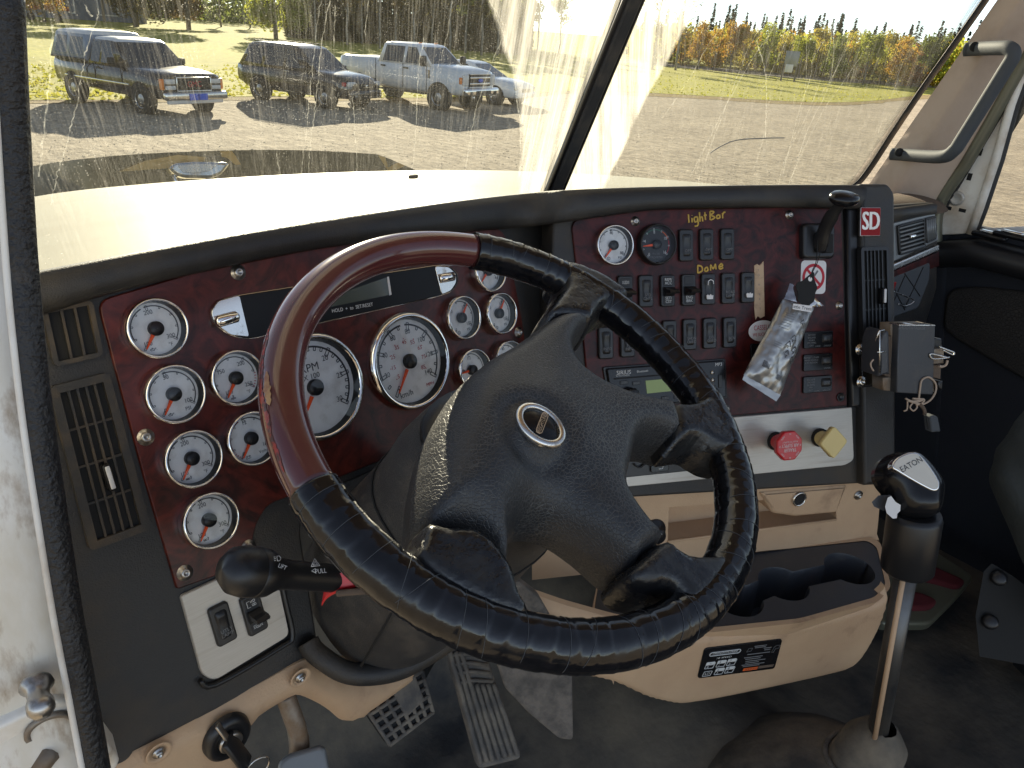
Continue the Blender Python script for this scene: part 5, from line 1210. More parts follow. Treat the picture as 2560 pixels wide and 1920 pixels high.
# ------------------------------------------------------------------ passenger side
PD = Frame(at_y(2280, 600, .70), azel(98, 0), azel(188, 14))
pdash = thing('passenger_dash', 'dark passenger side dash end with a grey louvre vent', 'dashboard', PD.at(2290, 700))
def ppoly(pts, h=0): return PD.poly(pts, h)
mb = MB(); mb.slab(ppoly([(2170, 520), (2335, 505), (2352, 560), (2350, 720), (2320, 820), (2170, 860)]), -.05, -.004, .01); obj('dash_end', mb, 'dash_plastic', pdash, PD.m)
mb = MB(); tp_ = [PD.at(2160, 528, 0), PD.at(2240, 520, 0), PD.at(2335, 508, 0)]
mb.loft([[p+V((0, 0, -.04)) for p in tp_], [p+V((0, -.012, -.018)) for p in tp_], [p+V((0, -.008, -.002)) for p in tp_], [p+V((0, .004, .0)) for p in tp_], [p+V((0, .04, -.022)) for p in tp_], [p+V((0, .12, -.09)) for p in tp_], [p+V((0, .24, -.16)) for p in tp_]], closed=False); obj('dash_top', mb, 'dash_plastic', pdash)
mb = MB(); mb.pillow(round_poly(ppoly([(2190, 545), (2230, 480), (2330, 498), (2290, 520)]), .004), lambda x, y, d: .0, .02, -.001); mb.bm.free()
c0 = at_y(2275, 497, .80); mb = MB(); mb.lathe([(.10, -.016), (.085, -.004), (.05, .004), (.0001, .006)], 28, M=Matrix.Translation(c0), sx=1.1, sy=.8); obj('brown_pad', mb, 'brown_pad', pdash)
mb = MB(); mb.slab(round_poly(ppoly([(2200, 565), (2333, 532), (2342, 600), (2200, 668)]), .004), -.002, .004, .002); vp = obj('vent_panel', mb, 'vent_silver', pdash, PD.m)
def slatted(c, n, vert, h, parent):
    q = quad(ppoly(c, h)); mb = MB(); mb.slab([tuple(q(*s)) for s in ((0, 0), (1, 0), (1, 1), (0, 1))], h-.002, h+.0015); f = obj('louvre_well', mb, 'black_matte', parent, PD.m)
    mb = MB(); loop = [tuple(q(*s)) for s in ((0, 0), (1, 0), (1, 1), (0, 1))]; mb.tube([(x, y, h+.003) for x, y in resample([V(p) for p in loop], 40)], .0028, 6, closed=True); obj('louvre_frame', mb, 'black_satin', parent, PD.m)
    for k in range(n):
        t = (k+.6)/n; a, b = (q(t, .04), q(t, .96)) if vert else (q(.04, t), q(.96, t)); mb = MB(); mb.tube([(a.x, a.y, h+.003), (b.x, b.y, h+.003)], .0021, 6, flat=1.4); obj('louvre', mb, 'vent_silver', parent, PD.m)
slatted([(2241, 566), (2306, 549), (2308, 617), (2246, 636)], 7, False, .004, vp)
slatted([(2311, 548), (2334, 542), (2336, 596), (2313, 606)], 5, True, .004, vp)
mb = MB(); mb.box((*PD.uv(2281, 591, .012), .012), (.018, .008, .008), bev=.002); obj('louvre_tab', mb, 'chrome', vp, PD.m)
mb = MB(); mb.slab(ppoly([(2200, 672), (2342, 612), (2344, 626), (2200, 690)]), -.002, .006, .003); obj('chrome_strip', mb, 'chrome_worn', pdash, PD.m)
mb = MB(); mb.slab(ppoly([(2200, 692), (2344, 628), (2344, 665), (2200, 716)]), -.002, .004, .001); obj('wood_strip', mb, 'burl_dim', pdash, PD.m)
mb = MB(); mb.slab(round_poly(ppoly([(2210, 700), (2320, 655), (2318, 700), (2290, 770), (2210, 800)]), .008), -.002, .006, .004); gp = obj('quilted_panel', mb, 'handle_coat', pdash, PD.m)
for a, b in (((2225, 700), (2262, 775)), ((2262, 684), (2300, 740)), ((2262, 690), (2225, 775)), ((2308, 668), (2262, 770))):
    mb = MB(); mb.tube([PD.at(*a, .0065), PD.at(*b, .0065)], .0012, 6); obj('stitch_line', mb, 'black_matte', gp)
# wire hook with a red tag hanging from the dash end
mb = MB(); mb.tube(smooth_path([PD.at(x, y, .02) for x, y in ((2232, 728), (2262, 740), (2283, 750), (2280, 758), (2262, 765), (2245, 760))], 5), .0016, 6); hk = obj('wire_hook', mb, 'chrome_worn', None, None, 'thin wire loop hanging from the dash end', 'wire')
mb = MB(); mb.box((0, 0, 0), (.016, .004, .022), M=Matrix.Translation(PD.at(2232, 718, .02)), bev=.002); obj('red_tag', mb, 'red_deep', hk)

mb = MB(); mb.box((1.56, .90, -.44), (.82, .30, .05), bev=.02); obj('dash_deck', mb, 'dash_plastic', pdash)
mb = MB(); mb.box((1.62, .88, -.62), (.70, .06, .40), bev=.02); obj('glove_wall', mb, 'dark_cloth', pdash)
# passenger door
XD = 1.965
DF = Frame((XD, .5, -.5), (0, -1, 0), (-1, 0, 0))
pdoor = thing('passenger_door', 'dark padded passenger door with white window frame corner', 'door', (XD, .2, -1.1))
mb = MB(); mb.slab(DF.poly([(2345, 600), (2440, 566)]) + [(1.25, DF.uv(2440, 566)[1]), (1.25, -.74), (DF.uv(2345, 1400)[0], -.74)], -.03, -.002, .006); obj('door_panel', mb, 'dark_cloth', pdoor, DF.m)
mb = MB(); mb.slab(DF.poly([(2120, 600), (2372, 586)]) + [(DF.uv(2380, 1300)[0], -.74), (DF.uv(2120, 600)[0], -.74)], -.03, .003, .01); obj('kick_panel', mb, 'dark_cloth', pdoor, DF.m)
tri = DF.poly([(2344, 588), (2345, 530), (2430, 395), (2512, 255), (2530, 240), (2480, 420), (2440, 540), (2428, 580), (2410, 584)])
mb = MB(); mb.slab(tri, -.02, .006, .003); wf = obj('window_corner', mb, 'white_paint', pdoor, DF.m, 'white painted window corner plate with small slots')
for x, y, wd, ht in ((2424, 442, .010, .016), (2450, 380, .010, .016), (2370, 520, .016, .008), (2406, 526, .016, .008)):
    mb = MB(); mb.box((*DF.uv(x, y, .006), .0063), (wd, ht, .001)); obj('slot', mb, 'black_matte', wf, DF.m)
mb = MB(); mb.lathe([(.0175, 0), (.0175, .0015), (.012, .003), (.010, .0015), (.0001, .002)], 22); obj('button_plug', mb, 'silver_panel', wf, DF.pmat(2392, 496, .006))
mb = MB(); mb.tube([DF.at(x, y, .008) for x, y in ((2426, 585), (2450, 520), (2490, 400), (2528, 262), (2580, 120), (2640, -60))], .010, 10); obj('window_channel', mb, 'white_paint', pdoor)
mb = MB(); mb.tube([DF.at(x, y, .002) for x, y in ((2437, 585), (2462, 520), (2502, 400), (2540, 262), (2592, 120), (2650, -60))], .008, 10); obj('window_rubber', mb, 'rubber', pdoor)
mb = MB(); pts = DF.poly([(2432, 590), (2460, 520), (2540, 255), (2660, -120)]) + [(DF.uv(2660, -120)[0]+.25, .95), (1.2, .95), (1.2, DF.uv(2440, 590)[1])]; mb.f([mb.v((x, y, -.006)) for x, y in pts]); obj('window_pane', mb, 'side_glass', pdoor, DF.m)
mb = MB(); P_ = [DF.at(2350, 596, 0), DF.at(2460, 590, 0), DF.pt(1.25, DF.uv(2460, 590)[1], 0)]
mb.loft([[p+V((-.004, 0, -.075)) for p in P_], [p+V((-.062, 0, -.06)) for p in P_], [p+V((-.07, 0, -.03)) for p in P_], [p+V((-.05, 0, -.008)) for p in P_], [p+V((.02, 0, -.002)) for p in P_]], closed=False); obj('door_ledge', mb, 'black_satin', pdoor)
for x in (2480, 2535):
    mb = MB(); c = DF.at(x, 586, .03); mb.box((c.x-.01, c.y, c.z-.002), (.028, .075, .012), bev=.005); sw = obj('window_switch', mb, 'black_gloss', pdoor)
    mb = MB(); mb.box((c.x-.012, c.y, c.z+.006), (.016, .045, .006), bev=.003); obj('switch_tip', mb, 'chrome_worn', sw)
mb = MB(); mb.slab(DF.poly([(2440, 572), (2700, 560), (2700, 574), (2440, 584)]), -.004, .004, .002); obj('sill_strip', mb, 'white_plastic', pdoor, DF.m)
mb = MB(); mb.slab(round_poly(DF.poly([(2372, 722), (2440, 715), (2760, 745), (2700, 1010), (2560, 945), (2400, 850), (2360, 820)]), .03), -.002, .012, .008); obj('speaker_mesh', mb, 'mesh_cloth', pdoor, DF.m)
# passenger seat: its front corner
seat = thing('cloth_seat', 'grey green cloth seat corner at the right edge beside the gear lever', 'seat', (1.75, .05, -1.1))
SF = Frame(at(2520, 1270, 1.25), (cos(.6), -sin(.6), 0), -ray(2520, 1270))
so2 = [(2482, 1150), (2488, 1118), (2515, 1085), (2550, 1030), (2620, 980), (2760, 960), (2760, 1600), (2640, 1520), (2565, 1425), (2530, 1340), (2490, 1250), (2470, 1195)]
U3 = [(p.x, p.y) for p in resample(smooth_path([V(p) for p in SF.poly(so2)], 4, True), 90)]
def stz(x, y, d): return -.05+.075*sqrt(max(0, 1-(1-min(1, d/.08))**2)) + .006*sin((x*1.2+y*.9)*55+3*noise.noise(V((x*8, y*8, 0)))) * min(1, d/.03)
mb = MB(); mb.pillow(U3, stz, .013, -.30); obj('seat_cushion', mb, 'seat_cloth', seat, SF.m)
mb = MB(); mb.box((1.78, -.02, -1.02), (.42, .5, .24), bev=.05); obj('seat_base', mb, 'black_matte', seat)
mb = MB(); mb.box((1.72, -.42, -.55), (.46, .16, .70), M=Matrix.Identity(4), bev=.06); obj('seat_back', mb, 'seat_cloth', seat)
mb = MB(); mb.box((0, 0, 0), (.06, .12, 1.7), M=Matrix.Translation((1.985, -.78, -.35)), bev=.02); obj('door_post', mb, 'dash_plastic', None, kind='structure')
mb = MB(); mb.tube([V((1.96, .62, .47)), V((1.975, .2, .49)), V((1.975, -.80, .49))], .035, 10); obj('roof_rail', mb, 'beige_trim', None, kind='structure')
# bracket beneath the seat
sb_ = [at(x, y, 1.30) for x, y in ((2460, 1430), (2480, 1410), (2530, 1440), (2570, 1470), (2600, 1640), (2560, 1660), (2450, 1640), (2440, 1540))]
mb = MB(); nn = -ray(2520, 1540).normalized(); mb.loft([[p+nn*.02 for p in sb_], [p-nn*.03 for p in sb_]], True, True, True, smooth=False); obj('seat_bracket', mb, 'black_matte', seat)
for x, y in ((2498, 1446), (2476, 1555)):
    mb = MB(); mb.lathe([(.013, 0), (.013, .006), (.008, .009), (.0001, .009)], 16); obj('bolt', mb, 'black_satin', seat, frame_at(at(x, y, 1.278), nn))
# folded red and khaki cloth on the passenger floor
rug = thing('folded_blanket', 'dim red and khaki folded cloth on the floor beyond the gear lever', 'blanket', at(2320, 1450, 1.5))
RF = Frame(at_z(2330, 1450, -1.10), azel(105, 0), (-.1, -.25, 1))
def rg(pts, h, m, nm):
    mb = MB(); mb.slab(round_poly(RF.poly(pts, h), .02), h-.025, h, .008); obj(nm, mb, m, rug, RF.m)
rg([(2200, 1370), (2330, 1370), (2440, 1440), (2400, 1490), (2330, 1560), (2200, 1560)], 0.0, 'olive_trim', 'khaki_fold')
mat('rug_red', (.10, .010, .014), .9, bump=.4, bscale=200); mat('rug_khaki', (.075, .065, .045), .9, bump=.4, bscale=200)
rg([(2210, 1385), (2310, 1400), (2420, 1450), (2400, 1470), (2330, 1450), (2215, 1430)], .012, 'rug_red', 'red_fold')
rg([(2225, 1480), (2300, 1475), (2350, 1500), (2330, 1520), (2230, 1520)], .012, 'rug_red', 'red_fold')

# ------------------------------------------------------------------ signal booster on a bracket
BX = Frame(CP.at(2275, 890, .075), CP.u, azel(206, 12))
boost = thing('signal_booster', 'dusty dark blue cell signal booster box hung off the dash end', 'booster', BX.at(2275, 980))
def b5(x, y): return (2160+x/4.6075, 760+y/4.6075)
def bpoly(pts, h=0): return BX.poly([b5(*p) for p in pts], h)
mb = MB(); mb.slab(bpoly([(335, 240), (775, 235), (830, 340), (830, 1020), (800, 1050), (245, 1005), (240, 860), (320, 850)]), -.03, -.004, .002); obj('bracket', mb, 'rust_metal', boost, BX.m)
mb = MB(); mb.slab(bpoly([(352, 232), (768, 232), (745, 1030), (322, 1005)]), -.012, .010, .002); bxo = obj('box', mb, 'box_blue', boost, BX.m)
text_between(BX, b5(398, 275), b5(705, 282), 'SMOOTHTALKER', 'print_grey', boost, None, .0104)
mb = MB(); mb.slab(bpoly([(352, 226), (768, 230), (768, 242), (352, 240)]), -.01, .0105, .001); obj('top_edge', mb, 'chrome_worn', boost, BX.m)
for pts, m in (([(775, 390), (875, 395), (885, 500), (780, 510)], 'black_satin'), ([(775, 515), (905, 500), (900, 680), (770, 690)], 'rust_metal'), ([(770, 700), (870, 690), (865, 860), (765, 840)], 'brown_pad'), ([(835, 890), (890, 885), (885, 990), (840, 960)], 'black_satin')):
    mb = MB(); mb.slab(bpoly(pts), -.02, .004, .002); obj('connector', mb, m, boost, BX.m)
mb = MB(); mb.slab(round_poly(bpoly([(130, 420), (180, 300), (232, 295), (240, 800), (180, 790), (110, 830)]), .006), -.03, .012, .004); cr_ = obj('phone_clip', mb, 'box_blue', boost, BX.m)
for L in ([(182, 300), (178, 560), (182, 790)], [(150, 555), (245, 550)], [(130, 430), (175, 310), (232, 298)]):
    mb = MB(); mb.tube([BX.at(*b5(*p), .0125) for p in L], .0012, 6); obj('clip_edge', mb, 'chrome_worn', cr_)
mb = MB(); mb.slab(bpoly([(235, 380), (330, 370), (325, 860), (240, 820)]), -.03, -.002, .002); obj('clip_arm', mb, 'brown_pad', boost, BX.m)
def wire(pts, m, r=.0013, h=.012, nm='wire'):
    mb = MB(); mb.tube(smooth_path([BX.at(*b5(*p[:2]), p[2] if len(p) > 2 else h) for p in pts], 6), r, 7); return obj(nm, mb, m, boost)
wire([(630, 1100), (645, 980), (665, 880), (735, 842), (800, 880), (830, 940), (820, 1020), (770, 1100), (690, 1150), (600, 1160)], 'wire_tan', .0016)
wire([(480, 1090), (560, 1120), (680, 1100), (600, 1130), (500, 1110), (640, 1150), (690, 1100), (560, 1090)], 'wire_tan', .0016)
wire([(500, 1120), (500, 1180), (490, 1220), (460, 1235)], 'wire_tan'); wire([(560, 1140), (530, 1190), (570, 1230), (610, 1190), (600, 1150)], 'wire_tan')
wire([(980, 625), (850, 590), (770, 575), (760, 600), (790, 630), (880, 630), (985, 615)], 'chrome_worn'); wire([(870, 495), (960, 530), (1035, 560), (1030, 585), (985, 570), (910, 530)], 'chrome_worn'); wire([(960, 650), (945, 700), (900, 722), (865, 715)], 'wire_tan', .002); wire([(110, 640), (78, 680), (85, 730), (110, 770)], 'wire_tan')
wire([(640, 1150), (690, 1210), (700, 1270)], 'brown_pad', .003)
mb = MB(); mb.slab(round_poly(bpoly([(665, 1265), (715, 1245), (760, 1265), (795, 1435), (685, 1445)]), .003), .004, .018, .003); plug = obj('plug', mb, 'handle_coat', boost, BX.m)
mb = MB(); mb.tube([BX.at(*b5(712, 1265), .0185), BX.at(*b5(738, 1438), .0185)], .0008, 6); obj('plug_seam', mb, 'black_matte', plug)

# ------------------------------------------------------------------ air freshener packet on the hand lever
fresh = thing('air_freshener', 'silver foil air freshener packet with black tree hanging from the lever', 'air freshener', CP.at(1960, 900, .05))
PK = Frame(CP.at(1960, 870, .04), CP.u, azel(206, 26))
def p3(x, y): return (1830+x/3.19, 520+y/3.19)
fq = quad(PK.poly([p3(408, 728), p3(655, 790), p3(385, 1492), p3(95, 1330)]))
fn = V((0, 0, 1))
def fo(s, t):
    p = fq(s, t); e = min(s, 1-s); z = .011*sqrt(max(0, min(1, e/.28)))*(1-(2*t-1)**4) + .0032*noise.noise(V((s*4, t*7, 1))) + .0016*noise.noise(V((s*11, t*17, 5)))
    return V((p.x, p.y, z))
mb = MB(); mb.grid(lambda s, t: fo(s, t), 26, 46); mb.grid(lambda s, t: V((fq(s, t).x, fq(s, t).y, -.002)), 2, 2); obj('foil_pouch', mb, 'foil', fresh, PK.m)
tq = quad(PK.poly([p3(457, 600), p3(728, 780), p3(655, 792), p3(408, 728)]))
mb = MB(); mb.grid(lambda s, t: V((*tq(s, t), .002+.004*sin(pi*s)+.002*noise.noise(V((s*5, t*3, 0))))), 12, 6); obj('clear_top', mb, 'clear_film', fresh, PK.m)
bq2 = quad(PK.poly([p3(95, 1330), p3(385, 1492), p3(350, 1542), p3(80, 1370)]))
mb = MB(); mb.grid(lambda s, t: V((*bq2(s, t), .001+.002*noise.noise(V((s*8, t*3, 0))))), 12, 3); obj('bottom_seam', mb, 'foil', fresh, PK.m)
tree = [(655, 505), (650, 560), (680, 640), (660, 680), (655, 745), (580, 800), (560, 770), (520, 745), (525, 680), (505, 625), (520, 590), (555, 585), (600, 545)]
mb = MB(); mb.slab(round_poly(PK.poly([p3(*p) for p in tree], .008), .004), .008, .0095, .0004, 1); obj('tree_card', mb, 'black_matte', fresh, PK.m)
mb = MB(); mb.lathe([(.0035, 0), (.0001, .0002)], 16); obj('card_hole', mb, 'paper_white', fresh, PK.pmat(*p3(623, 567), .0098))
mb = MB(); mb.slab(PK.poly([p3(488, 762), p3(642, 782), p3(632, 832), p3(483, 806)], .013), .0125, .0132); lbw = obj('name_strip', mb, 'paper_white', fresh, PK.m)
text_between(PK, p3(492, 786), p3(634, 806), 'ittle Trees', 'print_black', fresh, None, .0135)
mb = MB(); mb.tube(smooth_path([CP.at(2044, 600, .03), CP.at(*p3(672, 420), .045), PK.at(*p3(640, 500), .009), PK.at(*p3(625, 560), .0098)], 6), .0007, 6); mb.tube(smooth_path([CP.at(2056, 610, .03), CP.at(*p3(682, 430), .045), PK.at(*p3(648, 500), .009), PK.at(*p3(625, 560), .0098)], 6), .0007, 6); obj('string', mb, 'black_matte', fresh, kind=None)
def on_foil(s, t, mb, m, nm, rot=0):
    p = fo(s, t); return obj(nm, mb, m, fresh, PK.mat(p.x, p.y, p.z+.0012, atan2((fq(.6, t)-fq(.4, t)).y, (fq(.6, t)-fq(.4, t)).x)+rot))
for s, t, sc_ in ((.72, .22, .0042), (.66, .42, .0055), (.60, .50, .0055), (.82, .53, .0055), (.66, .60, .0055), (.84, .64, .0055)):
    mb = MB(); mb.strokes([[(0, 1.2*sc_), (-.8*sc_, -.3*sc_), (.8*sc_, -.3*sc_), (0, 1.2*sc_)], [(0, -.3*sc_), (0, -1*sc_)]], .0012); on_foil(s, t, mb, 'print_black', 'tree_print')
for t in (.16, .19, .22, .25, .28, .31, .34): 
    mb = MB(); mb.box((0, 0, 0), (.017, .0007, .0002)); on_foil(.30, t, mb, 'print_grey', 'small_print')
for t in (.52, .545, .57):
    mb = MB(); mb.box((0, 0, 0), (.014, .0006, .0002)); on_foil(.32, t, mb, 'print_grey', 'small_print')
for k in range(8):
    mb = MB(); mb.box((k*.0016-.006, 0, 0), (.0008, .010, .0002)); on_foil(.30, .80, mb, 'print_black', 'barcode_bar')
for k in range(5):
    mb = MB(); mb.box((k*.0016-.003, 0, 0), (.0008, .008, .0002)); on_foil(.72, .86, mb, 'print_black', 'barcode_bar')
# ------------------------------------------------------------------ hood, ornament, bug deflector
def hood_half(y): return .95 - .25*max(0, (y-1.0)/2.2)**.9
def hood_z(x, y):
    t = abs(x-CX)/hood_half(y)
    return -.325 - .10*(y-1.3) - .042*(y-1.3)**2*(1 if y > 1.3 else 0) - .022*t*t - .022*t**8 - (max(0, y-3.1)*2.2)**2
def hy(u, v): y0 = 1.0 + .085*(1-abs(2*u-1)); return y0 + v*(3.25-y0)
mb = MB(); mb.grid(lambda u, v: (lambda x, y: V((x, y, hood_z(x, y))))(CX + (2*u-1)*hood_half(hy(u, v)), hy(u, v)), 44, 40)
for s in (-1, 1): mb.loft([[V((CX+s*hood_half(1.08+k*.1085), 1.08+k*.1085, hood_z(CX+s*hood_half(1.08+k*.1085), 1.08+k*.1085)-dz)) for k in range(21)] for dz in (0, .5)], closed=False)
hood = thing('truck_hood', 'long cream white truck hood beyond the windshield with chrome ornament', 'hood', (CX, 2.2, -1.0))
obj('hood_shell', mb, 'hood_paint', hood)
mb = MB(); cb = at_y(712, 527, 2.0); mb.box((0, 0, .004), (.030, .016, .010), M=Matrix.Translation((1.05, 1.72, hood_z(1.05, 1.72)))@Matrix.Rotation(.5, 4, 'Z'), bev=.004); obj('leaf_litter', mb, 'black_matte', None, label='tiny dark leaf lying on the cream hood', cat='leaf')
OY = 3.16; OF = Frame(at_y(490, 440, OY), (1, -.15, 0), (0, -1, .25))
def o1(x, y): return (x/2.572, y/2.572)
orn = obj('hood_ornament', MB().slab(round_poly(OF.poly([o1(*p) for p in ((1065, 1085), (1110, 1048), (1240, 1038), (1450, 1046), (1466, 1060), (1410, 1125), (1345, 1150), (1180, 1148), (1120, 1130))]), .012), -.03, .03, .012), 'chrome', hood, OF.m, 'polished chrome hood ornament on two legs')
mb = MB(); mb.slab(round_poly(OF.poly([o1(*p) for p in ((1140, 1065), (1240, 1052), (1400, 1058), (1340, 1105), (1180, 1110))], .03), .006), .028, .0315, .001, 1); obj('ornament_face', mb, 'chrome_worn', orn, OF.m)
for x0, x1 in ((1120, 1140), (1350, 1322)):
    mb = MB(); mb.tube([OF.at(*o1(x0, 1125)), OF.at(*o1(x1, 1210))], [.014, .010], 10, flat=.7); obj('ornament_leg', mb, 'chrome', orn)
# smoked deflector standing along the hood's front edge
def dfl(u, v):
    s = 2*u-1; x = CX+.78*s; y = 3.22 - .34*abs(s)**2.6; z0 = hood_z(min(max(x, CX-.66), CX+.66), min(y, 3.1)) - .05
    top = -.530 - .05*max(0, abs(s)-.86)/.14
    return V((x, y-.06*v, z0+(top-z0)*v))
mb = MB(); mb.grid(dfl, 40, 5); df = obj('bug_deflector', mb, 'smoked', hood, None, 'smoked plastic bug deflector along the hood front')
mat('gold_vinyl', (.62, .44, .20), .5)
for pts in ([(.30, .62), (.50, .62), (.51, .84), (.44, .93), (.36, .82)], [(.545, .98), (.575, .98), (.585, .86), (.60, .62), (.585, .62), (.565, .80), (.55, .84)], [(.925, .98), (.94, .98), (.95, .72), (.965, .98), (.98, .98), (.955, .55)]):
    mb = MB(); vs = [mb.v(dfl(a, b)+V((0, -.004, .001))) for a, b in pts]; mb.f(vs); obj('gold_decal', mb, 'gold_vinyl', df)

# ------------------------------------------------------------------ ground
def groundmat(name, cols, scale, bump, bs, big):
    m, n, l, b = newmat(name); tc = n.new('ShaderNodeTexCoord')
    def nz(sc, det=8, st=(1, 1, 1)):
        mp = n.new('ShaderNodeMapping'); mp.inputs['Scale'].default_value = st; l.new(tc.outputs['Object'], mp.inputs[0])
        t = n.new('ShaderNodeTexNoise'); t.inputs['Scale'].default_value = sc; t.inputs['Detail'].default_value = det; t.inputs['Roughness'].default_value = .68; l.new(mp.outputs[0], t.inputs['Vector']); return t.outputs['Fac']
    r = n.new('ShaderNodeValToRGB'); e = r.color_ramp.elements; e[0].position = .30; e[0].color = (*cols[0], 1); e[1].position = .70; e[1].color = (*cols[2], 1)
    q = e.new(.5); q.color = (*cols[1], 1); l.new(nz(scale, st=(1, .45, 1)), r.inputs[0])
    x = n.new('ShaderNodeMix'); x.data_type = 'RGBA'; x.blend_type = 'MULTIPLY'; x.inputs[0].default_value = .6
    r2 = n.new('ShaderNodeValToRGB'); r2.color_ramp.elements[0].position = .35; r2.color_ramp.elements[0].color = (.62, .60, .56, 1); r2.color_ramp.elements[1].position = .65; r2.color_ramp.elements[1].color = (1.1, 1.08, 1.02, 1); l.new(nz(big), r2.inputs[0])
    l.new(r.outputs[0], x.inputs[6]); l.new(r2.outputs[0], x.inputs[7]); l.new(x.outputs[2], b.inputs['Base Color']); b.inputs['Roughness'].default_value = .95; b.inputs['Specular IOR Level'].default_value = .2
    bp = n.new('ShaderNodeBump'); bp.inputs['Strength'].default_value = bump; bp.inputs['Distance'].default_value = .08; l.new(nz(bs, st=(1, .5, 1)), bp.inputs['Height']); l.new(bp.outputs[0], b.inputs['Normal'])
groundmat('gravel', ((.21, .175, .13), (.36, .305, .23), (.54, .465, .36)), 7.0, 1.0, 3.2, .30)
groundmat('lawn', ((.20, .21, .022), (.35, .34, .036), (.50, .45, .08)), 3.0, .3, 9.0, .12)
groundmat('dry_edge', ((.16, .11, .05), (.26, .18, .07), (.20, .20, .05)), 5.0, .6, 9.0, .3)
groundmat('road_grit', ((.16, .15, .14), (.22, .20, .185), (.28, .26, .24)), 4.0, .3, 6.0, .2)
def sheet(name, poly, z, m, kind='structure'):
    mb = MB(); mb.plate(poly, z=z); return obj(name, mb, m, None, kind=kind)
S = 1500
sheet('ground', [(-S, -S), (S, -S), (S, S), (-S, S)], GROUND, 'gravel')
def gp(px, py, z=GROUND): p = at_z(px, py, z); return (p.x, p.y)
edge = [(-200, 272), (62, 262), (300, 258), (640, 250), (900, 252), (1223, 252), (1400, 236), (1500, 236), (1610, 240), (1767, 248), (1924, 259), (2082, 264), (2200, 258), (2350, 246), (2600, 238), (2900, 245)]
E0 = [(p.x, p.y) for p in smooth_path([V(gp(x, y)) for x, y in edge], 6)]
rn = random.Random(4); E1 = [(x+rn.uniform(-.25, .25), y+rn.uniform(-.2, .2)) for x, y in E0]
far = [(900, -30), (1300, 500), (900, 1300), (-400, 1300), (-600, 300), (-60, 30)]
sheet('dry_verge', E1 + far, GROUND+.010, 'dry_edge')
E2 = [(p.x, p.y) for p in smooth_path([V(gp(x, y-7-6*abs(noise.noise(V((x*.01, 0, 0)))))) for x, y in edge], 6)]
sheet('lawn', E2 + far, GROUND+.020, 'lawn')
rd = [(1560, 152), (1662, 161), (1800, 174), (1924, 186), (2082, 199), (2265, 211), (2450, 222), (2700, 240)]
A = [gp(x, y+5) for x, y in rd]; B = [gp(x, y-4) for x, y in rd]
sheet('road', A + B[::-1], GROUND+.030, 'road_grit')
# blades and tufts on the near lawn
def leafmat(name, c1, c2, tr=.45):
    m, n, l, b = newmat(name); n.remove(b); out = n['Material Output']
    oi = n.new('ShaderNodeTexCoord'); t = n.new('ShaderNodeTexNoise'); t.inputs['Scale'].default_value = 1.3; t.inputs['Detail'].default_value = 5; l.new(oi.outputs['Object'], t.inputs['Vector'])
    r = n.new('ShaderNodeMapRange'); r.inputs[1].default_value = .35; r.inputs[2].default_value = .65; l.new(t.outputs['Fac'], r.inputs[0])
    x = n.new('ShaderNodeMix'); x.data_type = 'RGBA'; x.inputs[6].default_value = (*c1, 1); x.inputs[7].default_value = (*c2, 1); l.new(r.outputs[0], x.inputs[0])
    d = n.new('ShaderNodeBsdfDiffuse'); q = n.new('ShaderNodeBsdfTranslucent'); l.new(x.outputs[2], d.inputs[0]); l.new(x.outputs[2], q.inputs[0])
    mx = n.new('ShaderNodeMixShader'); mx.inputs[0].default_value = tr; l.new(d.outputs[0], mx.inputs[1]); l.new(q.outputs[0], mx.inputs[2]); l.new(mx.outputs[0], out.inputs[0])
mat('grass_blade', (.10, .13, .02), .7, col2=(.22, .20, .04), scale=.8)
mb = MB(); rn = random.Random(9)
for i in range(5200):
    px = rn.uniform(40, 2300); py = rn.uniform(165, 262)
    if 1150 < px < 1430 : continue
    p = at_z(px, py, GROUND)
    q = V(gp(px, min(262, py)))
    if not inside((p.x, p.y), E2 + far): continue
    h = rn.uniform(.05, .13); a = rn.uniform(0, pi); d = V((cos(a), sin(a), 0))*rn.uniform(.04, .12)
    mb.f([mb.v(p-d+V((0, 0, .02))), mb.v(p+d+V((0, 0, .02))), mb.v(p+V((rn.uniform(-.04, .04), rn.uniform(-.04, .04), h)))])
leafmat('grass_leaf', (.26, .27, .035), (.36, .33, .06), .6)
obj('lawn_tufts', mb, 'grass_leaf', None, label='short tufts of lawn grass beyond the gravel', cat='grass', kind='stuff')
# small stones on the gravel
mat('stone', (.42, .35, .25), .9, col2=(.3, .25, .18), scale=6)
mb = MB(); rn = random.Random(2)
for i in range(2000):
    px = rn.uniform(1200, 2300) if rn.random() < .55 else rn.uniform(100, 1250); py = rn.uniform(268, 455); p = at_z(px, py, GROUND); r = rn.uniform(.008, .028)
    b = [mb.v(p+V((r*cos(k*pi/2+i)*rn.uniform(.7, 1.2), r*sin(k*pi/2+i)*rn.uniform(.7, 1.2), 0))) for k in range(4)]; t = mb.v(p+V((rn.uniform(-.3, .3)*r, rn.uniform(-.3, .3)*r, r*.6)))
    for k in range(4): mb.f([b[k], b[(k+1) % 4], t])
obj('gravel_stones', mb, 'stone', None, label='loose stones scattered over the gravel lot', cat='gravel', kind='stuff')

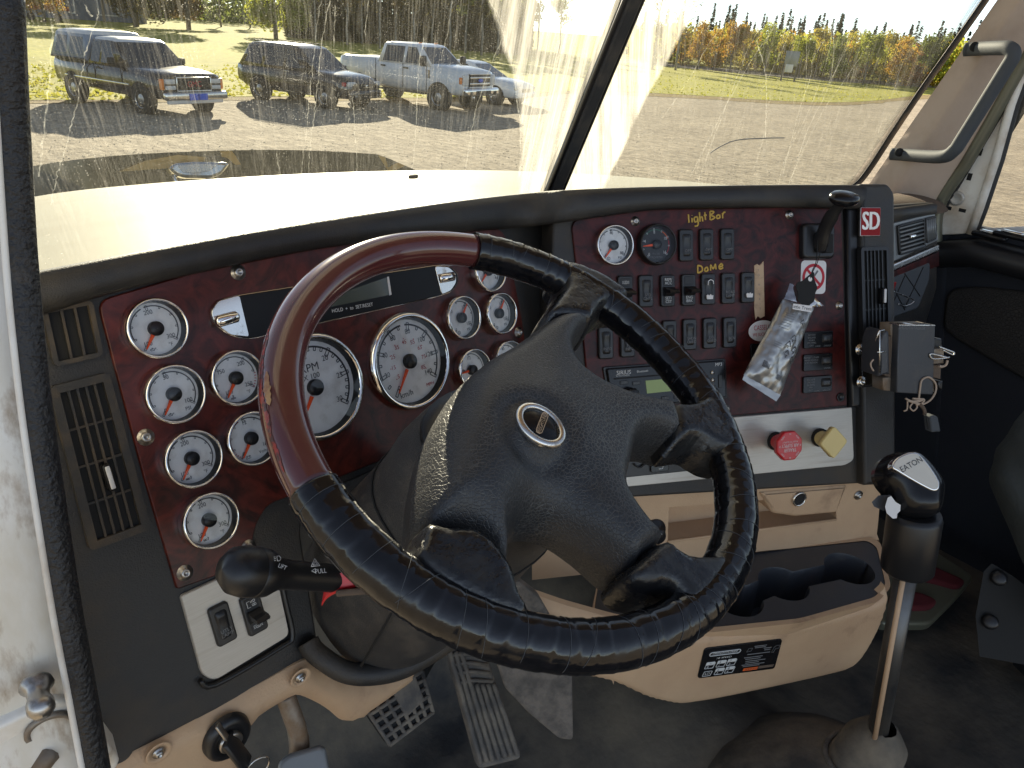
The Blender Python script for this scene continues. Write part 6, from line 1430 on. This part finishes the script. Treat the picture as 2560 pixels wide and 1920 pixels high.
# ------------------------------------------------------------------ trees
leafmat('leaf_yellow', (.46, .35, .045), (.30, .29, .05), .6); leafmat('leaf_green', (.14, .19, .04), (.22, .24, .05), .55); leafmat('leaf_orange', (.46, .22, .035), (.36, .30, .05), .6)
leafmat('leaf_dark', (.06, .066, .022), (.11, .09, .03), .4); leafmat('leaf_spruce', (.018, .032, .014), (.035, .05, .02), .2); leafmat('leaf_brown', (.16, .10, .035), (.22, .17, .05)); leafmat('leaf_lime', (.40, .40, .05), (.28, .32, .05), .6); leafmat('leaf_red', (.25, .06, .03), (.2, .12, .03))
mat('bark', (.10, .085, .065), .9, bump=.8, bscale=12, col2=(.18, .16, .13), scale=5); mat('bark_pale', (.34, .31, .27), .8, col2=(.14, .12, .10), scale=4)
def crown_mesh(seed, h, r, base, n, leaf, conical=False, sparse=0.0):
    rn = random.Random(seed); mb = MB(); lobes = []
    if not conical:
        for k in range(11):
            a = rn.uniform(0, 2*pi); zz = rn.uniform(base+.1*(h-base), h*.9); rr = r*rn.uniform(.25, .65)*(1-.5*max(0, (zz-base)/(h-base)-.5)); lobes.append((V((rr*cos(a), rr*sin(a), zz)), r*rn.uniform(.32, .58)))
    for i in range(n):
        if conical:
            t = rn.random()**.75; zz = h-(h-base)*t; ring = (math.floor(t*9)+rn.random()**2)/9; rr = r*(.05+.95*t)*(.55+.45*rn.random())*(1 if (t*9) % 1 > .25 else .75); a = rn.uniform(0, 2*pi); p = V((rr*cos(a), rr*sin(a), zz-.06*rr)); nd = V((cos(a), sin(a), -.5))
        else:
            c, q = rn.choice(lobes); d = V((rn.gauss(0, 1), rn.gauss(0, 1), rn.gauss(0, .8))).normalized(); p = c+d*q*(rn.random()**.35); nd = d
            if sparse and noise.noise(p*1.4) < sparse: continue
        s = leaf*rn.uniform(.5, 1.3); u = nd.cross(V((rn.gauss(0, 1), rn.gauss(0, 1), rn.gauss(0, 1)))).normalized(); w_ = (nd+V((rn.gauss(0, .6), rn.gauss(0, .6), rn.gauss(0, .6)))).normalized().cross(u).normalized()
        mb.f([mb.v(p+u*s), mb.v(p+w_*s*.6), mb.v(p-u*s), mb.v(p-w_*s*.6)])
    return mb.mesh('crown')
def trunk_mesh(seed, h, r0, top=.75, limbs=6, spread=1.2):
    rn = random.Random(seed); mb = MB(); P = [V((.08*rn.uniform(-1, 1)*k, .08*rn.uniform(-1, 1)*k, h*top*k/5)) for k in range(6)]
    P[0] = V((0, 0, -.1)); mb.tube(P, [r0*(1.15-.17*k) for k in range(6)], 8)
    for k in range(limbs):
        a = rn.uniform(0, 2*pi); z = h*top*rn.uniform(.35, .9); q = V((0, 0, z)); e = q+V((spread*cos(a), spread*sin(a), spread*rn.uniform(.5, 1.1))); mb.tube([q, q.lerp(e, .5)+V((0, 0, .1)), e], [r0*.4, r0*.28, r0*.1], 6)
    return mb.mesh('trunk')
VAR = {}
def variant(kind, seed):
    k = (kind, seed)
    if k not in VAR:
        if kind == 'spruce': VAR[k] = (crown_mesh(seed, 9, 1.7, .7, 2600, .17, True), trunk_mesh(seed, 9, .13, .9, 0))
        elif kind == 'bare': VAR[k] = (crown_mesh(seed, 9, 2.2, 2.2, 1500, .11, sparse=-.05), trunk_mesh(seed, 9, .12, .85, 14, 1.9))
        elif kind == 'big': VAR[k] = (crown_mesh(seed, 12, 4.2, 1.2, 7500, .24), trunk_mesh(seed, 12, .26, .7, 9, 2.6))
        elif kind == 'tall': VAR[k] = (crown_mesh(seed, 12, 2.3, 4.2, 2300, .17), trunk_mesh(seed, 12, .14, .85, 7, 1.3))
        else: VAR[k] = (crown_mesh(seed, 6.5, 2.3, .6, 3000, .15), trunk_mesh(seed, 6.5, .13, .7, 7, 1.3))
    return VAR[k]
LEAFN = {'yellow': 'leaf_yellow', 'green': 'leaf_green', 'orange': 'leaf_orange', 'dark': 'leaf_dark', 'spruce': 'leaf_spruce', 'brown': 'leaf_brown', 'lime': 'leaf_lime', 'red': 'leaf_red'}
def tree(name, label, kind, seed, leaf, px, dist, sc, group, bark='bark', dx=0, sz=None):
    d = ray(px, 100); d.z = 0; d.normalize(); p = d*dist; M = Matrix.Translation((p.x, p.y, GROUND)) @ Matrix.Rotation(seed*1.7+px, 4, 'Z') @ Matrix.Diagonal((sc, sc, sz or sc, 1))
    t = thing(name, label, 'tree', group=group, M=M); c, k = variant(kind, seed)
    c = c.copy() if c.materials and c.materials[0] != MATS[LEAFN[leaf]] else c
    if c.materials: c.materials[0] = MATS[LEAFN[leaf]]
    else: c.materials.append(MATS[LEAFN[leaf]])
    if not k.materials: k.materials.append(MATS[bark])
    link('crown', c, M, t); link('trunk', k, M, t); return t
# left wood behind the parked cars
tree('leafy_tree', 'big dark leafy tree rising right behind the dark pickup', 'big', 1, 'dark', 345, 96, 1.05, None)
tree('leafy_tree', 'brownish leafy tree to the right of the big dark tree', 'big', 2, 'brown', 475, 98, .95, None)
tree('leafy_tree', 'lime yellow tree above the space between pickup and dark suv', 'big', 3, 'lime', 690, 88, .85, None)
tree('leafy_tree', 'small ochre tree at the top left corner by the shed', 'round', 4, 'orange', 120, 92, 1.1, None)
tree('leafy_tree', 'dim green tree at the left beside the shed wall', 'tall', 5, 'dark', 268, 104, 1.0, None)
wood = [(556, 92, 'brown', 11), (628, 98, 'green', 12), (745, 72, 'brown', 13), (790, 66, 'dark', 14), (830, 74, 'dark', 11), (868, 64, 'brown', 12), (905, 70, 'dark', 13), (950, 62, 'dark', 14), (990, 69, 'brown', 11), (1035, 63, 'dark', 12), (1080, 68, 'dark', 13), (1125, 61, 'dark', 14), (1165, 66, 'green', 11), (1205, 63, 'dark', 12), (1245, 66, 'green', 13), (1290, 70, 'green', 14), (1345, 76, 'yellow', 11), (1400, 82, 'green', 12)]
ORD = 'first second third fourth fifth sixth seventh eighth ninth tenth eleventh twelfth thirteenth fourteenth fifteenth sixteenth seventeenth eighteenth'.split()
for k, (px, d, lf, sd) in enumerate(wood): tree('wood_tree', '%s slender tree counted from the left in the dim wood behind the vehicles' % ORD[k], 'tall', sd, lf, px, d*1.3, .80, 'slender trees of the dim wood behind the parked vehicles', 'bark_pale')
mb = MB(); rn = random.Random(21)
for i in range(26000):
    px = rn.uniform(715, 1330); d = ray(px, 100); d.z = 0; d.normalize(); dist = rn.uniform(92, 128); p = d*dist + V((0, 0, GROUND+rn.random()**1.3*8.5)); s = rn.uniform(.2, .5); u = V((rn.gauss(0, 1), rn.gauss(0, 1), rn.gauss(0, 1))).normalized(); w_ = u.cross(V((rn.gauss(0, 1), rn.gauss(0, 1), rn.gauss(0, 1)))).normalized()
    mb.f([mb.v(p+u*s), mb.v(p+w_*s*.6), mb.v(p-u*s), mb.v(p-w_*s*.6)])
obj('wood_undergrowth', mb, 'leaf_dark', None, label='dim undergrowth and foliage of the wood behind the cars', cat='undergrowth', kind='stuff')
mb = MB(); rn = random.Random(22)
for i in range(9000):
    px = rn.uniform(-60, 760); d = ray(px, 100); d.z = 0; d.normalize(); p = d*rn.uniform(150, 185) + V((0, 0, GROUND+rn.random()**1.4*8)); s = rn.uniform(.3, .75); u = V((rn.gauss(0, 1), rn.gauss(0, 1), rn.gauss(0, 1))).normalized(); w_ = u.cross(V((rn.gauss(0, 1), rn.gauss(0, 1), rn.gauss(0, 1)))).normalized()
    mb.f([mb.v(p+u*s), mb.v(p+w_*s*.6), mb.v(p-u*s), mb.v(p-w_*s*.6)])
obj('far_hedge', mb, 'leaf_green', None, label='far green hedge line across the top left behind the lawn', cat='hedge', kind='stuff')
# right: autumn row and the spruces behind
tree('birch_tree', 'thinly leaved birch at the left end of the autumn row', 'bare', 31, 'brown', 1700, 84, .95, None, 'bark_pale')
tree('birch_tree', 'second sparse birch with brown leaves beside the dirty glass', 'bare', 32, 'brown', 1640, 80, 1.0, None, 'bark_pale')
row = [(1755, 92, 'orange', 41, 'bright orange tree next to the sparse birch'), (1795, 96, 'orange', 42, 'orange tree second from the birch in the row'), (1838, 92, 'orange', 43, 'orange brown tree left of the yard sign gap'), (1880, 97, 'yellow', 44, 'yellow tree just left of the yard sign'), (1925, 94, 'lime', 41, 'pale lime tree behind the yard sign posts'),
       (1975, 99, 'yellow', 42, 'yellow tree directly above the yard sign'), (2015, 93, 'lime', 43, 'lime green tree just right of the yard sign'), (2055, 98, 'yellow', 44, 'golden tree second to the right of the yard sign'), (2098, 92, 'green', 41, 'green tree in the middle of the right half row'), (2140, 97, 'yellow', 42, 'yellow tree behind the speckled glass patch'),
       (2185, 90, 'lime', 43, 'lime tree in the speckled glass patch'), (2228, 96, 'yellow', 44, 'yellow tree nearing the right pillar'), (2270, 90, 'orange', 41, 'orange tinted tree close to the right pillar'), (2310, 95, 'red', 42, 'reddish tree beside the dotted glass edge'), (2350, 92, 'green', 43, 'last green tree against the right pillar')]
for px, d, lf, sd, lb in row: tree('autumn_tree', lb, 'round', sd, lf, px, d, rn.uniform(.66, .84), 'autumn trees along the far road')
mb = MB(); rn = random.Random(33)
for i in range(120):
    px = rn.uniform(1560, 2460); d = ray(px, 100); d.z = 0; d.normalize(); dist = rn.uniform(125, 165); b = d*dist+V((0, 0, GROUND)); h = rn.uniform(5.0, 8.2); r = h*.16
    for j in range(330):
        t = rn.random()**.8; a = rn.uniform(0, 2*pi); rr = r*t*rn.uniform(.6, 1.1); p = b+V((rr*cos(a), rr*sin(a), h*(1-t)+.3)); s = rn.uniform(.16, .40); u = V((cos(a), sin(a), -.4)).normalized(); w_ = V((-sin(a), cos(a), 0))
        mb.f([mb.v(p+u*s), mb.v(p+w_*s*.6), mb.v(p-u*s), mb.v(p-w_*s*.6)])
obj('spruce_wood', mb, 'leaf_spruce', None, label='far band of pointed dark spruces behind the autumn trees', cat='wood', kind='stuff')
for nm, lf, seed in (('autumn_wood_gold', 'leaf_yellow', 61), ('autumn_wood_green', 'leaf_lime', 62), ('autumn_wood_orange', 'leaf_orange', 63)):
    mb = MB(); rn = random.Random(seed)
    for i in range(34):
        px = rn.uniform(1600, 2450); d = ray(px, 100); d.z = 0; d.normalize(); b = d*rn.uniform(100, 122)+V((0, 0, GROUND)); h = rn.uniform(3.6, 5.3); r = rn.uniform(1.6, 2.6)
        for j in range(330):
            e = V((rn.gauss(0, 1), rn.gauss(0, 1), rn.gauss(0, 1))).normalized()*rn.random()**.35; p = b+V((e.x*r, e.y*r, h*.52+e.z*h*.5)); s = rn.uniform(.12, .34); u = V((rn.gauss(0, 1), rn.gauss(0, 1), rn.gauss(0, 1))).normalized(); w_ = u.cross(V((rn.gauss(0, 1), rn.gauss(0, 1), rn.gauss(0, 1)))).normalized()
            mb.f([mb.v(p+u*s), mb.v(p+w_*s*.6), mb.v(p-u*s), mb.v(p-w_*s*.6)])
    obj(nm, mb, lf, None, label='far %s autumn foliage behind the road row' % nm.split('_')[-1], cat='wood', kind='stuff')
# small trees seen through the passenger window side of the row
# yard sign
sp0 = at_z(1968, 204, GROUND); ys = thing('yard_sign', 'small grey sign board on two posts on the right lawn', 'sign', sp0)
fx = ray(1968, 200); fx.z = 0; fx.normalize(); rx = V((fx.y, -fx.x, 0))
for s in (-.85, .85):
    mb = MB(); mb.box((0, 0, .8), (.12, .12, 1.6), M=Matrix.Translation(sp0+rx*s*.7)); obj('post', mb, 'bark', ys)
mb = MB(); mb.box((0, 0, 2.0), (1.25, .08, 1.3), M=Matrix.Translation(sp0) @ Matrix.Rotation(atan2(rx.y, rx.x), 4, 'Z'), bev=.02); obj('board', mb, 'vent_silver', ys)
mb = MB(); mb.box((-.1, -.05, 1.15), (.7, .06, .7), M=Matrix.Translation(sp0) @ Matrix.Rotation(atan2(rx.y, rx.x), 4, 'Z'), bev=.02); obj('lower_board', mb, 'white_plastic', ys)
# shed and red trailer top left
mat('shed_wall', (.16, .19, .24), .7, col2=(.12, .14, .18), scale=.8); mat('shed_red', (.26, .045, .03), .6)
def dirv(px): d = ray(px, 40); d.z = 0; d.normalize(); return d
sh = thing('shed', 'blue grey shed with pale trim at the top left behind the trees', 'shed', dirv(200)*112+V((0, 0, GROUND)))
SHM = Matrix.Translation(dirv(190)*112+V((0, 0, GROUND))) @ Matrix.Rotation(-.2, 4, 'Z')
mb = MB(); mb.box((0, 0, 2.2), (15, 6, 4.4), M=SHM); obj('wall', mb, 'shed_wall', sh)
mb = MB(); mb.loft([[SHM @ V((x, -3.4, 4.3)), SHM @ V((x, 0, 6.2)), SHM @ V((x, 3.4, 4.3))] for x in (-7.8, 7.8)], closed=False, smooth=False); obj('roof', mb, 'vent_silver', sh)
for x in (-5, -1, 3.5):
    mb = MB(); mb.box((x, -3.03, 1.7), (2.2, .08, 2.2), M=SHM); w_ = obj('window', mb, 'white_plastic', sh); mb = MB(); mb.box((x, -3.09, 1.7), (1.9, .05, 1.9), M=SHM); obj('pane', mb, 'shed_wall', w_)
rt = thing('red_trailer', 'red striped trailer box at the far top left', 'trailer', dirv(118)*98+V((0, 0, GROUND)))
TRM = Matrix.Translation(dirv(110)*98+V((0, 0, GROUND))) @ Matrix.Rotation(-.1, 4, 'Z')
mb = MB(); mb.box((0, 0, 1.75), (5, 2.2, 2.1), M=TRM, bev=.05); obj('trailer_box', mb, 'shed_wall', rt)
for z in (1.25, 2.25):
    mb = MB(); mb.box((0, -1.12, z), (4.6, .05, .42), M=TRM); obj('red_stripe', mb, 'shed_red', rt)
for x in (-1.2, 1.2):
    mb = MB(); mb.lathe([(.36, -.12), (.38, 0), (.36, .12)], 18, M=TRM @ Matrix.Translation((x, -1.0, .37)) @ Matrix.Rotation(pi/2, 4, 'X'), cap0=True, cap1=True); obj('wheel', mb, 'rubber', rt)
# ------------------------------------------------------------------ parked vehicles
mat('paint_navy', (.016, .016, .022), .22, coat=.6); mat('paint_black', (.012, .013, .018), .20, coat=.7); mat('paint_silverblue', (.74, .75, .75), .25, coat=.6); mat('paint_white', (.72, .75, .78), .25, coat=.5); mat('cap_white', (.66, .66, .66), .35)
mat('cap_blue', (.20, .26, .36), .4); mat('car_glass', (.015, .022, .03), .06, spec=.8); mat('tyre', (.018, .018, .018), .85); mat('rim_metal', (.40, .40, .40), .35, metal=.8); mat('lamp_glass', (.60, .60, .58), .12); mat('amber', (.80, .22, .02), .3); mat('plate_blue', (.02, .10, .62), .5); mat('trim_black', (.01, .01, .01), .6); mat('car_shadow_gap', (.004, .004, .004), .8)
def vehicle(name, label, px, py, az, S):
    """local axes: x ahead, y to the vehicle's left, z up; origin under the right front wheel"""
    g0 = at_z(px, py, GROUND); a = radians(az); f = V((sin(a), cos(a), 0)); lft = V((-f.y, f.x, 0))
    M = Matrix((f, lft, V((0, 0, 1)))).transposed().to_4x4(); tr = S['w']/2-.11; M.translation = V((g0.x, g0.y, GROUND)) + lft*tr
    t = thing(name, label, S.get('cat', 'pickup truck'), M=M)
    W = S['w']/2; fr, re = S['front'], S['rear']            # x of nose and tail from the front axle
    def P(nm, mb, m, parent=None): return obj(nm, mb, m, parent or t, M)
    # hull: sections along the length (x, bottom, top, half width, crown)
    def ring(x, zb, zt, w_, cr):
        h = zt-zb; R = [(0, zb), (w_*.82, zb), (w_*.97, zb+h*.14), (w_, zb+h*.42), (w_*.985, zb+h*.75), (w_*.93, zt-.035), (w_*.80, zt+cr*.45), (w_*.4, zt+cr*.9), (0, zt+cr)]
        return [(x, y, z) for y, z in R] + [(x, -y, z) for y, z in R[-2:0:-1]]
    mb = MB(); mb.loft([ring(*s) for s in S['hull']], True, True, True); body = P('body', mb, S['paint'])
    for G in S['house']:                                     # greenhouse, camper shell: base and roof outlines
        x0, x1, zb, X0, X1, zt, wb, wt = G['d']
        def rr(xa, xb, z, w_, r): return [(x, y, z) for x, y in rrect(xa-xb, 2*w_, r, 3, (xa+xb)/2, 0)]
        mb = MB(); mb.loft([rr(x0, x1, zb, wb, .05), rr(x0+(X0-x0)*.9, x1+(X1-x1)*.9, zb+(zt-zb)*.9, wb+(wt-wb)*.9, .09), rr(X0-.04, X1+.04, zt-.01, wt-.04, .1), rr(X0-.3, X1+.3, zt+.03, wt-.25, .1)], True, True, True); hs = P(G['name'], mb, G['paint'])
        if G.get('roof'):
            mb = MB(); mb.loft([rr(X0+(x0-X0)*.12, X1, zt-.07, wt+.02, .09), rr(X0-.03, X1+.04, zt-.005, wt-.035, .1), rr(X0-.3, X1+.3, zt+.036, wt-.25, .1)], True, False, True); P('roof', mb, G['roof'], hs)
        def sidep(x, fz, s, e=.006): z = zb+(zt-zb)*fz; return (x, s*(wb+(wt-wb)*fz+e), z)
        for win in G['windows']:
            for s in (1, -1):
                mb = MB(); q = [V(sidep(x, fz, s)) for x, fz in win]; q = q if s > 0 else q[::-1]; mb.f([mb.v(p) for p in q]); P('side_window', mb, 'car_glass', hs)
        if G.get('screen'):
            def scr(fz, y, e=.008): return (x0+(X0-x0)*fz+e, y*(wb+(wt-wb)*fz), zb+(zt-zb)*fz)
            mb = MB(); mb.f([mb.v(scr(.06, -.9)), mb.v(scr(.06, .9)), mb.v(scr(.9, .84)), mb.v(scr(.9, -.84))]); P('front_screen', mb, 'car_glass', hs)
            mb = MB(); mb.tube([scr(.07, -.5, .02), scr(.12, .1, .02)], .01, 6); P('wiper', mb, 'trim_black', hs)
            mb = MB()
    # wheels
    R = S['wheel']
    for x in (0, -S['base']):
        for s in (1, -1):
            WMt = Matrix.Translation((x, s*(tr), R)) @ Matrix.Rotation(-s*pi/2, 4, 'X')
            mb = MB(); mb.lathe([(R*1.17, -.055), (R*1.17, .112)], 28, M=WMt); mb.lathe([(R*1.17, .113), (.01, .113)], 28, M=Matrix.Translation((0, 0, 0)) @ WMt, cap0=False); P('wheel_arch', mb, 'car_shadow_gap', body)
            mb = MB(); mb.lathe([(R*.62, -.12), (R*.95, -.13), (R, -.09), (R, .10), (R*.95, .14), (R*.62, .135)], 28, M=WMt); wh = P('wheel', mb, 'tyre')
            mb = MB(); mb.lathe([(R*.63, .13), (R*.56, .10), (R*.30, .115), (R*.2, .135), (.001, .138)], 24, M=WMt); P('rim', mb, 'rim_metal', wh)
            for k in range(6):
                aa = k*pi/3; mb = MB(); mb.lathe([(R*.085, .118), (.001, .119)], 10, M=WMt @ Matrix.Translation((R*.43*cos(aa), R*.43*sin(aa), 0))); P('rim_hole', mb, 'trim_black', wh)
    for (nm, m, c, d, b) in S['boxes']:
        for s in ((1, -1) if c[1] != 0 else (1,)):
            mb = MB(); mb.box((c[0], c[1]*s, c[2]), d, bev=b); P(nm, mb, m)
    for (nm, m, pts) in S.get('lines', []):
        for s in (1, -1):
            mb = MB(); mb.tube([(x, s*y, z) for x, y, z in pts], .010, 6); P(nm, mb, m)
    for (tx, sz, c, m) in S.get('texts', []):
        mb = MB(); mb.text(tx, sz, Matrix(((0, 0, 1, c[0]), (1, 0, 0, c[1]), (0, 1, 0, c[2]), (0, 0, 0, 1))), 0); P('lettering', mb, m)
    return t
gmc = dict(w=1.95, front=.92, rear=4.6, base=3.05, wheel=.37, paint='paint_navy',
  hull=[(.90, .52, .98, .86, .02), (.80, .42, 1.03, .95, .03), (.2, .40, 1.08, .975, .05), (-.55, .38, 1.12, .975, .04), (-1.6, .38, 1.12, .975, .0), (-2.3, .40, 1.14, .975, 0), (-3.85, .45, 1.14, .975, 0), (-3.95, .55, 1.10, .93, 0)],
  house=[dict(name='cab', paint='paint_navy', roof='cap_white', d=(-.50, -2.25, 1.08, -1.20, -2.15, 1.74, .93, .74), windows=[[(-1.0, .08), (-1.65, .08), (-1.65, .86), (-1.32, .86)], [(-1.73, .08), (-2.12, .08), (-2.10, .84), (-1.73, .86)]], screen=True),
         dict(name='camper_shell', paint='cap_blue', roof='cap_white', d=(-2.28, -4.0, 1.12, -2.32, -3.78, 1.84, .97, .80), windows=[[(-2.42, .18), (-3.05, .18), (-3.05, .80), (-2.45, .80)], [(-3.2, .18), (-3.75, .18), (-3.65, .80), (-3.2, .80)]])],
  boxes=[('bumper', 'chrome_worn', (.98, 0, .52), (.16, 1.92, .20), .05), ('bumper_valance', 'cap_white', (.93, 0, .38), (.10, 1.7, .12), .03), ('number_plate', 'plate_blue', (1.075, -.12, .50), (.02, .31, .16), .005), ('grille', 'trim_black', (.905, 0, .80), (.06, 1.0, .32), .02), ('grille_frame', 'chrome_worn', (.925, 0, .965), (.05, 1.06, .035), .01), ('grille_frame', 'chrome_worn', (.925, 0, .64), (.05, 1.06, .035), .01), ('grille_post', 'chrome_worn', (.925, .52, .80), (.05, .035, .32), .01),
         ('headlight', 'lamp_glass', (.90, .70, .87), (.06, .30, .12), .02), ('turn_lamp', 'lamp_glass', (.90, .70, .72), (.06, .30, .10), .02), ('corner_lamp', 'amber', (.84, .905, .80), (.12, .08, .27), .02), ('door_handle', 'trim_black', (-1.72, .985, 1.0), (.16, .03, .04), .01), ('mirror', 'trim_black', (-.95, 1.06, 1.22), (.10, .20, .17), .03), ('bed_rail', 'trim_black', (-3.1, .985, 1.14), (1.6, .03, .05), .01), ('body_moulding', 'chrome_worn', (-1.9, .985, .68), (2.9, .02, .05), .01)],
  lines=[('door_seam', 'trim_black', [(-.72, .975, .5), (-.72, .978, 1.1)]), ('door_seam', 'trim_black', [(-1.90, .975, .5), (-1.90, .978, 1.1)]), ('bed_gap', 'trim_black', [(-2.28, .975, .5), (-2.28, .978, 1.15)])],
  texts=[('GMC', .14, (.945, 0, .80), 'print_red')])
suv = dict(cat='car', w=1.85, front=.90, rear=3.7, base=2.72, wheel=.36, paint='paint_black',
  hull=[(.92, .45, .78, .70, .02), (.80, .35, .92, .86, .04), (.35, .33, 1.0, .91, .05), (-.5, .32, 1.08, .925, .04), (-2.0, .32, 1.12, .925, 0), (-3.4, .36, 1.14, .915, 0), (-3.7, .5, 1.08, .86, 0)],
  house=[dict(name='cab', paint='paint_black', roof='paint_black', d=(-.35, -3.62, 1.03, -1.22, -3.25, 1.74, .89, .68), windows=[[(-.95, .1), (-1.6, .1), (-1.6, .86), (-1.38, .86)], [(-1.7, .1), (-2.5, .1), (-2.45, .86), (-1.7, .86)], [(-2.62, .1), (-3.35, .16), (-3.1, .82), (-2.58, .86)]], screen=True)],
  boxes=[('bumper', 'paint_black', (.90, 0, .48), (.18, 1.6, .26), .07), ('grille', 'trim_black', (.93, 0, .72), (.05, .8, .16), .02), ('headlight', 'lamp_glass', (.84, .64, .78), (.14, .34, .16), .04), ('side_marker', 'print_red', (.72, .84, .78), (.16, .06, .12), .02), ('mirror', 'paint_black', (-.75, 1.02, 1.14), (.12, .20, .14), .04), ('roof_rail', 'trim_black', (-2.2, .60, 1.80), (1.9, .04, .03), .01), ('fog_lamp', 'lamp_glass', (.97, .58, .45), (.04, .16, .09), .02), ('emblem', 'chrome_worn', (.97, 0, .73), (.03, .12, .08), .02), ('door_handle', 'chrome_worn', (-1.5, .93, .98), (.18, .03, .03), .01)],
  lines=[('door_seam', 'trim_black', [(-.62, .92, .45), (-.62, .928, 1.05)]), ('door_seam', 'trim_black', [(-1.65, .925, .45), (-1.65, .93, 1.08)])])
ford = dict(w=2.02, front=1.0, rear=5.2, base=3.6, wheel=.42, paint='paint_silverblue',
  hull=[(.98, .62, 1.22, .92, .02), (.88, .55, 1.30, 1.0, .04), (.3, .52, 1.38, 1.01, .06), (-.55, .50, 1.42, 1.01, .04), (-1.6, .50, 1.40, 1.01, 0), (-2.75, .52, 1.40, 1.01, 0), (-2.85, .52, 1.46, 1.01, -.02), (-4.4, .58, 1.46, 1.01, -.02), (-4.55, .7, 1.42, .97, 0)],
  house=[dict(name='cab', paint='paint_silverblue', roof='paint_white', d=(-.35, -2.75, 1.36, -1.05, -2.60, 2.00, .96, .76), windows=[[(-.72, .06), (-1.50, .06), (-1.50, .86), (-1.12, .86)], [(-1.62, .06), (-2.52, .06), (-2.45, .86), (-1.62, .86)]], screen=True)],
  boxes=[('bumper', 'chrome', (1.10, 0, .68), (.20, 1.98, .24), .06), ('bumper_intake', 'trim_black', (1.205, 0, .66), (.02, .9, .12), .02), ('bumper_hook', 'trim_black', (1.20, .72, .64), (.03, .16, .12), .02), ('grille', 'trim_black', (1.0, 0, 1.03), (.06, 1.26, .44), .03), ('grille_bar', 'chrome_worn', (1.03, 0, 1.12), (.05, 1.22, .07), .02), ('grille_bar', 'chrome_worn', (1.03, 0, .93), (.05, 1.22, .07), .02), ('grille_frame', 'chrome', (1.03, 0, 1.235), (.05, 1.28, .03), .01), ('grille_frame', 'chrome', (1.03, 0, .82), (.05, 1.28, .03), .01),
         ('headlight', 'lamp_glass', (.98, .80, 1.04), (.10, .30, .36), .05), ('corner_lamp', 'amber', (.90, .975, 1.02), (.10, .07, .22), .02), ('mirror', 'trim_black', (-.55, 1.16, 1.52), (.14, .26, .34), .05), ('running_board', 'trim_black', (-1.7, .98, .48), (2.3, .16, .06), .02), ('door_handle', 'trim_black', (-1.42, 1.02, 1.24), (.20, .04, .05), .01), ('door_handle', 'trim_black', (-2.45, 1.02, 1.24), (.20, .04, .05), .01), ('clearance_lamp', 'amber', (-1.25, .45, 2.05), (.10, .10, .03), .01), ('fender_vent', 'trim_black', (-.42, 1.012, 1.12), (.08, .02, .26), .01), ('tow_hook', 'chrome_worn', (1.1, .52, .50), (.18, .05, .10), .02)],
  lines=[('door_seam', 'trim_black', [(-.52, 1.01, .6), (-.52, 1.012, 1.38)]), ('door_seam', 'trim_black', [(-1.56, 1.01, .6), (-1.56, 1.012, 1.38)]), ('bed_gap', 'trim_black', [(-2.80, 1.01, .6), (-2.80, 1.012, 1.44)])])
sedan = dict(cat='car', w=1.8, front=.9, rear=3.6, base=2.7, wheel=.33, paint='paint_white',
  hull=[(.90, .40, .66, .62, .02), (.75, .30, .78, .82, .03), (.2, .28, .88, .88, .05), (-.6, .26, .94, .90, .04), (-2.0, .26, .95, .90, 0), (-3.2, .30, .98, .88, .04), (-3.6, .42, .92, .78, 0)],
  house=[dict(name='cab', paint='paint_white', roof='paint_white', d=(-.35, -3.0, .90, -1.3, -2.4, 1.44, .84, .60), windows=[[(-1.0, .1), (-1.7, .1), (-1.7, .85), (-1.45, .85)], [(-1.8, .1), (-2.65, .1), (-2.35, .85), (-1.8, .85)]], screen=True)],
  boxes=[('bumper', 'paint_white', (.86, 0, .42), (.16, 1.5, .22), .06), ('grille', 'trim_black', (.92, 0, .58), (.04, .7, .12), .02), ('headlight', 'lamp_glass', (.80, .60, .66), (.16, .34, .13), .04), ('mirror', 'paint_white', (-.8, .98, .98), (.10, .18, .12), .04), ('door_handle', 'trim_black', (-1.6, .905, .80), (.16, .03, .03), .01)],
  lines=[('door_seam', 'trim_black', [(-.62, .895, .4), (-.62, .90, .92)])])
vehicle('pickup_truck', 'dark older pickup with a pale camper shell and blue front plate', 367, 284, 160, gmc)
vehicle('suv', 'dark suv parked between the two pickups', 818, 271, 155, suv)
oval = vehicle('pickup_truck', 'tall silver crew cab pickup with a wide barred grille', 1099, 275, 160, ford)
mb = MB(); mb.lathe([(.13, 0), (.13, .02), (.001, .022)], 24, sx=.45); obj('emblem', mb, 'plate_blue', oval, WM[oval] @ Matrix.Translation((1.05, 0, 1.03)) @ Matrix.Rotation(pi/2, 4, 'Y'))
vehicle('sedan', 'low white sedan half hidden behind the silver pickup', 1238, 262, 158, sedan)
